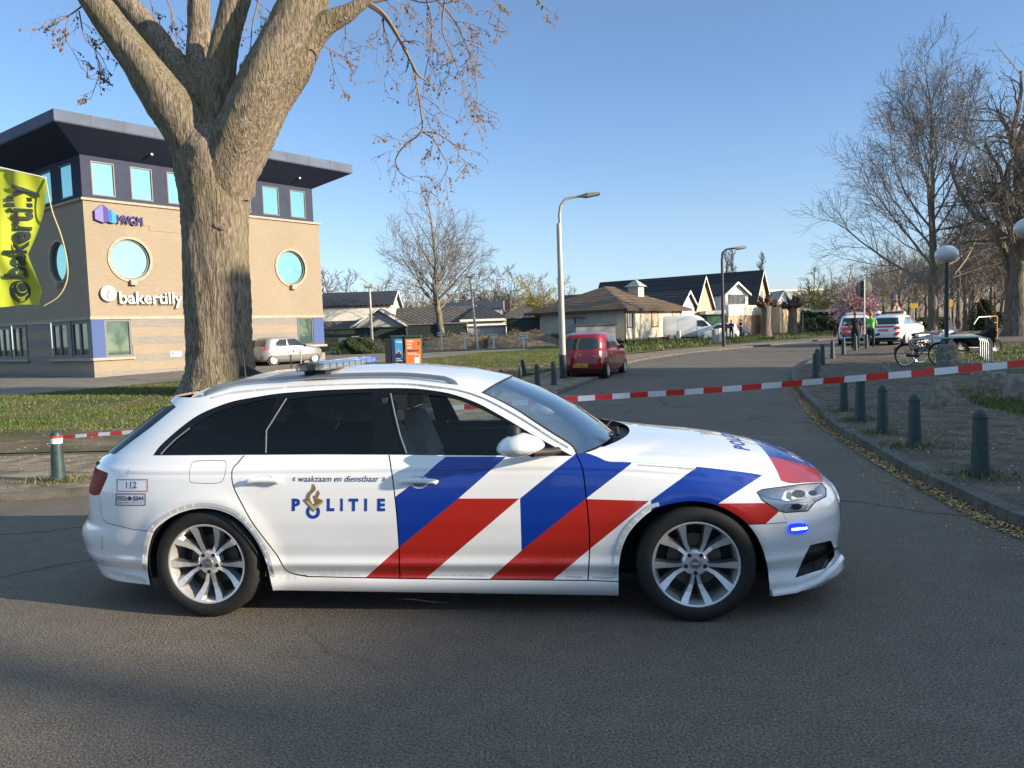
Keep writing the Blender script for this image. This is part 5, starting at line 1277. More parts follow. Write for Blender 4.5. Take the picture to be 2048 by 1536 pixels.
house('low_house', 'low house with grey hipped roof left of the bungalow', AT(1002, 660, 84), 5.0, 6, 2.9, 4.3, CREAMW, TGREY, 'hip', .4, ang=.0)
house('low_house', 'flat dark blue roof seen over the grey roofs', AT(892, 660, 92), 6.6, 4, 4.3, 5.1, GREYW, NAVYP, 'gable_e', .2, ang=.0)
def shed(x0, x1, yt, yb, Y, wm, label, rm=None, D=2.5, roofh=.12):
    a = AT(x0, yb, Y); b = AT(x1, yb, Y); zt = AT((x0+x1)/2, yt, Y).z
    t, P = house('shed', label, (a.x, a.y), b.x-a.x, D, zt-gh(Y)-roofh, zt-gh(Y), wm, rm or CORR, 'flat', .12, cat='shed', ang=0.0, barge=False); return t
shed(640, 812, 655, 682, 77, DARKGR, 'long dark fence like shed left of the white posts', DARKGR)
shed(816, 932, 646, 670, 74, DARKGR, 'dark green shed behind the small bare tree')
shed(936, 1012, 651, 668, 74, GREYW, 'low grey shed with corrugated roof behind the brushwood')
shed(1014, 1128, 633, 678, 73, DARKGR, 'tallest dark green shed behind the brushwood heap')
shed(1130, 1150, 634, 690, 70, GREYW, 'narrow pale grey shed behind the lamp post')
shed(1152, 1176, 634, 665, 70, GREYW, 'small shed with glass strip right of the lamp post')
shed(1153, 1232, 648, 690, 66, GREYW, 'low grey garage with corrugated roof behind the red car')
apt, PA = house('apartment_block', 'distant pale apartment block on the right of the houses', AT(1530, 640, 230), 34, 12, 10.4, 11.0, GREYW, CREAMW, 'flat', .3, cat='apartment block', ang=.15, barge=False)
for k in range(9):
    for z in (2.0, 5.0, 8.0): hwin(apt, PA, 'e', 1+k*3.6, 3.6+k*3.6, z, z+1.5, BARGE, GLW, 1)
shl, PS = house('bus_shelter', 'small flat canopy shelter beyond the pollards', AT(1590, 668, 96), 5.5, 2, 2.5, 2.8, DARKGR, GREYW, 'flat', .8, cat='shelter', ang=.1, barge=False)

# ---- two unseen blocks added behind the camera, outlines stepped to shape the junction shadow
SHADE_BRICK = mat('shade_block_brick', (.28, .20, .15), .9, var=.1, scale=.5)
sdir = Vector((.930, -.366, 0)); ldir = Vector((.366, .930, 0))
def shade_block(label, s, l0, l1, hgt, notch=None):
    t = empty('apartment_block', (0, 0, 0), 0, label, 'apartment block'); m = MB(); prof = notch or [(l0, hgt), (l1, hgt)]  # added shadow caster, not a known building
    pts = [(l0, -.1)]+[(l1, -.1)]+[(a, b) for a, b in prof[::-1]]
    m.prism([sdir*s+ldir*a+UP*b for a, b in pts], sdir*9); m.build('wall', SHADE_BRICK, t)
    for k in range(int((l1-l0)/4)):
        for z in range(1, int(min(b for a, b in prof)/3)):
            a = l0+1.2+k*4; w = MB(); w.add([sdir*(s-.02)+ldir*x+UP*y for x, y in ((a, z*3.0), (a+2, z*3.0), (a+2, z*3.0+1.5), (a, z*3.0+1.5))], [(0, 1, 2, 3)]); w.build('window', GLW, t)
shade_block('unseen block added behind the camera to shade the near junction', 50, -40, 12, 0, [(-40, 15.1), (2.50, 15.1), (2.5, 16.9), (2.95, 16.9), (2.95, 15.1), (12.0, 15.1)])
shade_block('taller unseen block added behind the camera to shade the road and poplar trunk', 50, 12.05, 30.4, 0, [(12.05, 16.1), (19.3, 16.1), (19.3, 23.1), (21.8, 23.1), (21.8, 17.2), (30.4, 17.2)])
# ================================================================ trees
def bark(name, c1, c2, scale=9, moss=None, bump=1.0, ridge=True):
    m, nt, p = new_mat(name); p.inputs['Roughness'].default_value = .95; p.inputs['Specular IOR Level'].default_value = .15
    a, n = mix_noise(nt, c1, c2, scale, 8, .35, .65, stretch=(1, 1, .16), dist=.8); cur = a.outputs[0]
    if moss:
        b, _ = mix_noise(nt, (0, 0, 0), (1, 1, 1), .55, 4, .50, .68)
        mx = nt.nodes.new('ShaderNodeMix'); mx.data_type = 'RGBA'; b.color_ramp.elements[1].color = (.55, .55, .55, 1); nt.links.new(b.outputs[0], mx.inputs[0]); nt.links.new(cur, mx.inputs[6]); mx.inputs[7].default_value = (*moss, 1); cur = mx.outputs[2]
    nt.links.new(cur, p.inputs['Base Color'])
    bp_ = nt.nodes.new('ShaderNodeBump'); bp_.inputs['Strength'].default_value = bump; bp_.inputs['Distance'].default_value = .06
    nt.links.new(n.outputs[0], bp_.inputs['Height']); nt.links.new(bp_.outputs[0], p.inputs['Normal']); return m
BARK1 = bark('poplar_bark', (.095, .078, .058), (.28, .232, .18), 15, (.13, .125, .055), 1.3)
BARK2 = bark('bark_brown', (.10, .082, .064), (.22, .185, .14), 9)
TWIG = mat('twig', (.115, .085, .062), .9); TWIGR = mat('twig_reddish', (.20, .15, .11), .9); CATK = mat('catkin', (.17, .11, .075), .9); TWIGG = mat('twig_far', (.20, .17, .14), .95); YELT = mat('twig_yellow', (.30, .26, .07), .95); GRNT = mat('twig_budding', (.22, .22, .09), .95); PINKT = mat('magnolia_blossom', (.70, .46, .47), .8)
def fast_tube(mb, pts, rad, n=3, mi=0):
    k = len(pts); vs = []
    t = (pts[-1]-pts[0]);
    if t.length < 1e-6: return
    t.normalize(); a = t.orthogonal().normalized(); b = t.cross(a); cs = [(math.cos(2*math.pi*j/n), math.sin(2*math.pi*j/n)) for j in range(n)]
    for i, p in enumerate(pts):
        r = rad[i]
        for c, s in cs: vs.append((p.x+(a.x*c+b.x*s)*r, p.y+(a.y*c+b.y*s)*r, p.z+(a.z*c+b.z*s)*r))
    m = len(mb.v); mb.v.extend(vs)
    for i in range(k-1):
        for j in range(n):
            j2 = (j+1) % n; mb.f.append((m+i*n+j, m+i*n+j2, m+(i+1)*n+j2, m+(i+1)*n+j)); mb.m.append(mi)
def grow(mb, p, d, L, r, lvl, rng, prm):
    """one branch and its children; prm = per-level dicts"""
    q = prm[lvl]; ns = q['seg']; pts = [p.copy()]; d = d.normalized(); rad = [r]; rt = r*q.get('taper', .35)
    for i in range(ns):
        d = (d + Vector((rng.gauss(0, 1), rng.gauss(0, 1), rng.gauss(0, 1)))*q['wob'] + Vector((0, 0, q['up'])) ).normalized()
        pts.append(pts[-1]+d*L/ns); rad.append(r+(rt-r)*(i+1)/ns)
    fast_tube(mb, pts, rad, q['sides'], q.get('mi', 0))
    if lvl+1 >= len(prm):
        if q.get('bud'):
            for _ in range(int(q['bud'])+(rng.random() < q['bud'] % 1)):
                i = rng.randint(0, ns); c = pts[i]; s = q['bs']*rng.uniform(.6, 1.3); hang = Vector((rng.gauss(0, .5), rng.gauss(0, .5), q.get('bz', -1.2))).normalized(); o = hang.orthogonal()*s*.22
                o2 = hang.cross(o)
                mb.add([c, c+hang*s*.5+o, c+hang*s*.5+o2, c+hang*s*.5-o-o2, c+hang*s], [(0, 1, 2), (0, 2, 3), (0, 3, 1), (4, 2, 1), (4, 3, 2), (4, 1, 3)], 1)
        return
    n = q['n']; n = n if rng.random() > (n % 1) else n+1
    for k in range(int(n)):
        t = q['t0']+(1-q['t0'])*(k+rng.random())/max(1, int(n)); i = min(ns-1, int(t*ns)); f = t*ns-i
        bp_ = pts[i].lerp(pts[i+1], f); dd = (pts[i+1]-pts[i]).normalized(); az = rng.uniform(0, 2*math.pi) if not q.get('phyl') else k*2.4+rng.uniform(-.5, .5)
        o = dd.orthogonal().normalized(); o = (Matrix.Rotation(az, 3, dd) @ o); an = R(q['ang']*rng.uniform(.7, 1.3)); nd = dd*math.cos(an)+o*math.sin(an)
        lf = q['lf'](t) if callable(q['lf']) else q['lf']
        grow(mb, bp_, nd, L*lf*rng.uniform(.75, 1.2), max(.0035 if not q.get('rmin') else q['rmin'], (rad[i]*(1-f)+rad[i+1]*f)*q['rf']), lvl+1, rng, prm)
def bark_tube(mb, pts, rad, n=28, amp=.06, seed=0, mi=0, sub=4):
    """trunk or limb with knobbly ridged bark"""
    rng = random.Random(seed); P = [Vector(p) for p in cr([tuple(p) for p in pts], sub)]; Rr = list(np.interp(np.linspace(0, len(rad)-1, len(P)), range(len(rad)), rad)); ph = [rng.uniform(0, 6.28) for _ in range(8)]; vs = []; up = None
    for i, p in enumerate(P):
        t = (P[min(i+1, len(P)-1)]-P[max(i-1, 0)]).normalized()
        if up is None: up = t.orthogonal()
        a = (up-t*up.dot(t)).normalized(); up = a; b = t.cross(a)
        for j in range(n):
            th = 2*math.pi*j/n; w = 1+amp*(.5*math.sin(3*th+ph[0]+i*.09)+.35*math.sin(5*th+ph[1]-i*.13)+.25*math.sin(9*th+ph[2]+i*.2)+.5*rng.gauss(0, .35)*(1 if n > 20 else .5))
            vs.append(p+(a*math.cos(th)+b*math.sin(th))*Rr[i]*w)
    k = len(P); mb.add(vs, [(i*n+j, i*n+(j+1) % n, (i+1)*n+(j+1) % n, (i+1)*n+j) for i in range(k-1) for j in range(n)]+([tuple(range(n-1, -1, -1))] if n < 60 else []), mi); return P, Rr

# ---- the great poplar
YT = 25.0; pxm = F_PX/YT
poplar = empty('poplar_tree', G(437, 787), 0, 'huge bare poplar with thick forked trunk beside the office', 'tree')
pb = poplar.location.copy()
def TP(px, py, dy=0): return AT(px, py, YT+dy)-pb
tk = MB()
bark_tube(tk, [TP(437, 800), TP(438, 778), TP(440, 745), TP(438, 690), TP(437, 620), TP(434, 540), TP(431, 460), TP(429, 400), TP(427, 350), TP(424, 305), TP(418, 262)], [1.42, 1.22, 1.06, 1.0, .99, .985, .99, 1.04, 1.12, 1.16, .9], 72, .05, 1, sub=10)
limbs = [([(420,345),(398,295),(368,245),(330,196),(280,125),(232,62),(188,0),(150,-60)], [1.0,.84,.74,.66,.54,.47,.42,.36], -.5),
 ([(415,300),(392,222),(368,165),(335,112),(295,55),(248,0),(205,-50)], [.62,.56,.50,.44,.38,.35,.30], 1.3),
 ([(420,300),(402,215),(398,140),(400,70),(398,0),(396,-60)], [.62,.52,.44,.38,.35,.30], 1.6),
 ([(430,330),(432,250),(436,180),(444,120),(456,60),(472,0),(485,-60)], [.85,.66,.52,.44,.41,.42,.38], -.3),
 ([(447,375),(462,310),(492,232),(528,152),(568,74),(600,0),(625,-60)], [.95,.80,.70,.66,.62,.57,.5], -1.0),
 ([(455,385),(478,330),(508,270),(543,202),(586,142),(616,86),(652,48),(692,28),(728,2),(760,-30)], [.55,.70,.66,.58,.52,.44,.36,.27,.18,.12], .6),
 ([(575,165),(610,70),(640,0),(655,-50)], [.06,.26,.27,.22], .9)]
for i, (L, rd, dy) in enumerate(limbs):
    bark_tube(tk, [TP(x, y, dy*min(1, k/2.5)) for k, (x, y) in enumerate(L)], rd, 40, .05, 10+i, sub=8)
# burr and ridges on the trunk
rngb = random.Random(5)
for k in range(7):
    c = TP(436+rngb.gauss(0, 9), 455+rngb.gauss(0, 12), -.92+rngb.uniform(-.02, .08)); r = rngb.uniform(.07, .13)
    tk.sphere(c, (r, r*.28, r*.75), 10, 7)
tk.sphere(TP(588, 45, -1.35), (.17, .12, .16), 10, 7)
trunk = tk.build('trunk', BARK1, poplar, smooth=60)
tex = bpy.data.textures.new('barktex', 'MUSGRAVE') if False else bpy.data.textures.new('barktex', 'CLOUDS'); tex.noise_scale = .16; tex.noise_depth = 3
ctl = bpy.data.objects.new('bark_map', None)
dm = trunk.modifiers.new('knobbles', 'DISPLACE'); dm.texture = tex; dm.strength = .055; dm.mid_level = .5; dm.texture_coords = 'LOCAL'
cw_ = MB(); rng = random.Random(8)
drop = [dict(seg=6, wob=.16, up=-.10, sides=4, n=4.4, t0=.12, ang=45, lf=.55, rf=.55, taper=.4, rmin=.011),
        dict(seg=4, wob=.20, up=-.16, sides=3, n=3, t0=.2, ang=42, lf=.6, rf=.6, taper=.5, rmin=.008),
        dict(seg=3, wob=.22, up=-.10, sides=3, n=0, t0=.3, ang=40, lf=.5, rf=.6, taper=.6, bud=1.5, bs=.095)]
def hang(L, r0=.03, dy=0, child=1.0, sp=.32, seed=0, cl=.9):
    rr = random.Random(seed); P = [TP(x, y, dy+.3*math.sin(i+seed)) for i, (x, y) in enumerate(L)]; P = [Vector(p) for p in cr([tuple(p) for p in P], 5)]
    Rr = [r0*(1-.75*i/(len(P)-1)) for i in range(len(P))]; fast_tube(cw_, P, Rr, 5) if False else cw_.tube(P, Rr, 5, 0, False)
    acc = 0
    for i in range(1, len(P)):
        acc += (P[i]-P[i-1]).length
        while acc > sp/child:
            acc -= sp/child; d = (P[i]-P[i-1]).normalized(); o = Matrix.Rotation(rr.uniform(0, 6.28), 3, d) @ d.orthogonal().normalized()
            grow(cw_, P[i], d*.6+o*.8, cl*rr.uniform(.5, 1.3), max(.009, Rr[i]*.4), 1 if rr.random() < .7 else 0, rr, drop)
hang([(732,4),(767,30),(797,75),(822,124),(836,150),(855,163)], .10, .6, .7, .4, 1)
hang([(822,122),(832,160),(840,210),(843,262),(810,290),(792,318),(800,345),(830,362)], .045, .6, 1, .30, 2)
hang([(843,262),(868,280),(885,310),(895,335),(880,365)], .03, .6, 1, .3, 3, .8)
hang([(842,262),(880,270),(915,300),(912,332)], .03, .6, 1, .3, 31, .8)
hang([(850,-10),(862,40),(862,90),(850,150),(845,200)], .035, 1.2, 1, .3, 4)
hang([(865,-10),(905,35),(928,80),(945,130),(955,190),(945,250)], .04, 1.0, 1, .3, 5)
hang([(890,-10),(885,60),(905,110),(925,170),(930,220)], .03, .4, 1, .3, 6)
hang([(797,75),(782,105),(772,150),(745,165)], .025, .6, 1, .34, 7, .7)
hang([(767,30),(757,70),(748,90)], .02, .6, 1, .34, 8, .6)
hang([(170,8),(140,30),(108,48),(90,60)], .03, -.4, 1, .3, 9, .7); hang([(158,22),(170,75),(200,110),(215,140)], .025, -.4, 1, .3, 10, .7); hang([(190,100),(200,140),(188,180),(180,200)], .02, -.4, 1, .3, 11, .5); hang([(140,30),(130,70),(150,110),(165,140)], .02, -.4, 1, .3, 111, .5)
hang([(640,88),(672,105),(698,128),(708,150)], .03, .3, 1, .3, 12, .6); hang([(660,100),(668,140),(690,190)], .02, .3, .7, .4, 13, .4)
hang([(1010,-12),(985,25),(972,60)], .02, .5, 1, .35, 14, .5); hang([(1060,-12),(1090,15),(1108,30)], .02, .5, 1, .3, 15, .5); hang([(980,-10),(1000,20),(990,60)], .02, .5, 1, .35, 141, .5)
hang([(330,-10),(345,30),(340,80),(325,120)], .03, 1.6, 1, .3, 16, .8); hang([(520,-10),(505,50),(500,100),(488,130)], .03, 1.6, 1, .3, 17, .8); hang([(545,20),(555,60),(530,110)], .02, 1.6, 1, .3, 18, .7); hang([(500,-10),(545,30),(560,60)], .02, 1.6, 1, .3, 181, .7); hang([(300,-10),(310,40),(330,60)], .02, 1.6, 1, .3, 182, .6)
hang([(700,25),(690,60),(700,95)], .02, .5, .8, .3, 19, .6); hang([(745,5),(800,-5),(850,5),(905,-8)], .04, .8, 1, .35, 20, .9)
cw_.build('crown', [TWIGR, CATK], poplar)

# ---- bare trees with many fine branches
def bare_tree(name, label, loc, H, r, seed, prm, trunkL, mats=(BARK2, TWIG), lean=(0, 0), group=None, n_main=9, tf=.45, ang=40, mainL=.55, zmin=.28):
    t = empty(name, loc, 0, label, 'tree', group); rng = random.Random(seed); m = MB(); K = 9
    pts = [Vector((lean[0]*(i/K)**1.5+rng.gauss(0, r*.12), lean[1]*(i/K)**1.5+rng.gauss(0, r*.12), H*trunkL*i/K-(.5 if i == 0 else .1))) for i in range(K+1)]; rad = [r*(1.35 if i == 0 else 1)*(1-(1-tf)*i/K) for i in range(K+1)]
    m.tube(pts, rad, 10, 0, False); m.build('trunk', mats[0], t, smooth=60)
    c = MB()
    for k in range(n_main):
        f = zmin/trunkL+(1-zmin/trunkL)*(k+.5)/n_main; f = min(.99, f); i = int(f*K); p = pts[i].lerp(pts[min(K, i+1)], f*K-i); az = k*2.4+rng.uniform(-.4, .4); an = R(ang*(1.15-.75*f)*rng.uniform(.85, 1.15))
        d = Vector((math.cos(az)*math.sin(an), math.sin(az)*math.sin(an), math.cos(an)))
        Lb = H*mainL*(1-.45*max(0, f-.3))*rng.uniform(.85, 1.1)
        grow(c, p, d, Lb, (r*(1-(1-tf)*f))*.42, 0, rng, prm)
    grow(c, pts[-1], Vector((0, 0, 1)), H*(1-trunkL)*.95, r*tf, 0, rng, prm)
    c.build('crown', mats[1] if not isinstance(mats[1], tuple) else list(mats[1]), t); return t
def P4(a=9, b=8, c=6, s=1, up=.06, rmin=.006, wob=.09):
    return [dict(seg=7, wob=wob, up=up, sides=5, n=a, t0=.15, ang=38, lf=lambda t: .62-.3*t, rf=.5, taper=.2, rmin=rmin*1.6), dict(seg=4, wob=wob*1.3, up=up*.8, sides=3, n=b, t0=.12, ang=38, lf=lambda t: .6-.25*t, rf=.55, taper=.3, rmin=rmin*1.2),
            dict(seg=3, wob=wob*1.7, up=up*.6, sides=3, n=c, t0=.15, ang=36, lf=.55, rf=.6, taper=.4, rmin=rmin), dict(seg=2, wob=.2, up=.03, sides=3, n=0, t0=0, ang=0, lf=0, rf=0, taper=.5)]
# small round-headed tree in the middle distance
mt_l = AT(884, 664, 74)
bare_tree('round_tree', 'bare round headed tree in front of the grey roofed houses', (mt_l.x, mt_l.y, gh(74)), 15.0, .38, 21, P4(8, 6, 4, up=.05, rmin=.013), .40, (BARK2, TWIGG), n_main=14, tf=.55, ang=78, mainL=.60, zmin=.24, lean=(-.6, 0))
# right-hand trees
R1 = (27.9, 52.0)
bare_tree('tall_tree', 'tallest bare tree on the right, its trunk left of the globe lamp', (R1[0], R1[1], .3), 18.7, .36, 5, P4(10, 8, 5, up=.055, rmin=.011), .62, (BARK2, TWIGG), n_main=19, tf=.28, ang=62, mainL=.46, zmin=.15)
gnarl = [dict(seg=8, wob=.19, up=.09, sides=6, n=7, t0=.2, ang=44, lf=lambda t: .6-.2*t, rf=.6, taper=.35, rmin=.025), dict(seg=5, wob=.25, up=.03, sides=4, n=5, t0=.15, ang=45, lf=.55, rf=.55, taper=.35, rmin=.014), dict(seg=4, wob=.26, up=.02, sides=3, n=4, t0=.15, ang=42, lf=.55, rf=.6, taper=.4, rmin=.011), dict(seg=3, wob=.3, up=0, sides=3, n=0, t0=0, ang=0, lf=0, rf=0, taper=.5, bud=1, bs=.12)]
pg = G(2022, 655) if False else Vector((31.5, 49, 0))
bare_tree('gnarled_tree', 'thick gnarled tree with twisting limbs at the right edge', (32.5, 50.5, .3), 16.8, .80, 13, gnarl, .34, (BARK2, BARK2), n_main=8, tf=.62, ang=44, mainL=.60, zmin=.19)
bare_tree('gnarled_tree', 'second gnarled tree just beyond the right edge tree', (39.5, 58, .3), 16.5, .7, 19, gnarl, .28, (BARK2, BARK2), n_main=7, tf=.6, ang=44, mainL=.58, zmin=.2)
# avenue and wood in the background on the right: copies of three shapes
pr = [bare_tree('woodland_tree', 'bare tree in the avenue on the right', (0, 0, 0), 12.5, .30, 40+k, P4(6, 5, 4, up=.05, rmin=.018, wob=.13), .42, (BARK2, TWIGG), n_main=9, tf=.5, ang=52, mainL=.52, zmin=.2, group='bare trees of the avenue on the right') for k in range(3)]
rng = random.Random(77); spots = []
for k in range(16):                             # px, distance
    spots.append((1905+rng.uniform(-6, 6)+k*9, 62+k*2.5))
row = [(1690, 150), (1712, 140), (1735, 128), (1752, 132), (1768, 118), (1785, 122), (1800, 108), (1818, 112), (1832, 98), (1852, 104), (1872, 90), (1892, 96), (1905, 80), (1918, 88), (1930, 74), (1946, 82), (1962, 92), (1982, 76), (2003, 84), (2030, 72), (2060, 78), (2090, 70), (1700, 165), (1660, 175), (1745, 160), (1790, 150), (1840, 140), (1890, 130), (1940, 120), (1990, 115), (2040, 105)]
for i, (px, Y) in enumerate(row):
    o = pr[i] if i < 3 else copy_tree(pr[i % 3]); a = AT(px, 640, Y); o.location = (a.x, a.y, .3); o.rotation_euler = (0, 0, rng.uniform(0, 6.28)); s = rng.uniform(.8, 1.12); o.scale = (s, s, s*rng.uniform(.9, 1.05))
for k, (x, y) in enumerate(((-14, -16), (-5, -21), (5, -24), (-24, -20), (14, -30), (-34, -12))):   # the row behind the camera that shows in the car windows
    o = copy_tree(pr[k % 3]); o.location = (x, y, 0); o.rotation_euler = (0, 0, k*1.3); o.scale = (1.1, 1.1, 1.1); o['label'] = 'bare tree in the row behind the camera'; o['group'] = 'bare trees behind the camera'
# far tree line on the left and centre
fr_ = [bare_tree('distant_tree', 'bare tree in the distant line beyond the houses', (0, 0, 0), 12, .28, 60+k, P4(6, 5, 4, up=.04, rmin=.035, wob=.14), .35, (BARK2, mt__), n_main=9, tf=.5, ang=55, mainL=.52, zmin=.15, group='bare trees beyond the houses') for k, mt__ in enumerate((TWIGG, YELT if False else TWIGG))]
for i in range(17):
    o = fr_[i] if i < 2 else copy_tree(fr_[i % 2]); px = 650+i*31+rng.uniform(-8, 8); Y = rng.uniform(112, 150); a = AT(px, 640, Y); top = np.interp(px, [650, 750, 800, 900, 1000, 1080, 1150], [545, 560, 575, 555, 540, 565, 585]); hz = 664-(px-1024)*.0343
    want = 1.68+(hz-top)/F_PX*Y; s = max(.4, want/12.2); o.location = (a.x, a.y, .3); o.rotation_euler = (0, 0, rng.uniform(0, 6.28)); o.scale = (s*1.15, s*1.15, s)
for side_, spots_, lab_, grp_ in ((0, [(-150+k*11, 75+30*math.sin(k*1.7)+k*3) for k in range(9)], 'bare tree on the horizon left of the office', 'bare trees left of the office'),
                                  (1, [(48+k*10, 66-k*7+10*math.sin(k*2.1)) for k in range(11)], 'bare tree on the horizon past the right edge', 'bare trees past the right edge')):
    for k, (x, y) in enumerate(spots_):
        o = copy_tree(pr[k % 3]); o.location = (x, y, gh(y)-.05); o.rotation_euler = (0, 0, k*2.2); s = .85+.25*math.sin(k*3.3); o.scale = (s, s, s); o['label'] = lab_; o['group'] = grp_
def one(name, label, px, ybase, ytop, Y, mats, seed, prm=None, **k):
    a = AT(px, ybase, Y); hz = 664-(px-1024)*.0343; H = 1.68+(hz-ytop)/F_PX*Y-gh(Y)
    return bare_tree(name, label, (a.x, a.y, gh(Y)), H, k.pop('r', H*.022), seed, prm or P4(7, 6, 4, up=.05, rmin=.03, wob=.12), k.pop('tl', .35), mats, **k)
one('budding_tree', 'yellowish tree in front of the distant wood behind the hip roof', 1062, 640, 556, 120, (BARK2, YELT), 71, mainL=.5, zmin=.1); one('budding_tree', 'paler yellowish tree just left of the lamp post', 1118, 640, 572, 118, (BARK2, YELT), 72, mainL=.5, zmin=.1)
one('willow_tree', 'pale green budding tree right of the pollards', 1630, 655, 545, 105, (BARK2, GRNT), 73, n_main=12, ang=60, mainL=.55, zmin=.1); one('willow_tree', 'yellow green tree nearest the round sign', 1660, 655, 568, 112, (BARK2, YELT), 74, n_main=12, ang=60, mainL=.5, zmin=.1)
one('distant_tree', 'grey bare tree between the yellow tree and round sign', 1698, 655, 562, 140, (BARK2, TWIGG), 75, n_main=9, mainL=.5, zmin=.1)
popprm = P4(4, 4, 3, up=.30, rmin=.035, wob=.07)
for px, yt, lb in ((1455, 505, 'leftmost of the slim poplars over the dark roof'), (1466, 503, 'second slim poplar over the dark roof'), (1525, 506, 'slim poplar standing right of the dark gable')):
    one('slim_poplar', lb, px, 640, yt, 150, (BARK2, TWIGG), 80+px, popprm, n_main=14, ang=20, mainL=.22, zmin=.12, tl=.85, tf=.2)
# magnolia
mg = AT(1712, 668, 62); bare_tree('magnolia_tree', 'pink blossoming magnolia behind the round sign', (mg.x, mg.y, .3), 3.9, .20, 91, [dict(seg=5, wob=.2, up=.05, sides=5, n=8, t0=.2, ang=45, lf=.6, rf=.6, taper=.4, rmin=.02), dict(seg=3, wob=.2, up=.05, sides=3, n=6, t0=.2, ang=45, lf=.6, rf=.6, taper=.4, rmin=.015), dict(seg=2, wob=.2, up=.1, sides=3, n=0, t0=0, ang=0, lf=0, rf=0, bud=12, bs=.17, bz=.8)], .30, (BARK2, (BARK2, PINKT)), n_main=9, tf=.7, ang=75, mainL=.58, zmin=.2)
# pollards
def pollard(label, px, pyb, pyt, Y, seed):
    a = AT(px, pyb, Y); hz = 664-(px-1024)*.0343; t = empty('pollard_tree', (a.x, a.y, gh(Y)), 0, label, 'tree', None); H = 1.68+(hz-pyt)/F_PX*Y-gh(Y); rng = random.Random(seed); m = MB(); m.tube([(0, 0, -.1), (0, .05, H*.35), (.05, 0, H*.7), (0, 0, H*.84)], [.55, .45, .42, .50], 12, 0); m.build('trunk', BARK2, t, smooth=60); c = MB()
    for k in range(15):
        az = k*2.4; el = rng.uniform(.15, 1.3); d = Vector((math.cos(az)*math.cos(el), math.sin(az)*math.cos(el), math.sin(el))); p = Vector((0, 0, H*.80)); q = p+d*rng.uniform(.9, 1.5)*H/5
        c.tube([p, p.lerp(q, .5), q], [.25, .16, .13], 6); c.sphere(q, rng.uniform(.16, .26), 7, 5)
        for _ in range(5): c.tube([q, q+(d+Vector((rng.gauss(0, .5), rng.gauss(0, .5), rng.gauss(0, .5)+.3))).normalized()*rng.uniform(.3, .55)], [.06, .03], 4)
    c.build('crown', mat('pollard_bark', (.085, .045, .035), .95, var=.3, scale=6), t, smooth=60)
pollard('nearer pollarded tree with knobbly fists in front of the sheds', 1532, 674, 602, 72, 1); pollard('farther pollarded tree with knobbly fists by the wooden shed', 1585, 670, 604, 80, 2)
# conifer and shrubs on the right
LEAFD = mat('evergreen', (.018, .040, .012), .8); LEAFM = mat('shrub_leaf', (.045, .065, .018), .8)
def shrub(name, label, loc, rx, ry, H, n, mats, seed, s=.12, cone=False, cat='shrub', stem=True):
    t = empty(name, loc, 0, label, cat); rng = random.Random(seed); m = MB()
    for _ in range(n):
        u = rng.random()**.6; th = rng.uniform(0, 6.28); z = rng.random(); rr = (1-z)**.8 if cone else math.sqrt(max(.02, 1-(z*1.0)**2.2)); rr *= .75+.25*math.sin(5*th+seed+z*7)
        p = Vector((rx*rr*u*math.cos(th), ry*rr*u*math.sin(th), H*z)); a = Vector((rng.gauss(0, 1), rng.gauss(0, 1), rng.gauss(0, 1))).normalized()*s*rng.uniform(.5, 1.3); b = a.orthogonal().normalized()*s*.5
        m.add([p-a, p+b, p+a, p-b], [(0, 1, 2, 3)], rng.randint(0, len(mats)-1))
    m.build('foliage', mats, t)
    st = MB(); st.tube([(0, 0, -.05), (0, 0, H*.6)], [.06, .02], 6); st.build('stem', BARK2, t); return t
a = AT(1967, 652, 74); shrub('conifer', 'rounded dark conifer bush on the far grass', (a.x, a.y, .3), 1.5, 1.5, 2.9, 5200, [LEAFD, LEAFM], 3, .12)
a = AT(2000, 655, 84); shrub('shrub', 'low dark shrub right of the conifer bush', (a.x, a.y, .3), 2.2, 1.5, 1.7, 2600, [LEAFM, LEAFD], 4, .12)
for px, Y, w, h, lb in ((1650, 92, 6, 1.9, 'long green hedge shrub behind the distant officer'), (1615, 95, 3, 2.6, 'green shrub right of the canopy shelter'), (1755, 100, 7, 1.3, 'low hedge behind the warning sign'), (1860, 96, 9, 1.4, 'low hedge behind the tall tree')):
    a = AT(px, 650, Y); shrub('shrub', lb, (a.x, a.y, .3), w, 1.2, h, 5000, [LEAFM, LEAFD], px, .15)
wood = MB(); rng = random.Random(4)            # undergrowth of the far wood: one mass
for _ in range(15000):
    px = rng.uniform(1690, 2090); Y = rng.uniform(118, 190); a = AT(px, 640, Y); z = .3+rng.random()**1.5*5.5; L = rng.uniform(.5, 1.8); d = Vector((rng.gauss(0, .5), rng.gauss(0, .5), 1)).normalized()*L; w = Vector((rng.uniform(.015, .04), 0, 0))
    p = Vector((a.x, a.y, z)); wood.add([p-w, p+w, p+d], [(0, 1, 2)], 0)
tag(wood.build('undergrowth', [TWIGG]), kind='stuff')
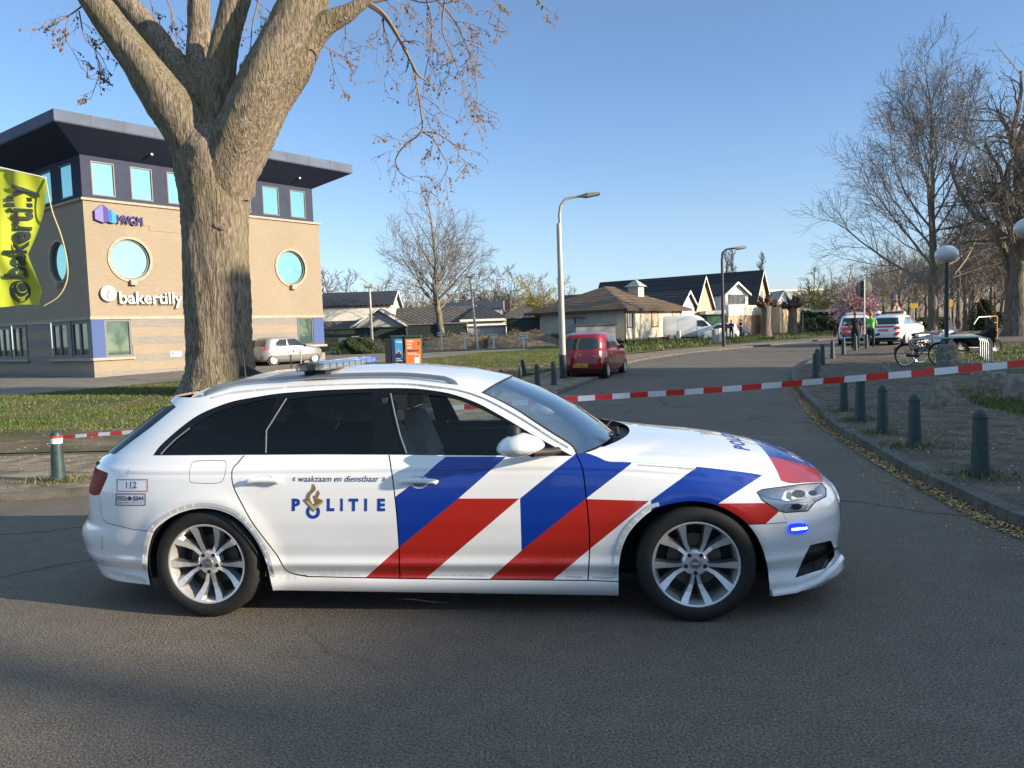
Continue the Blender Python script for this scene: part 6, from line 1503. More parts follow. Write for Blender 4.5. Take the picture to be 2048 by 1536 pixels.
# hedge and brushwood on the left
a = AT(714, 700, 61); hg = shrub('hedge', 'low clipped dark hedge along the driveway', (a.x, a.y, .3), 2.4, .9, 1.35, 9000, [LEAFD, LEAFM], 12, .07)
def brush(label, x0, x1, ytop, Y, seed, n):
    a = AT(x0, 690, Y); b = AT(x1, 690, Y); H = AT((x0+x1)/2, ytop, Y).z-gh(Y); t = MB(); rng = random.Random(seed); W_ = b.x-a.x
    for _ in range(n):
        u = rng.random(); h = H*(.35+.65*math.sin(math.pi*(u*.8+.15)))*(.8+.2*math.sin(u*23)); z = rng.random()**.8*h; y = rng.uniform(-1, 1)*2.2*(1-z/h*.8); p = Vector((a.x+W_*u, Y+2+y, gh(Y)+z)); d = Vector((rng.gauss(0, 1), rng.gauss(0, .6), rng.gauss(0, .35)+.15)).normalized()*rng.uniform(.3, 1.1); w = d.cross(Vector((0, 1, .3))).normalized()*rng.uniform(.012, .035)
        t.add([p-d*.5-w, p-d*.5+w, p+d*.5], [(0, 1, 2)], rng.choice((0, 0, 1, 2)))
    k = 12; vs = []
    for i in range(k+1):
        u = i/k; h = H*(.35+.65*math.sin(math.pi*(u*.8+.15)))*.9
        for j in range(7): v = j/6; vs.append((a.x+W_*u, Y+2+(v-.5)*5.4, gh(Y)+h*math.sin(math.pi*v)-.05))
    t.add(vs, [(i*7+j, i*7+7+j, i*7+8+j, i*7+j+1) for i in range(k) for j in range(6)], 3)
    tag(t.build('brushwood_pile', [TWIG, mat('brush_pale', (.36, .28, .18), .9), mat('brush_dark', (.13, .10, .07), .9), mat('heap_earth', (.15, .115, .075), .95, var=.4, scale=3)]), label, 'brushwood')
brush('long heap of cut branches under the small bare tree', 846, 985, 664, 69, 1, 6000); brush('highest heap of cut branches in front of the green shed', 975, 1135, 659, 67, 2, 8000); brush('small heap of sticks near the white hall', 700, 770, 668, 66, 3, 1800)
# ================================================================ street furniture
def Gz(px, py, dz):
    d = ray(px, py); z = dz
    for _ in range(60):
        s = (z-CAM_H)/d.z; z = .5*z + .5*(gh(d.y*s)+dz)
    return Vector((d.x*s, d.y*s, z))
BOLG = mat('bollard_green', (.022, .048, .048), .5, var=.25, scale=12); POLEW = mat('pole_pale', (.34, .33, .29), .5, metal=.2, var=.08, scale=3); POLED = mat('pole_dark', (.018, .022, .026), .5)
TAPR = mat('tape_red', (.62, .03, .02), .35); TAPW = mat('tape_white', (.72, .72, .72), .35); CONC = mat('concrete', (.20, .175, .145), .95, var=.35, scale=9, bump=.7)
def weeds(loc, n, seed, r=.22):
    rng = random.Random(seed); m = MB()
    for _ in range(n):
        a = rng.uniform(0, 6.28); q = abs(rng.gauss(0, r))+.07; x, y = loc.x+math.cos(a)*q*1.4, loc.y+math.sin(a)*q; h = rng.uniform(.02, .09); b = rng.uniform(0, 3.14)
        m.add([(x-math.cos(b)*.006, y-math.sin(b)*.006, loc.z), (x+math.cos(b)*.006, y+math.sin(b)*.006, loc.z), (x+rng.gauss(0, h*.7), y+rng.gauss(0, h*.7), loc.z+h)], [(0, 1, 2)], rng.choice((0, 0, 1, 2)))
    tag(m.build('weeds', [GB1, GB2, GB3]), kind='stuff')
def bollard(label, loc, H, lean=(0, 0), group=None, weed=0, name='bollard'):
    t = empty(name, loc, 0, label, 'bollard', group); t.rotation_euler = (lean[0], lean[1], 0); s = H/.72
    m = MB(); m.lathe([(.098*s, -.06), (.094*s, .0), (.078*s, H*.55), (.072*s, H*.855)], 20); m.build('post', BOLG, t, smooth=50)
    m = MB(); m.lathe([(.072*s, H*.855), (.080*s, H*.86), (.080*s, H*.885), (.073*s, H*.89), (.070*s, H*.93), (.055*s, H*.97), (.03*s, H*.993), (.0005, H)], 20); m.build('cap', BOLG, t, smooth=50)
    if weed: weeds(Vector(loc), weed, int(loc[0]*100))
    return t
def bh(px, pyt, p): return max(.5, (AT(px, pyt, p.y).z-p.z))
BR = [(1960,952,817,'nearest dark green bollard on the right pavement'),(1829,893,787,'second dark green bollard from the right edge'),(1766,865,768,'third dark green bollard from the right edge'),(1721,841,752,'fourth green bollard along the kerb, its cap behind the tape'),(1688,822,752,'fifth green bollard along the kerb, its cap behind the tape'),(1631,755,705,'dark green bollard at the inside of the bend'),(1635,742,697,'dark bollard directly behind the one at the bend'),(1645,729,687,'first of the sunlit row beyond the bend'),(1665,717,681,'second of the sunlit row beyond the bend'),(1687,709,676,'third of the sunlit row beyond the bend'),(1711,701,671,'bollard in front of the dark uniformed officer'),(1733,697,668,'dark bollard beside the round sign pole')]
for px, pb_, pt_, lb in BR:
    p = Gz(px, pb_, KT); bollard(lb, p, bh(px, pt_, p), weed=260 if pb_ > 800 else 60, group='green bollards along the right kerb')
for px, pb_, pt_, lb, ln in ((1108,770,722,'green bollard next to the tall lamp post',(0,0)),(1075,778,728,'green bollard second from the tall lamp post',(0,0)),(1041,768,735,'short green bollard half behind the car roof',(0,0)),(1050,752,718,'leaning green bollard behind the car roof',(.05,-.16)),(1003,772,742,'green bollard with only its cap above the car roof',(0,0))):
    p = Gz(px, pb_, .078); bollard(lb, p, bh(px, pt_, p), ln, 'green bollards on the left pavement')
p = Gz(117, 962, .078); bl0 = bollard('green bollard at left wrapped with white tape', p, bh(117, 860, p), (0, .02), weed=420)
m = MB(); hb_ = bh(117, 860, p); s_ = hb_/.72; m.lathe([(.0740*s_, hb_*.74), (.0765*s_, hb_*.745), (.0755*s_, hb_*.845), (.072*s_, hb_*.85)], 20); m.build('tape_band', TAPW, bl0)
m = MB(); m.lathe([(.0785*s_, hb_*.848), (.0825*s_, hb_*.855), (.082*s_, hb_*.885), (.079*s_, hb_*.89)], 20); m.build('tape_band', TAPR, bl0)
m = MB(); m.add([(-.10, -.05, 0), (-.075, -.085, 0), (-.075, -.085, .13), (-.088, -.06, .20), (-.10, -.05, .13)], [(0, 1, 2, 3, 4)]); m.build('paint_patch', TAPW, bl0)
tpth = [AT(128, 874, 9.74), AT(290, 862, 9.4), AT(560, 843, 8.9), AT(824, 822, 8.45), AT(1140, 798.5, 7.9), AT(1400, 782, 7.45), AT(1600, 766, 7.1), AT(1850, 745, 6.7), AT(2048, 726.5, 6.4), AT(2250, 704, 6.1)]
P_ = [Vector(q) for q in cr([tuple(q) for q in tpth], 40)]; ac = 0; tb = MB(); lw = .026; lens = [0]
for i in range(1, len(P_)): lens.append(lens[-1]+(P_[i]-P_[i-1]).length)
tot = lens[-1]; nst = 2*int(tot/.177)*2
def tpos(s):
    i = min(len(P_)-2, int(np.searchsorted(lens, s))-1 if s > 0 else 0); i = max(0, i); return P_[i].lerp(P_[i+1], (s-lens[i])/(lens[i+1]-lens[i]))
step = .177/4; k = int(tot/step); 
for i in range(k):
    a, b = tpos(i*step), tpos((i+1)*step)
    def ed(s, p): tw = .25*math.sin(s*1.3)+.12*math.sin(s*4.1); return Vector((0, math.sin(tw), math.cos(tw)))*(.021+.008*min(1, s/9))
    ua, ub = ed(i*step, a), ed((i+1)*step, b); tb.add([a-ua, b-ub, b+ub, a+ua], [(0, 1, 2, 3)], 0 if (i//4) % 2 == 0 else 1)
tag(tb.build('barrier_tape', [TAPR, TAPW], smooth=60), 'red and white barrier tape strung across the road behind the car', 'tape')
pz = AT(2250, 704, 6.1); tpole = empty('tape_post', (pz.x, pz.y, KT-.01), 0, 'thin steel post holding the tape end past the right edge', 'post'); m = MB(); m.tube([(0, 0, -.05), (0, 0, pz.z+.35)], .03, 10); m.build('post', STEEL, tpole, smooth=50); m = MB(); m.sphere((0, 0, pz.z+.35), (.034, .034, .03), 10, 6); m.build('cap', BLACKMT, tpole, smooth=50)
# lamp posts
def lamp_post(label, px, pyb, parts, Y=None, dz=.078, mats=(POLEW, POLED)):
    p = Gz(px, pyb, dz) if Y is None else Vector((*AT(px, pyb, Y)[:2], gh(Y)+dz)); t = empty('street_lamp', p, 0, label, 'street lamp'); parts(t, p); return t
def lp1(t, p):
    Y = p.y; q = lambda x, y, dy=0: AT(x, y, Y+dy)-p
    m = MB(); m.lathe([(.125, -.05), (.125, .78)], 18); m.build('base_sleeve', POLED, t, smooth=50)
    m = MB(); m.lathe([(.105, .78), (.098, 3.3), (.088, 3.36), (.082, 5.0), (.06, 5.06)], 18); zt = q(1119, 430).z
    m.tube([(0, 0, 5.0), q(1121, 470), q(1119, 430), q(1121, 412), q(1130, 399), q(1146, 394), q(1164, 392)], [.058, .054, .05, .048, .046, .044, .042], 10); m.build('pole', POLEW, t, smooth=50)
    m = MB(); a, b = q(1160, 393), q(1200, 387, -.1); w = Vector((0, .14, 0)); u = Vector((0, 0, .07))
    m.add([a-w*.5-u*.4, a+w*.5-u*.4, a+w*.5+u*.6, a-w*.5+u*.6, b-w-u*.6, b+w-u*.6, b+w+u*.4, b-w+u*.4, a.lerp(b, .35)-w-u*1.0, a.lerp(b, .35)+w-u*1.0, a.lerp(b, .35)+w+u, a.lerp(b, .35)-w+u], [(0, 3, 2, 1), (0, 1, 9, 8), (8, 9, 5, 4), (1, 2, 10, 9), (9, 10, 6, 5), (2, 3, 11, 10), (10, 11, 7, 6), (3, 0, 8, 11), (11, 8, 4, 7), (4, 5, 6, 7)]); m.build('lamp_head', POLEW, t, bevel=.01)
lamp_post('tallest pale street lamp beside the red hatchback', 1127, 757, lp1)
def lp2(t, p):
    Y = p.y; q = lambda x, y, dy=0: AT(x, y, Y+dy)-p
    m = MB(); m.tube([(0, 0, -.05), q(1446, 640), q(1444, 520), q(1445, 506), q(1452, 499), q(1470, 496)], [.11, .10, .075, .065, .055, .05], 10); m.build('pole', POLED, t, smooth=50)
    m = MB(); m.tube([q(1468, 497), q(1476, 496.5), q(1492, 494)], [.05, .11, .08], 10, sq=1.2); m.build('lamp_head', POLEW, t, smooth=40)
lamp_post('dark street lamp in front of the pink garage', 1448, 693, lp2)
def lp3(x0, y0, x1, y1):
    def f(t, p):
        Y = p.y; q = lambda x, y, dy=0: AT(x, y, Y+dy)-p
        m = MB(); m.tube([(0, 0, -.05), q(x1, y1)], [.12, .085], 10); m.build('pole', POLEW, t, smooth=50)
        m = MB(); m.box(q(x1-2, y1-3), (.72, .32, .14)); m.box(q(x1-2, y1-.5), (.5, .26, .05)); m.build('lamp_head', POLEW, t, bevel=.015)
    return f
lamp_post('short square headed lamp in front of the white hall', 745, 690, lp3(745, 690, 739, 576), 62); lamp_post('short square headed lamp among the white posts', 955, 697, lp3(955, 697, 940, 556), 62.5)
GLOBE = mat('globe_glass', (.55, .54, .55), .12, coat=.6)
def globe(label, px, pyb, pyg, r, Y, base=True):
    a = AT(px, pyb, Y); t = empty('globe_lamp', (a.x, a.y, gh(Y)+KT-.01), 0, label, 'street lamp'); zt = AT(px, pyg, Y).z-gh(Y)-KT; m = MB(); m.lathe([(.062, 0), (.058, zt-r*.7), (.09, zt-r*.78), (.10, zt-r*.6)], 14); m.build('pole', POLED, t, smooth=50)
    m = MB(); m.sphere((0, 0, zt), (r, r, r*.82), 24, 16); m.build('globe', GLOBE, t, smooth=80)
    if base: m = MB(); m.lathe([(.30, -.05), (.30, .25), (.26, .66), (.22, .70), (.0005, .70)], 14); m.build('concrete_foot', CONC, t, smooth=30)
globe('white globe lamp on a black pole above the parked bicycles', 1893, 735, 508, .35, 25.4); globe('white globe lamp cut off by the right edge', 2053, 760, 455, .34, 22, False)
# parking marker posts
for px, pt_, lb, Y in ((884,668,'first white marker sign right of the orange bin',66),(931,670,'second white marker sign along the driveway',65),(988,672,'third white marker sign along the driveway',64),(1048,674,'fourth white marker sign, nearest the tall street lamp',63),(712,676,'white marker sign at the hedge by the white hall',66),(686,680,'leftmost white marker sign near the office',67)):
    a = AT(px, 700, Y); z = gh(Y)+.06; t = empty('marker_sign', (a.x, a.y, z), 0, lb, 'sign'); top = AT(px, pt_, Y).z-z; m = MB(); m.bbox((-.05, -.04, -.05), (.05, .04, top)); m.build('post', WHITEPL, t); m = MB(); m.bbox((-.32, -.075, top-.12), (.32, -.045, top+.16)); m.build('plate', WHITEPL, t); m = MB(); put_text(m, 'mvgm' if px > 900 else 'Bezoekers', Vector((0, -.078, 0)), (1, 0, 0), UP, -.16, top-.04, .26, top+.09, 0, bold=.02); m.add([(-.28, -.078, top-.05), (-.19, -.078, top-.05), (-.19, -.078, top+.09), (-.28, -.078, top+.09)], [(0, 1, 2, 3)]); m.build('plate_lettering', NAVYP, t)
# the pair of poster bins
BING = mat('bin_green', (.018, .055, .045), .55); PBL = mat('poster_blue', (.03, .30, .62), .4); PDK = mat('poster_navy', (.02, .04, .12), .4); POR = mat('poster_orange', (.80, .19, .05), .4); PWH = mat('poster_white', (.8, .8, .8), .4); SKINP = mat('poster_skin', (.42, .28, .2), .5)
def bin_(label, x0, x1, kind):
    a = AT(x0, 740, 34.3); b = AT(x1, 740, 34.3); w = b.x-a.x; t = empty('poster_bin', ((a.x+b.x)/2, 34.3, gh(34.3)+.03), .06, label, 'waste bin', 'green poster bins'); zt = AT(x0, 671, 34.3).z-gh(34.3)-.03
    m = MB(); m.bbox((-w/2+.02, 0, 0), (w/2-.02, .75, zt-.10)); m.build('body', BING, t, bevel=.02); m = MB(); m.bbox((-w/2, -.03, zt-.10), (w/2, .78, zt)); m.build('lid', BING, t, bevel=.025)
    if kind == 0: m = MB(); m.bbox((-.02-w/2-.22, .0, 0), (-w/2+.01, .7, zt-.12)); m.build('side_body', BLACKMT, t)
    m = MB(); y = -.012; X0, X1, Z0, Z1 = -w/2+.05, w/2-.05, .12, zt-.16; m.bbox((X0, y, Z0), (X1, .005, Z1), 0)
    def R4(u0, v0, u1, v1, mi, k=1): m.add([(X0+(X1-X0)*u, y-.003*k, Z0+(Z1-Z0)*v) for u, v in ((u0, v0), (u1, v0), (u1, v1), (u0, v1))], [(0, 1, 2, 3)], mi)
    def TX(s, u0, v0, u1, v1, mi, k=3): put_text(m, s, Vector((0, y-.003*k, 0)), (1, 0, 0), UP, X0+(X1-X0)*u0, Z0+(Z1-Z0)*v0, X0+(X1-X0)*u1, Z0+(Z1-Z0)*v1, mi, bold=.03)
    if kind == 0:
        R4(0, 0, .32, 1, 1); R4(.32, 0, 1, .32, 1)
        for u, v, s in ((.45, .52, .10), (.62, .58, .11), (.80, .50, .10)):
            P = [(X0+(X1-X0)*(u+s*math.cos(q)), y-.006, Z0+(Z1-Z0)*(v+s*.62*math.sin(q))) for q in np.linspace(0, 6.28, 13)[:-1]]; m.poly(P[::-1] if False else P, 3); R4(u-s*1.1, .22, u+s*1.1, v-s*.45, 1, 2)
        TX('VVVliving', .38, .84, .96, .93, 2); TX('welkom', .35, .27, .85, .31, 2); TX('in de buurt', .35, .20, .95, .24, 2)
        mats = [PBL, PDK, PWH, SKINP]
    else:
        for i, (s, c) in enumerate((('SAMEN', 1), ('VOOR', 1), ('HEEL', 1), ('NEDERLAND', 2), ('VOORUIT', 1))): TX(s, .10, .88-i*.115, .10+.085*len(s), .95-i*.115, c)
        R4(.55, .10, .88, .32, 1); TX('2', .80, .78, .93, .90, 2)
        m.tube([(X0+(X1-X0)*.72+.10*math.cos(q), y-.004, Z0+(Z1-Z0)*.34+.10*math.sin(q)) for q in np.linspace(-.1, 2.6, 9)], .015, 5, 1)
        mats = [POR, PWH, NAVYP]
    m.build('poster', mats, t)
bin_('green poster bin with blue poster of people', 783, 809, 0); bin_('green poster bin with orange poster and white text', 811, 846, 1)
# low sign wall at the driveway
a = AT(668, 738, 33.0); t = empty('sign_wall', (a.x, a.y, gh(33)), .35, 'low beige sign wall with purple and pink logo behind the light bar', 'sign'); m = MB(); m.bbox((-.72, 0, -.1), (.62, .22, .46)); m.build('block', mat('sign_beige', (.55, .49, .38), .7), t, bevel=.01); m = MB(); m.add([(-.5, -.004, .06), (-.12, -.004, .06), (-.12, -.004, .34), (-.5, -.004, .34)], [(0, 1, 2, 3)], 0); put_text(m, 'mi', Vector((0, -.005, 0)), (1, 0, 0), UP, .12, .14, .30, .34, 1, bold=.04); m.build('logo', [mat('logo_purple', (.12, .03, .25), .5), mat('logo_pink', (.75, .25, .2), .5)], t)
for px, yt, lb, mm in ((603, 706, 'thin grey pole in front of the silver hatchback', POLEW), (583, 712, 'thin dark pole left of the grey one', POLED)):
    a = AT(px, 742, 32.5); t = empty('thin_pole', (a.x, a.y, gh(32.5)), 0, lb, 'pole'); m = MB(); H = AT(px, yt, 32.5).z-gh(32.5); m.tube([(0, 0, 0), (0, 0, H)], .03, 8); m.build('post', mm, t)
    m = MB(); m.lathe([(.03, H), (.045, H), (.045, H+.04), (.0005, H+.05)], 8); m.build('cap', mm, t)
# signs
def sign_pole(name, label, px, pyb, pyt, Y, r=.035, m_=STEEL):
    a = AT(px, pyb, Y); z = gh(Y)+.05; t = empty(name, (a.x, a.y, z), 0, label, 'road sign'); H = AT(px, pyt, Y).z-z; m = MB(); m.tube([(0, 0, -.05), (0, 0, H)], r, 8); m.build('post', m_, t, smooth=50); return t, H
SGREY = mat('sign_back', (.045, .05, .058), .6); SRED = mat('sign_red', (.55, .03, .03), .4); SBLU = mat('sign_face_blue', (.02, .06, .35), .4); SYEL = mat('sign_yellow', (.45, .27, .02), .4)
Yp = Gz(1729, 697, KT).y
t, H = sign_pole('road_sign', 'round road sign seen from its grey back by the officers', 1729, 697, 560, Yp)
m = MB(); m.lathe([(.0005, .03), (.36, .03), (.38, .04), (.38, .05), (.0005, .05)], 32, c=(0, 0, H-.42), axis='Y'); m.build('disc', SGREY, t, smooth=30); m = MB(); m.bbox((-.12, .02, H-.44), (.12, .04, H-.40)); m.build('clamp', STEEL, t)
t, H = sign_pole('road_sign', 'red edged white triangle warning sign behind the police cars', 1793, 655, 590, 56)
zt = AT(1793, 600, 56).z-gh(56)-.05; zb = AT(1793, 624, 56).z-gh(56)-.05; w_ = 12*56/F_PX
for sc_, mi_, o in ((1, SRED, -.05), (.72, WHITEPL, -.056)):
    cx, cz = 0, zb+(zt-zb)/3; P = [(-w_*sc_, o, cz+(zb-cz)*sc_), (w_*sc_, o, cz+(zb-cz)*sc_), (0, o, cz+(zt-cz)*sc_)]; m = MB(); m.prism(P, (0, -.004, 0)); m.build('plate', mi_, t)
m = MB(); m.bbox((-.04, -.066, cz-.15), (.04, -.062, cz+.18)); m.add([(-.1, -.065, cz-.02), (.1, -.065, cz-.02), (0, -.065, cz+.12)], [(0, 1, 2)]); m.build('symbol', BLACKMT, t)
m = MB(); m.box((-.12, -.05, AT(1790, 595, 56).z-gh(56)), (.22, .02, .50)); m.build('banner', mat('banner_violet', (.10, .06, .25), .5), t)
t, H = sign_pole('road_sign', 'blue parking sign above a round no stopping sign', 1872, 646, 592, 60)
m = MB(); zc_ = AT(1874, 599, 60).z-gh(60)-.05; m.box((.05, -.05, zc_), (.30, .02, .48)); m.build('plate', SBLU, t); m = MB(); put_text(m, 'P', Vector((0, -.063, 0)), (1, 0, 0), UP, -.03, zc_-.12, .12, zc_+.14, bold=.04); m.build('plate_lettering', WHITEPL, t)
m = MB(); zc_ = AT(1872, 616, 60).z-gh(60)-.05; m.lathe([(.0005, -.06), (.22, -.06)], 24, c=(0, 0, zc_), axis='Y', mi=0); m.lathe([(.22, -.062), (.27, -.062)], 24, c=(0, 0, zc_), axis='Y', mi=1); m.build('disc', [SBLU, SRED], t)
t, H = sign_pole('road_sign', 'small yellow route sign behind the white police estate', 1828, 650, 608, 66); m = MB(); m.box((0, -.05, H-.15), (.62, .02, .42)); m.build('plate', SYEL, t)
t, H = sign_pole('road_sign', 'yellow sign partly behind the globe lamp pole', 1901, 646, 598, 64); m = MB(); m.box((0, -.05, H-.35), (.30, .02, .6)); m.build('plate', SYEL, t)
t, H = sign_pole('road_sign', 'thin grey post standing near the bus shelter', 1606, 690, 620, 80); m = MB(); m.box((0, -.05, H-.15), (.3, .02, .3)); m.build('plate', SGREY, t)
# utility cabinet and white pole near the van
a = AT(1442, 690, 58); t = empty('utility_cabinet', (a.x, a.y, gh(58)), .2, 'grey cabinet with pale front left of the dark lamp post', 'cabinet'); m = MB(); m.bbox((-.55, 0, 0), (.1, .4, 1.05)); m.build('body', GREYW, t, bevel=.02); m = MB(); m.bbox((-.15, -.03, .02), (.12, -.003, 1.12)); m.build('door', WHITEPL, t)
# concrete stubs
def stub(label, px, pyb, pyt, r0, r1, lean=0, Y=None):
    p = Gz(px, pyb, KT-.01); t = MB(); H = AT(px, pyt, p.y).z-p.z; rng = random.Random(px); n = 12; pr_ = [(r0*1.1, -.08), (r0, .04), (r0*.85+r1*.15, H*.4), (r1*1.05, H*.93), (r1*.85, H), (.002, H*1.01)]; vs = []
    for r_, h in pr_:
        for j in range(n): q = 2*math.pi*j/n; k_ = 1+rng.uniform(-.06, .06); vs.append((r_*k_*math.cos(q)+lean*h, r_*k_*math.sin(q), h))
    t.add(vs, [(i*n+j, i*n+(j+1) % n, (i+1)*n+(j+1) % n, (i+1)*n+j) for i in range(5) for j in range(n)]); o = t.build('concrete_stub', CONC, smooth=40); o.location = p; tag(o, label, 'bollard', 'concrete stubs on the trodden earth')
stub('nearest weathered concrete stub leaning beside the bollards', 1884, 810, 757, .20, .105, .10); stub('concrete stub just left of the parked bicycles', 1768, 748, 724, .17, .13); stub('rightmost concrete stub near the frame edge', 2032, 797, 749, .21, .14); stub('concrete stub left of the rightmost one', 1996, 782, 744, .17, .14); stub('small concrete stub right of the globe lamp foot', 1912, 748, 719, .17, .14); stub('small concrete stub under the bicycle rack end', 1932, 750, 724, .17, .15); stub('dark mossy concrete stub behind the tape near the right edge', 1968, 776, 740, .17, .12)
# flag
FLG = mat('flag_lime', (.38, .44, .03), .75); FLD = mat('flag_print', (.02, .035, .035), .7)
YF = 14.0; fp = AT(-48, 345, YF)
fl = empty('banner_flag', (fp.x, YF, 0), 0, 'lime green company flag hanging at the left edge', 'flag')
def flagp(u, v, off=0):                          # u 0 pole .. 1 free edge, v 0 top .. 1 bottom
    edge = np.interp(v, [0, .15, .35, .6, .75, .88, 1], [91, 84, 72, 60, 80, 92, 80]); px = -48+(edge+48)*u; top = 325+(u)*32; bot = 612+3*math.sin(u*6)
    py = top+(bot-top)*v; y = YF+.05*math.sin(u*7+v*4)+.018*math.sin(u*17-v*8+1)+.10*math.sin(v*6.5)*u
    q = AT(px, py, YF); return Vector((q.x-fp.x, y-YF-off, q.z))
m = MB(); grid(lambda r, s: flagp(r, s), 60, 80, 0, 1, 0, 1, mb=m); m.build('cloth', FLG, fl, smooth=80)
m = MB(); P, fs = text_fit('bakertilly', 0, 0, 1, 1, bold=.03)
def finv(px, py):
    u, v = .7, .5
    for _ in range(30):
        edge = np.interp(v, [0, .15, .35, .6, .75, .88, 1], [91, 84, 72, 60, 80, 92, 80]); u = (px+48)/(edge+48); top = 325+u*32; bot = 612+3*math.sin(u*6); v = min(1, max(0, (py-top)/(bot-top)))
    return u, v
m.add([flagp(*finv(76-(1-0)*0-58*b*1.0, 553-178*a), .004) if False else flagp(*finv(12+62*(1-b), 556-188*a), .035) for a, b in P], fs); m.build('flag_lettering', FLD, fl)
m = MB()
for (cx, cy, r, mi, o) in ((40, 583, 22, 0, .006), (41, 580, 17.5, 1, .010), (43, 577, 16, 0, .014), (46, 575, 11, 1, .018), (47, 574, 9.5, 0, .022)):
    m.poly([flagp(*finv(min(cx+r*math.cos(q), 85), cy+r*1.0*math.sin(q)), o) for q in np.linspace(0, 2*math.pi, 25)[:-1]], mi)
m.build('flag_emblem', [FLD, FLG], fl)
m = MB(); m.tube([(-.03, 0, -.0), (-.03, 0, 6.2)], [.07, .04], 12); m.tube([(-.03, 0, flagp(0, 0).z+.02), flagp(1, 0)+Vector((.0, 0, .015))], .012, 6); m.build('flagpole', WHITEPL, fl, smooth=50)
m = MB(); m.tube([Vector(q) for q in cr([tuple(AT(x, y, YF)-Vector((fp.x, YF, 0))) for x, y in ((91,357),(104,420),(122,470),(134,520),(134,560),(118,592),(88,612))], 5)], .011, 6); m.build('halyard', mat('rope', (.42, .40, .22), .8), fl)
# orange frame, tube barrier
a = AT(1987, 683, 46); t = empty('crowd_barrier', (a.x, a.y, gh(46)), .3, 'orange tubular frame left of the gnarled tree', 'barrier'); m = MB()
for x in (-.25, .25): m.tube([(x, 0, -.02), (x, 0, 1.35)], .035, 6)
for z in (.5, .95, 1.32): m.tube([(-.25, 0, z), (.25, 0, z)], .03, 6)
m.build('frame', mat('frame_orange', (.45, .20, .04), .6), t); m = MB(); m.tube([(-1.5, 0, .9), (-1.15, 0, 1.30), (-.25, 0, 1.32)], .04, 6); m.build('rail', STEEL, t)
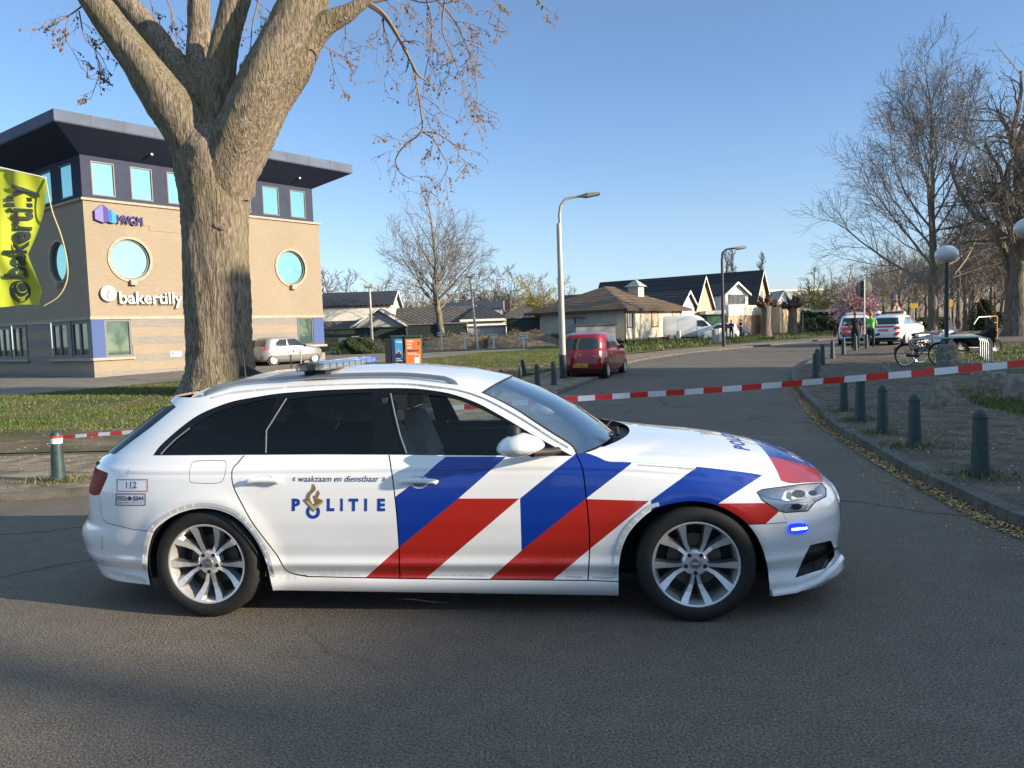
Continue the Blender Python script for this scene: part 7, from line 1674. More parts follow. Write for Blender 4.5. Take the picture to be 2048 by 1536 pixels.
# ================================================================ other vehicles
def sgnpow(v, p): return math.copysign(abs(v)**p, v)
class GCar:
    """body shell of stacked rounded rings; local x forward from the rear bumper, y left, z up"""
    def __init__(s, name, label, cat, loc, rz, rows, paint, n=5.0, group=None):
        s.t = empty(name, loc, rz, label, cat, group); g = np.array(rows, float); zz = np.linspace(g[0, 0], g[-1, 0], 120); k = np.ones(7)/7
        def sm(c): v = np.interp(zz, g[:, 0], g[:, c]); return np.convolve(np.pad(v, 3, mode='edge'), k, 'valid')
        s.z, s.xr, s.xf, s.hw = zz, sm(1), sm(2), sm(3); s.n = n; m = MB(); N = 64; vs = []
        for i in range(0, 120, 2):
            a = (s.xf[i]-s.xr[i])/2; c = (s.xf[i]+s.xr[i])/2
            for j in range(N): q = 2*math.pi*j/N; vs.append((c+a*sgnpow(math.cos(q), 2/n), s.hw[i]*sgnpow(math.sin(q), 2/n), zz[i]))
        K = 60; m.add(vs, [(i*N+j, i*N+(j+1) % N, (i+1)*N+(j+1) % N, (i+1)*N+j) for i in range(K-1) for j in range(N)]+[tuple(range((K-1)*N, K*N))]); s.body = m.build('body', paint, s.t, smooth=45)
    def q(s, z): return np.interp(z, s.z, s.xr), np.interp(z, s.z, s.xf), np.interp(z, s.z, s.hw)
    def side(s, x, z, sg=-1, off=.006): xr, xf, hw = s.q(z); a = (xf-xr)/2; c = (xf+xr)/2; t = min(.999, abs((x-c)/a)); return Vector((x, sg*(hw*(1-t**s.n)**(1/s.n)+off), z))
    def end(s, y, z, front=False, off=.006): xr, xf, hw = s.q(z); a = (xf-xr)/2; c = (xf+xr)/2; t = min(.999, abs(y/hw)); d = a*(1-t**s.n)**(1/s.n); return Vector((c+(d+off if front else -d-off), y, z))
    def patch(s, name, where, poly, m_, off=.006, parent=None, both=True, step=.08):
        for sg in ((-1, 1) if (where == 'side' and both) else (-1,)):
            L = dens(poly, step); pts = list(L); xs = [p[0] for p in L]; ys = [p[1] for p in L]
            for x in np.arange(min(xs), max(xs), step):
                for y in np.arange(min(ys), max(ys), step):
                    if pip(x, y, L): pts.append((x, y))
            n = len(L); V, _, Fc, _, _, _ = delaunay_2d_cdt([Vector(p) for p in pts], [(i, (i+1) % n) for i in range(n)], [], 1, 1e-4); mb = MB()
            P = [s.side(v.x, v.y, sg, off) if where == 'side' else s.end(v.x, v.y, where == 'front', off) for v in V]; mb.add(P, [tuple(f) for f in Fc]); o = mb.build(name, m_, parent or s.t, smooth=60)
    def line(s, L, sg=-1, r=.006, m_=None, name='door_seam'):
        m = MB(); m.tube([s.side(x, z, sg, .0) for x, z in dens(L, .1, False)], r, 4); m.build(name, m_ or BLACKMT, s.t)
    def wheels(s, axles, r, w=.2, inset=.0, rimm=None):
        hw = float(max(s.hw))
        for ax in axles:
            for sg in (-1, 1):
                mb = MB(); mb.lathe([(r*1.17, 0), (.0005, .0)], 28, axis='Y'); o = mb.build('wheel_arch', BLACKMT, s.t); xr, xf, h_ = s.q(r); yy = s.side(ax, r, sg, .004).y; o.location = (ax, yy, r)
                wv = empty('wheel', (ax, yy+sg*(.02-inset), r), 0 if sg < 0 else math.pi); wv.parent = s.t
                t_ = MB(); t_.lathe([(r*.70, -.0), (r*.80, -.025), (r*.95, -.02), (r, .01), (r, w), (r*.7, w)], 28, axis='Y'); t_.build('tyre', RUBBER, wv, smooth=50)
                rm = MB(); rm.lathe([(r*.71, -.012), (r*.66, -.014), (r*.62, .02)], 28, axis='Y', mi=0); rm.lathe([(r*.62, .03), (.0005, .03)], 20, axis='Y', mi=1); rm.lathe([(r*.18, -.01), (.0005, -.02)], 12, axis='Y', mi=0)
                for k in range(7):
                    q = 2*math.pi*k/7; d = Vector((math.cos(q), 0, math.sin(q))); tn = Vector((-math.sin(q), 0, math.cos(q))); rm.add([d*r*.12-tn*.03-Vector((0, .012, 0)), d*r*.12+tn*.03-Vector((0, .012, 0)), d*r*.66+tn*.045-Vector((0, .008, 0)), d*r*.66-tn*.045-Vector((0, .008, 0))], [(0, 1, 2, 3)], 0)
                rm.build('rim', [rimm or ALLOY, BLACKMT], wv)
        m = MB(); x0, x1 = float(s.xr[0])+.25, float(s.xf[0])-.25; m.bbox((x0, -hw+.12, r*.55), (x1, hw-.12, float(s.z[0])+.08)); m.build('underbody', BLACKMT, s.t)
    def plate(s, z, w=.52, h=.11, m_=None, txt='47-XSP-5', y0=0, front=False):
        mb = MB(); x = s.end(y0, z, front).x; sg = 1 if front else -1; x += sg*.02
        mb.bbox((x-.008, y0-w/2, z-h/2), (x+.008, y0+w/2, z+h/2), 0); p = s.t; mb.bbox((x+sg*.0085, y0+w/2-.05 if not front else y0-w/2, z-h/2+.004), (x+sg*.0095, y0+w/2-.003 if not front else y0-w/2+.05, z+h/2-.004), 1)
        e = (0, -1, 0) if not front else (0, 1, 0); put_text(mb, txt, Vector((x+sg*.011, y0, z)), e, UP, -w/2+.07, -h*.32, w/2-.03, h*.32, 2, bold=.02)
        mb.build('number_plate', [YPLATE, LBLUE, BLACKMT], s.t)
    def mirror(s, x, z, m_, both=True):
        for sg in (-1, 1): mb = MB(); p = s.side(x, z, sg, .10); mb.sphere(p, (.07, .11, .075), 12, 8); mb.tube([s.side(x, z, sg, 0), p], .02, 6); mb.build('wing_mirror', m_, s.t, smooth=60)
    def handle(s, x, z, m_):
        for sg in (-1, 1): mb = MB(); mb.tube([s.side(x+d, z, sg, .0 if abs(d) > .08 else .03) for d in (-.1, -.07, .07, .1)], .012, 6); mb.build('handle', m_, s.t, smooth=60)
def pose_by_wheels(pr, pf, wb, ry, rx):
    """place a car from the ground points of its right rear and right front tyres"""
    a = math.atan2(pf.y-pr.y, pf.x-pr.x); d = Vector((math.cos(a), math.sin(a), 0)); l = Vector((-math.sin(a), math.cos(a), 0)); return pr-d*rx+l*ry, a
REDP = mat('red_paint', (.22, .005, .009), .25, coat=.9); SILV = mat('silver_paint', (.30, .30, .30), .3, metal=.5, coat=.6); VANW = mat('van_white', (.62, .64, .66), .3, coat=.5); TLR = mat('lamp_red', (.40, .01, .01), .2, coat=.6); FLOR = mat('livery_orange', (.75, .08, .02), .35); GLS = mat('car_glass', (.012, .014, .016), .05, coat=1); GLSL = win_glass('car_glass_bright', (.42, .50, .52), .05, .75); HLM = mat('headlamp', (.6, .62, .64), .1, metal=.5, coat=1)
# red hatchback
o, a = pose_by_wheels(Gz(1217, 756, 0), Gz(1248, 745.5, 0), 2.5, .80, .62)
rows = [(.20,.10,3.75,.74),(.28,.03,3.84,.80),(.5,0,3.87,.84),(.72,.03,3.84,.845),(.86,.07,3.62,.835),(.95,.10,3.10,.81),(1.0,.13,2.98,.79),(1.2,.20,2.55,.76),(1.38,.27,2.20,.71),(1.48,.34,2.0,.67),(1.53,.46,1.85,.60),(1.56,.8,1.60,.35)]
c = GCar('parked_car', 'dark red hatchback parked beside the tallest street lamp', 'car', o, a, rows, REDP)
c.patch('rear_window', 'rear', [(-.60,1.0),(.60,1.0),(.54,1.36),(-.54,1.36)], GLS); c.patch('side_window', 'side', [(.55,1.0),(1.42,1.0),(1.42,1.40),(.95,1.40),(.62,1.18)], GLS); c.patch('side_window', 'side', [(1.48,1.0),(2.72,1.0),(2.35,1.25),(2.1,1.40),(1.48,1.41)], GLS); c.patch('windscreen', 'front', [(-.68,1.0),(.68,1.0),(.56,1.42),(-.56,1.42)], GLS)
c.patch('rear_bumper', 'rear', [(-.80,.22),(.80,.22),(.80,.34),(-.80,.34)], BLACKMT, .02)
for s_ in (-1, 1): c.patch('tail_light', 'rear', [(s_*.60,.78),(s_*.80,.80),(s_*.78,1.0),(s_*.66,1.02)], TLR, .010)
for s_ in (-1, 1): c.patch('headlight', 'front', [(s_*.45,.66),(s_*.80,.70),(s_*.78,.84),(s_*.5,.80)], HLM, .008)
c.wheels((.62, 3.12), .29, rimm=ALLOY); c.plate(.46, .52, .11, txt='44-XSP-5'); c.mirror(2.55, 1.02, BLACKMT); c.handle(1.6, .88, REDP); c.handle(.85, .88, REDP)
for sg in (-1, 1): c.line([(1.45,.30),(1.45,1.0)], sg); c.line([(2.62,.30),(2.70,.98)], sg); c.line([(.98,.62),(.62,.95)], sg)
m = MB(); x = c.end(0, .80).x-.012; 
for q in (90, 210, 330): d = Vector((0, math.cos(R(q)), math.sin(R(q))))*.05; s_ = Vector((0, -math.sin(R(q)), math.cos(R(q))))*.022; p0 = Vector((x, 0, .80)); m.add([p0, p0+d*.5+s_, p0+d, p0+d*.5-s_], [(0, 1, 2, 3)])
put_text(m, 'COLT', Vector((x+.004, -.45, .74)), (0, -1, 0), UP, 0, 0, .20, .04, bold=.02)
m.build('tailgate_badge', CHROME, c.t); m = MB(); m.box((.62, 0, 1.44), (.06, .28, .02)); m.build('high_brake_light', TLR, c.t)
# silver hatchback by the office
o, a = pose_by_wheels(Gz(549, 731, .06), Gz(549, 731, .06)+Vector((math.cos(R(47)), math.sin(R(47)), 0)), 2.45, .78, .60)
rows2 = [(.22,.12,3.6,.72),(.3,.05,3.68,.78),(.5,0,3.72,.82),(.75,.03,3.66,.82),(.88,.10,3.35,.80),(.96,.16,2.95,.78),(1.15,.22,2.5,.75),(1.35,.32,2.1,.69),(1.45,.42,1.9,.63),(1.50,.8,1.55,.35)]
c = GCar('parked_car', 'silver hatchback parked in front of the office', 'car', o, a, rows2, SILV)
c.patch('rear_window', 'rear', [(-.58,1.0),(.58,1.0),(.5,1.32),(-.5,1.32)], GLS); c.patch('side_window', 'side', [(.62,.98),(1.40,.98),(1.40,1.34),(1.0,1.33),(.72,1.15)], GLS); c.patch('side_window', 'side', [(1.46,.98),(2.62,.98),(2.2,1.26),(1.95,1.35),(1.46,1.35)], GLS); c.patch('windscreen', 'front', [(-.66,1.0),(.66,1.0),(.5,1.36),(-.5,1.36)], GLS)
for s_ in (-1, 1): c.patch('tail_light', 'rear', [(s_*.55,.80),(s_*.79,.80),(s_*.78,.98),(s_*.62,.98)], TLR, .010); c.patch('headlight', 'front', [(s_*.45,.62),(s_*.78,.66),(s_*.76,.84),(s_*.5,.78)], HLM, .008)
c.wheels((.60, 3.05), .28, rimm=WHITEPL); c.mirror(2.5, 1.0, SILV); c.handle(1.55, .86, SILV); c.handle(.88, .86, SILV)
for sg in (-1, 1): c.line([(1.43,.30),(1.43,.98)], sg)
m = MB(); p = c.side(1.75, .70, -1, .008); put_text(m, 'mvgm', p, (1, 0, 0), UP, .12, -.03, .55, .05, 0, bold=.02); m.add([p+Vector((-.05, 0, -.06)), p+Vector((.05, 0, -.06)), p+Vector((.05, 0, .07)), p+Vector((-.05, 0, .07))], [(0, 1, 2, 3)]); m.build('door_lettering', CYB, c.t)
# white delivery van
o, a = Vector((*AT(1345, 680, 74)[:2], .33)), -.10
rows3 = [(.35,.02,5.3,.92),(.6,0,5.4,.98),(.95,.0,5.30,.99),(1.15,.0,5.0,.98),(1.25,.01,4.75,.97),(1.7,.03,4.25,.93),(2.1,.06,3.85,.87),(2.28,.12,3.5,.80),(2.34,.3,3.2,.6)]
c = GCar('delivery_van', 'white delivery van standing beside the cream bungalow', 'van', (o.x-1.2, o.y, o.z), a, rows3, VANW, 7)
c.patch('side_window', 'side', [(3.35,1.25),(4.45,1.25),(4.15,1.65),(3.9,1.82),(3.35,1.82)], GLS); c.patch('windscreen', 'front', [(-.8,1.3),(.8,1.3),(.7,1.9),(-.7,1.9)], GLS)
for s_ in (-1, 1): c.patch('headlight', 'front', [(s_*.55,.92),(s_*.95,.95),(s_*.92,1.15),(s_*.6,1.08)], HLM, .01)
c.patch('bumper', 'front', [(-.9,.4),(.9,.4),(.9,.75),(-.9,.75)], GREYW, .03); c.wheels((1.0, 4.45), .34, rimm=STEEL); c.mirror(4.2, 1.35, BLACKMT); c.handle(3.4, 1.05, BLACKMT)
for sg in (-1, 1): c.line([(3.3,.5),(3.3,1.9)], sg); c.line([(1.6,.5),(1.6,1.95)], sg)
# white hatchback and blue car behind the two officers
o = AT(1478, 676, 72); c = GCar('parked_car', 'white hatchback behind the two officers by the pink garage', 'car', (o.x, o.y, .33), R(172), rows2, VANW)
c.patch('side_window', 'side', [(.62,.98),(1.40,.98),(1.40,1.34),(1.0,1.33),(.72,1.15)], GLS); c.patch('side_window', 'side', [(1.46,.98),(2.62,.98),(2.2,1.26),(1.95,1.35),(1.46,1.35)], GLS); c.patch('rear_window', 'rear', [(-.58,1.0),(.58,1.0),(.5,1.32),(-.5,1.32)], GLS); c.wheels((.60, 3.05), .28); c.mirror(2.5, 1.0, VANW)
for s_ in (-1, 1): c.patch('tail_light', 'rear', [(s_*.55,.80),(s_*.79,.80),(s_*.78,.98),(s_*.62,.98)], TLR, .010)
o = AT(1428, 674, 80); c = GCar('parked_car', 'blue grey car mostly hidden behind the white van nose', 'car', (o.x, o.y, .33), R(8), rows2, mat('bluegrey_paint', (.12, .17, .26), .3, coat=.8))
c.patch('side_window', 'side', [(.62,.98),(1.40,.98),(1.40,1.34),(1.0,1.33),(.72,1.15)], GLS); c.patch('side_window', 'side', [(1.46,.98),(2.62,.98),(2.2,1.26),(1.95,1.35),(1.46,1.35)], GLS); c.wheels((.60, 3.05), .28)
# police people carrier, seen from behind
o = Gz(1711, 690, 0); rows4 = [(.22,.10,4.2,.80),(.35,.02,4.35,.88),(.55,0,4.4,.90),(.9,.03,4.35,.895),(1.0,.07,4.0,.87),(1.08,.10,3.4,.85),(1.3,.20,2.95,.79),(1.52,.34,2.5,.72),(1.62,.5,2.2,.64),(1.68,.9,1.8,.40)]
dv = Vector((math.cos(R(64)), math.sin(R(64)), 0)); c = GCar('police_people_carrier', 'white police people carrier seen from behind with orange and blue stripes', 'police car', o, R(66), rows4, WHITE, 5.5)
c.patch('rear_window', 'rear', [(-.72,1.06),(.72,1.06),(.62,1.50),(-.62,1.50)], GLS, .008); c.patch('stripe_panel', 'rear', [(-.84,.80),(.84,.80),(.82,1.00),(-.82,1.00)], FLOR, .008)
for k in range(3): c.patch('stripe_panel', 'rear', [(-.50+k*.36,.46),(-.30+k*.36,.46),(-.52+k*.36+.0,.78),(-.72+k*.36,.78)] if k < 2 else [(.22,.46),(.40,.46),(.20,.78),(.02,.78)], FLOR if k != 1 else BLUE, .009)
c.patch('stripe_panel', 'rear', [(.45,.46),(.66,.46),(.80,.62),(.80,.78),(.72,.78)], BLUE, .009); c.patch('stripe_panel', 'rear', [(.15,.60),(.45,.46),(.75,.78),(.5,.78)], FLOR, .011)
for s_ in (-1, 1): c.patch('tail_light', 'rear', [(s_*.72,.82),(s_*.87,.84),(s_*.85,1.04),(s_*.74,1.04)], TLR, .014)
m = MB(); x = c.end(.5, 1.18).x-.012; m.add([(x, .60, 1.12), (x, .44, 1.12), (x+.03, .44, 1.28), (x+.03, .60, 1.28)], [(0, 1, 2, 3)]); m.build('window_sticker', WHITEPL, c.t); c.patch('bumper', 'rear', [(-.8,.24),(.8,.24),(.8,.38),(-.8,.38)], BLACKMT, .015); c.plate(.66, .52, .11, txt='NX-642-J')
c.patch('side_window', 'side', [(.5,1.08),(1.9,1.08),(1.9,1.5),(.8,1.5)], GLS); c.patch('side_window', 'side', [(1.96,1.08),(3.2,1.08),(2.6,1.48),(1.96,1.5)], GLS); c.wheels((.85, 3.5), .32); c.mirror(3.0, 1.08, BLACKMT)
m = MB(); m.bbox((1.2, -.5, 1.70), (1.45, .5, 1.80)); m.build('light_bar', WHITEPL, c.t, bevel=.03)
# police estate / off-roader, rear three-quarter view
o = Gz(1782, 691, 0); rows5 = [(.25,.12,4.3,.80),(.38,.04,4.45,.89),(.6,0,4.5,.92),(.9,.03,4.45,.92),(1.0,.06,4.2,.90),(1.08,.10,3.5,.88),(1.3,.24,2.95,.80),(1.48,.42,2.5,.72),(1.57,.62,2.2,.64),(1.63,1.0,1.8,.40)]
c = GCar('police_off_roader', 'white police car behind the bicycle rack, rear window and roof lights showing', 'police car', (o.x-.35, o.y+.1, o.z), R(47), rows5, WHITE, 5)
c.patch('rear_window', 'rear', [(-.70,1.10),(.70,1.10),(.60,1.44),(-.60,1.44)], GLS, .008); c.patch('side_window', 'side', [(.55,1.08),(1.75,1.08),(1.75,1.46),(1.1,1.45),(.75,1.3)], GLSL); c.patch('side_window', 'side', [(1.82,1.08),(3.25,1.08),(2.75,1.36),(2.45,1.46),(1.82,1.47)], GLSL); c.patch('windscreen', 'front', [(-.74,1.1),(.74,1.1),(.6,1.5),(-.6,1.5)], GLS)
c.patch('stripe_panel', 'rear', [(-.50,.94),(.50,.94),(.50,1.03),(-.50,1.03)], RED, .009); c.patch('stripe_panel', 'rear', [(.35,.60),(.78,.78),(.80,.60),(.6,.50)], BLUE, .009); c.patch('stripe_panel', 'rear', [(.20,.52),(.60,.52),(.30,.66),(.15,.66)], BLUE, .01); c.patch('stripe_panel', 'rear', [(.62,.78),(.84,.78),(.84,.95),(.62,.95)], BLUE, .008); c.patch('stripe_panel', 'rear', [(-.66,.52),(-.45,.52),(-.62,.70),(-.80,.70)], RED, .009)
for s_ in (-1, 1): c.patch('tail_light', 'rear', [(s_*.48,.80),(s_*.86,.86),(s_*.88,1.0),(s_*.56,.98)], TLR, .014)
c.patch('bumper', 'rear', [(-.82,.26),(.82,.26),(.82,.42),(-.82,.42)], BLACKMT, .015); c.plate(.80, .52, .11, txt='PZ-814-B'); c.wheels((.85, 3.65), .35); c.mirror(3.1, 1.1, WHITE)
m = MB(); m.bbox((1.3, -.55, 1.66), (1.6, .55, 1.75)); m.build('light_bar', GLS, c.t, bevel=.03); m = MB(); m.bbox((2.0, -.45, 1.60), (2.2, .45, 1.74)); m.build('roof_box', mat('box_cream', (.75, .70, .52), .5), c.t, bevel=.02)
# ---- two-wheelers
def bicycle(label, px0, px1, py, Y, seed, frame=BLACKMT, dY=0):
    a = AT(px0, py, Y); b = AT(px1, py, Y+dY); rz = math.atan2(b.y-a.y, b.x-a.x); t = empty('bicycle', (a.x, a.y, KT), rz, label, 'bicycle', 'bicycles at the rack'); wb = 1.10; r = .345
    for x, nm in ((0, 'wheel'), (wb, 'wheel')):
        w = empty('wheel', (x, 0, r), 0); w.parent = t; m = MB(); m.tube([(r*math.cos(q), 0, r*math.sin(q)) for q in np.linspace(0, 6.2832, 37)[:-1]], .018, 6, closed=True); m.build('tyre', RUBBER, w, smooth=60)
        m = MB(); m.tube([(r*.93*math.cos(q), 0, r*.93*math.sin(q)) for q in np.linspace(0, 6.2832, 37)[:-1]], .011, 5, closed=True); 
        for k in range(18): q = k*2*math.pi/18; m.tube([(0, .01*(-1)**k, 0), (r*.93*math.cos(q+.2*(-1)**k), 0, r*.93*math.sin(q+.2*(-1)**k))], .0016, 3)
        m.tube([(0, -.05, 0), (0, .05, 0)], .02, 8); m.build('rim', CHROME, w)
    m = MB(); S = Vector((.33, 0, .86)); H_ = Vector((.86, 0, .90)); Bk = Vector((.42, 0, .30)); A0 = Vector((0, 0, r)); A1 = Vector((wb, 0, r))
    for p, q in ((S, Bk), (Bk, H_-Vector((-.03, 0, .14))), (S+Vector((.0, 0, -.06)), H_+Vector((0, 0, -.02)))): m.tube([p, q], .016, 6)
    for y in (-.06, .06): m.tube([A0+Vector((0, y, 0)), Bk+Vector((0, y*.5, 0))], .009, 5); m.tube([A0+Vector((0, y, 0)), S+Vector((0, y*.4, -.08))], .009, 5); m.tube([A1+Vector((0, y, 0)), Vector((.93, y, .62)), H_+Vector((0, y*.4, .0))], .011, 5)
    m.build('frame', frame, t, smooth=60); m = MB(); m.sphere(S+Vector((0, 0, .06)), (.13, .075, .035), 12, 8); m.tube([S-Vector((0, 0, .1)), S+Vector((0, 0, .05))], .013, 6); m.build('saddle', BLACKMT, t, smooth=60)
    m = MB(); m.tube([H_, H_+Vector((-.03, 0, .16))], .013, 6); m.tube([H_+Vector((-.22, -.29, .18)), H_+Vector((-.05, -.27, .20)), H_+Vector((-.01, -.1, .17)), H_+Vector((-.03, 0, .16)), H_+Vector((-.01, .1, .17)), H_+Vector((-.05, .27, .20)), H_+Vector((-.22, .29, .18))], .012, 6); m.build('handlebar', CHROME, t, smooth=60)
    for c_, q0, q1 in ((A0, .3, 2.9), (A1, .35, 2.7)): m = MB(); m.tube([c_+Vector(((r+.035)*math.cos(q), 0, (r+.035)*math.sin(q))) for q in np.linspace(q0, q1, 16)], .022, 5); m.build('mudguard', BLACKMT, t, smooth=60)
    m = MB(); m.bbox((-.22, -.07, .72), (.24, .07, .735)); m.tube([(-.02, -.07, .72), (0, -.07, r)], .007, 4); m.tube([(-.02, .07, .72), (0, .07, r)], .007, 4); m.build('carrier', BLACKMT, t)
    m = MB(); m.tube([Bk+Vector((0, -.05, 0)), A0+Vector((0, -.05, 0))], .045, 8, sq=.4); m.build('chain_case', BLACKMT, t, smooth=60); m = MB(); m.tube([Bk+Vector((0, -.09, 0)), Bk+Vector((.07, -.09, -.15)), Bk+Vector((.07, -.19, -.15))], .01, 5); m.tube([Bk+Vector((0, .09, 0)), Bk+Vector((-.07, .09, .15)), Bk+Vector((-.07, .19, .15))], .01, 5); m.build('crank', CHROME, t)
    m = MB(); m.bbox((-.37, -.03, .42), (-.35, .03, .62), 0); m.build('reflector', TLR, t); return t
bicycle('nearest black bicycle standing at the rack', 1811, 1878, 715, 25.9, 1); bicycle('black bicycle just behind the nearest one', 1841, 1903, 704, 27.4, 2, mat('frame_blue', (.02, .03, .06), .4), .2)
m = MB(); t = empty('bicycle_rack', (*AT(1806, 700, 26)[:2], KT), 0, 'long galvanised bicycle rack of parallel tubes', 'bicycle rack'); L0 = AT(1812, 680, 25.4); L1_ = AT(1980, 677, 25.4)
for k in range(7):
    Yk = 25.2+k*.62; x0 = AT(1808+k*5, 680, Yk).x-t.location.x; x1 = AT(1984-k*4, 678, Yk).x-t.location.x; y = Yk-t.location.y; z = 1.0-KT; m = MB(); m.tube([(x0+.3, y, .55), (x0+.12, y, z-.10), (x0+.25, y, z), (x1-.35, y, z), (x1-.08, y, z-.08), (x1, y, z-.25), (x1, y, -.03)], .026, 7); m.build('tube_rail', STEEL, t, smooth=60)
for x in (.03, .34): mm = MB(); xx = AT(1978+x*20, 700, 25.3).x-t.location.x; mm.bbox((xx-.06, -1.05, -.03), (xx+.06, 3.2, .03)); mm.build('floor_bar', STEEL, t)
def motorbike(label, name, px0, Y, rz, col, police_=False, L=2.0):
    a = AT(px0, 690, Y); t = empty(name, (a.x, a.y, gh(Y)+.02), rz, label, 'motorcycle'); r = .31
    for x in (0, L*.70):
        w = empty('wheel', (x, 0, r), 0); w.parent = t; m = MB(); m.lathe([(r*.62, -.05), (r*.9, -.065), (r, -.02), (r, .02), (r*.9, .065), (r*.62, .05)], 28, axis='Y'); m.build('tyre', RUBBER, w, smooth=50); m = MB(); m.lathe([(r*.62, -.04), (.04, -.02), (.0005, -.03)], 16, axis='Y'); m.lathe([(.0005, .03), (.04, .02), (r*.62, .04)], 16, axis='Y'); m.build('rim', ALLOYD, w)
    X = L*.7; m = MB(); P = [(-.35, .72), (-.15, .80), (.25, .78), (.55, .84), (.9, .95), (X*.86, 1.08), (X*.98, .95), (X*.97, .72), (X*.75, .45), (.75, .30), (.35, .32), (.1, .55)]
    m.prism([(x, -.17, z) for x, z in P], (0, .34, 0)); m.build('fairing', col, t, bevel=.05); m = MB(); m.prism([(x, -.15, z) for x, z in ((-.40, .80), (-.1, .84), (.3, .80), (.62, .86), (.60, .93), (.2, .90), (-.1, .96), (-.42, .92))], (0, .30, 0)); m.build('seat', BLACKMT, t, bevel=.03)
    m = MB(); m.prism([(x, -.20, z) for x, z in ((X*.80, 1.05), (X*.93, 1.0), (X*.80, 1.42), (X*.76, 1.42))], (0, .40, 0)); m.build('windshield', GLS if not police_ else LAMPCLR, t); m = MB(); m.tube([(X*.72, -.38, 1.08), (X*.82, -.15, 1.04), (X*.82, .15, 1.04), (X*.72, .38, 1.08)], .018, 6); m.tube([(X*.9, -.09, .9), (X, -.09, r)], .03, 6); m.tube([(X*.9, .09, .9), (X, .09, r)], .03, 6); m.build('handlebar', BLACKMT, t)
    m = MB(); m.tube([(.1, -.2, .32), (.6, -.2, .30), (.8, -.16, .4)], .045, 7); m.build('exhaust', ALLOYD, t, smooth=60); m = MB(); m.tube([(.65, .05, .3), (.6, .32, -.0)], .012, 5); m.build('kickstand', BLACKMT, t)
    if police_:
        for s_ in (-1, 1):
            for k in range(3): mm = MB(); mm.prism([(.60+k*.25, s_*.176, .55), (.72+k*.25, s_*.176, .55), (.86+k*.25, s_*.176, .88), (.74+k*.25, s_*.176, .88)], (0, s_*.03, 0)); mm.build('stripe', BLUE, t)
        m = MB(); m.bbox((-.45, -.42, .55), (.05, -.2, .90)); m.build('pannier', col, t, bevel=.03)
    return t
motorbike('white police motorcycle with blue stripes behind the rack', 'police_motorcycle', 1846, 31.5, .05, WHITE, True); motorbike('dark moped parked behind the right end of the rack', 'moped', 1925, 31.0, .1, BLACKGL)
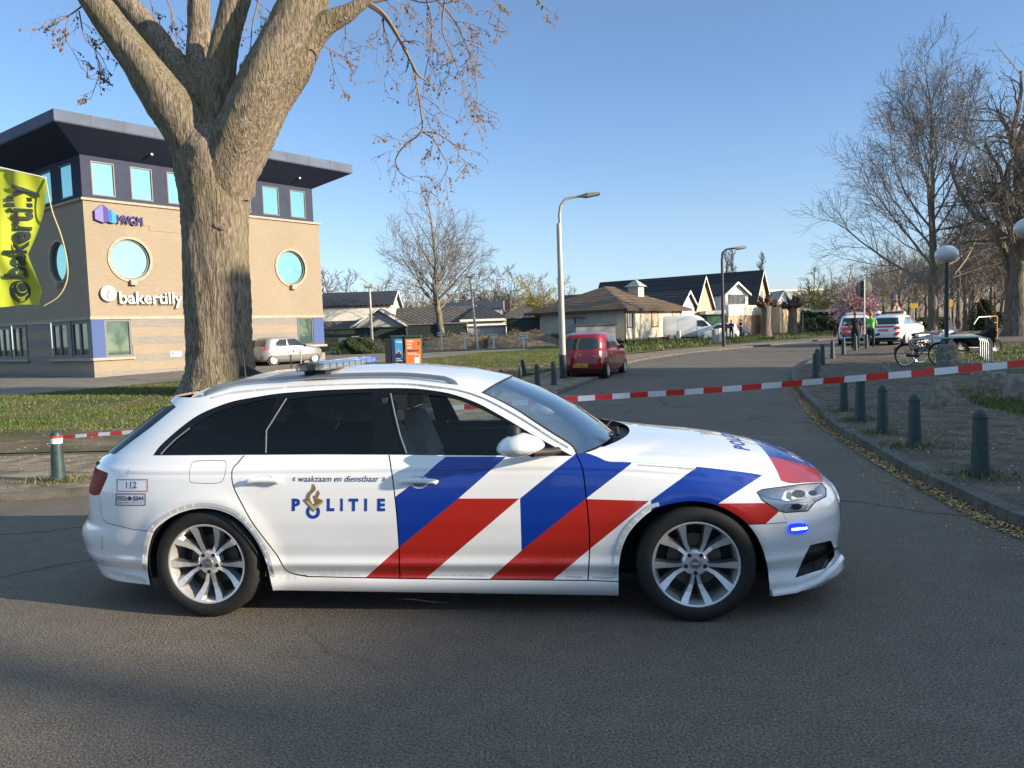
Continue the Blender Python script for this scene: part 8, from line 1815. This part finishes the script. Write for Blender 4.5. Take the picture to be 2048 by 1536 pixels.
# ================================================================ people
SKIN = mat('skin', (.42, .25, .18), .6); HAIRD = mat('hair_dark', (.03, .02, .015), .8); HAIRF = mat('hair_fair', (.30, .17, .07), .8); UNI = mat('uniform_navy', (.010, .012, .020), .8); HIV = mat('hi_vis_green', (.12, .55, .06), .6); HIY = mat('hi_vis_yellow', (.60, .70, .05), .6); SHIRT = mat('shirt_grey', (.40, .38, .35), .8); BOOT = mat('boots_black', (.008, .008, .008), .6)
def person(label, loc, yaw, H=1.80, arms=('down', 'down'), stride=.10, top=UNI, legs=UNI, sleeve=UNI, hair=HAIRD, cap=None, hair_long=False, band=None, turn=0):
    s = H/1.80; t = empty('person', loc, yaw, label, 'person'); V = []; E_ = []; Rr = []
    def v(p, r, par=None):
        V.append(Vector(p)*s); Rr.append(r*s)
        if par is not None: E_.append((par, len(V)-1))
        return len(V)-1
    pel = v((0, 0, .98), .135); wst = v((.01, 0, 1.12), .125, pel); ch = v((.01, 0, 1.32), .150, wst); nb = v((0, 0, 1.46), .095, ch); nk = v((.01, 0, 1.53), .058, nb)
    j = v((.035, 0, 1.60), .068, nk); hd = v((.02, 0, 1.67), .088, j); tp_ = v((.0, 0, 1.745), .070, hd); ns = v((.108, 0, 1.655), .014, hd)
    for sg in (-1, 1):
        hp = v((0, sg*.095, .90), .098, pel); fx_ = stride*sg; kn = v((fx_*.6+.02, sg*.11, .50), .062, hp); cf = v((fx_*.75-.02, sg*.115, .34), .060, kn); an = v((fx_, sg*.12, .09), .044, cf); v((fx_+.02, sg*.12, .045), .045, an); v((fx_+.15, sg*.135, .035), .035, len(V)-1)
        sh_ = v((0, sg*.175, 1.435), .066, ch); md = arms[0 if sg < 0 else 1]
        if md == 'down': el = v((-.02, sg*.24, 1.16), .044, sh_); wr = v((.05, sg*.25, .92), .029, el); d = Vector((.10, 0, -1)).normalized(); side = Vector((1, 0, 0))
        elif md == 'hip': el = v((-.10, sg*.38, 1.20), .044, sh_); wr = v((.04, sg*.19, 1.04), .029, el); d = Vector((.9, -sg*.2, -.3)).normalized(); side = Vector((0, 0, 1))
        elif md == 'fold': el = v((.06, sg*.25, 1.18), .044, sh_); wr = v((.24, sg*.04, 1.22), .029, el); d = Vector((.2, -sg*.95, .1)).normalized(); side = Vector((0, 0, 1))
        else: el = v((.10, sg*.24, 1.20), .044, sh_); wr = v((.32, sg*.18, 1.12), .029, el); d = Vector((.95, 0, .1)).normalized(); side = Vector((0, 1, 0))
        w_ = V[wr]/s; pm = v(w_+d*.055, .030, wr)
        for q, l in ((-.033, .062), (-.011, .075), (.011, .08), (.033, .07)):
            k1 = v(w_+d*.095+side*q, .0105, pm); k2 = v(w_+d*(.095+l*.55)+side*q*1.1+Vector((0, -sg*.008, 0)), .0095, k1); v(w_+d*(.095+l)+side*q*1.1+Vector((0, -sg*.022, 0)), .008, k2)
        th = v(w_+d*.045+side*.045, .0115, pm); v(w_+d*.085+side*.062, .009, th)
    me = bpy.data.meshes.new('b'); me.from_pydata([tuple(p) for p in V], E_, []); ob = bpy.data.objects.new('b', me); COL.objects.link(ob); md_ = ob.modifiers.new('skin', 'SKIN'); md_.use_smooth_shade = True
    for i, r in enumerate(Rr): me.skin_vertices[0].data[i].radius = (r, r)
    me.skin_vertices[0].data[0].use_root = True; sb = ob.modifiers.new('sub', 'SUBSURF'); sb.levels = 1; sb.render_levels = 1
    bpy.context.view_layer.update(); m2 = bpy.data.meshes.new_from_object(ob.evaluated_get(bpy.context.evaluated_depsgraph_get())); bpy.data.objects.remove(ob)
    for m_ in (SKIN, top, legs, sleeve, BOOT, band or top): m2.materials.append(m_)
    ok = len(m2.vertices) > 100
    for p in m2.polygons:
        c = p.center/s; k = 0
        wrs = [V[i]/s for i in range(len(V)) if abs(Rr[i]/s-.029) < 1e-6]; nh = min((c-w).length for w in wrs)
        if c.z > 1.52: k = 0
        elif nh < .19 and abs(c.y) > .02 and any((c-w).dot((V[V.index(w*s) if False else 0])) > -9 for w in wrs) and min((c-w).length for w in wrs) < .17 and (abs(c.y) > .17 or c.x > .17): k = 0
        elif c.z < .13: k = 4
        elif c.z < .98: k = 2
        elif abs(c.y) > .20: k = 3
        elif band and 1.16 < c.z < 1.24: k = 5
        else: k = 1
        p.material_index = k
    m2.shade_smooth(); bo = bpy.data.objects.new('body', m2); COL.objects.link(bo); bo.parent = t
    f = MB()
    for sg in (-1, 1): f.sphere((.098*s, sg*.032*s, 1.682*s), (.010*s, .014*s, .009*s), 8, 6, 0)
    f.bbox((.096*s, -.022*s, 1.612*s), (.106*s, .022*s, 1.620*s), 1); f.build('face', [BLACKMT, mat('lips', (.35, .12, .10), .6)], t)
    for sg in (-1, 1): e = MB(); e.sphere((.0, sg*.088*s, 1.665*s), (.018*s, .010*s, .030*s), 8, 6); e.build('ear', SKIN, t, smooth=60)
    h = MB(); h.sphere((-.018*s, 0, 1.70*s), (.102*s, .094*s, .092*s), 16, 10); h.v = [(x, y, z if z > 1.64*s or x < .02*s else 1.70*s) for x, y, z in h.v]
    if hair_long: h.sphere((-.09*s, 0, 1.62*s), (.045*s, .06*s, .09*s), 10, 8)
    h.build('hair', hair, t, smooth=60)
    if cap: h = MB(); h.sphere((-.01*s, 0, 1.735*s), (.108*s, .100*s, .062*s), 16, 8); h.prism([(.07*s, -.07*s, 1.72*s), (.16*s, -.05*s, 1.705*s), (.16*s, .05*s, 1.705*s), (.07*s, .07*s, 1.72*s)], (0, 0, .012*s)); h.build('cap', cap, t, smooth=60)
    b_ = MB(); b_.lathe([(.155*s, 0), (.158*s, .02*s), (.155*s, .045*s)], 20, c=(0, 0, 1.0*s)); b_.v = [(x*.82, y, z) for x, y, z in b_.v]; b_.build('belt', BOOT, t); return t
pp = lambda px, py, dz=0: Gz(px, py, dz)
person('officer in dark uniform with yellow sleeve bands, hand on hip, facing the police cars', pp(1711, 701), R(75), 1.84, ('down', 'hip'), .06, UNI, UNI, UNI, HAIRF, band=UNI)
person('officer in green vest with light sleeves standing between the two police cars', pp(1742, 699), R(60), 1.80, ('fwd', 'down'), .06, HIV, UNI, SHIRT, HAIRF, band=TAPW)
person('officer in dark uniform walking far off beside the hedge', pp(1630, 670), R(-60), 1.80, ('fwd', 'down'), .20, UNI, UNI, UNI, HAIRD, cap=UNI)
person('officer with yellow shoulders standing right of the white hatchback', pp(1482, 676), R(200), 1.80, ('fwd', 'fwd'), .08, UNI, UNI, UNI, HAIRD, band=HIY)
person('dark uniformed officer in front of the white hatchback', pp(1463, 680), R(250), 1.76, ('fold', 'fold'), .06, UNI, UNI, UNI, HAIRD)
person('dark figure half hidden behind the dark lamp post', pp(1451, 681), R(280), 1.74, ('down', 'fold'), .06, UNI, UNI, UNI, HAIRD)
person('dark figure walking at the right edge beside the gnarled tree', pp(2042, 664), R(20), 1.78, ('fwd', 'down'), .26, UNI, UNI, UNI, HAIRD)
person('bystander in dark clothes left of the people carrier', pp(1670, 676), R(-20), 1.72, ('down', 'down'), .08, UNI, UNI, UNI, HAIRF, hair_long=True)
t = person('motorcyclist in blue and white helmet behind the police cars', pp(1757, 688), R(200), 1.80, ('fwd', 'fwd'), .08, UNI, UNI, UNI, HAIRD); m = MB(); m.sphere((0, 0, 1.69), (.145, .125, .145), 16, 10, 0); m.m = [1 if sum(m.v[i][2] for i in f)/len(f) < 1.70 else 0 for f in m.f]; m.build('helmet', [WHITE, BLUE], t, smooth=60)
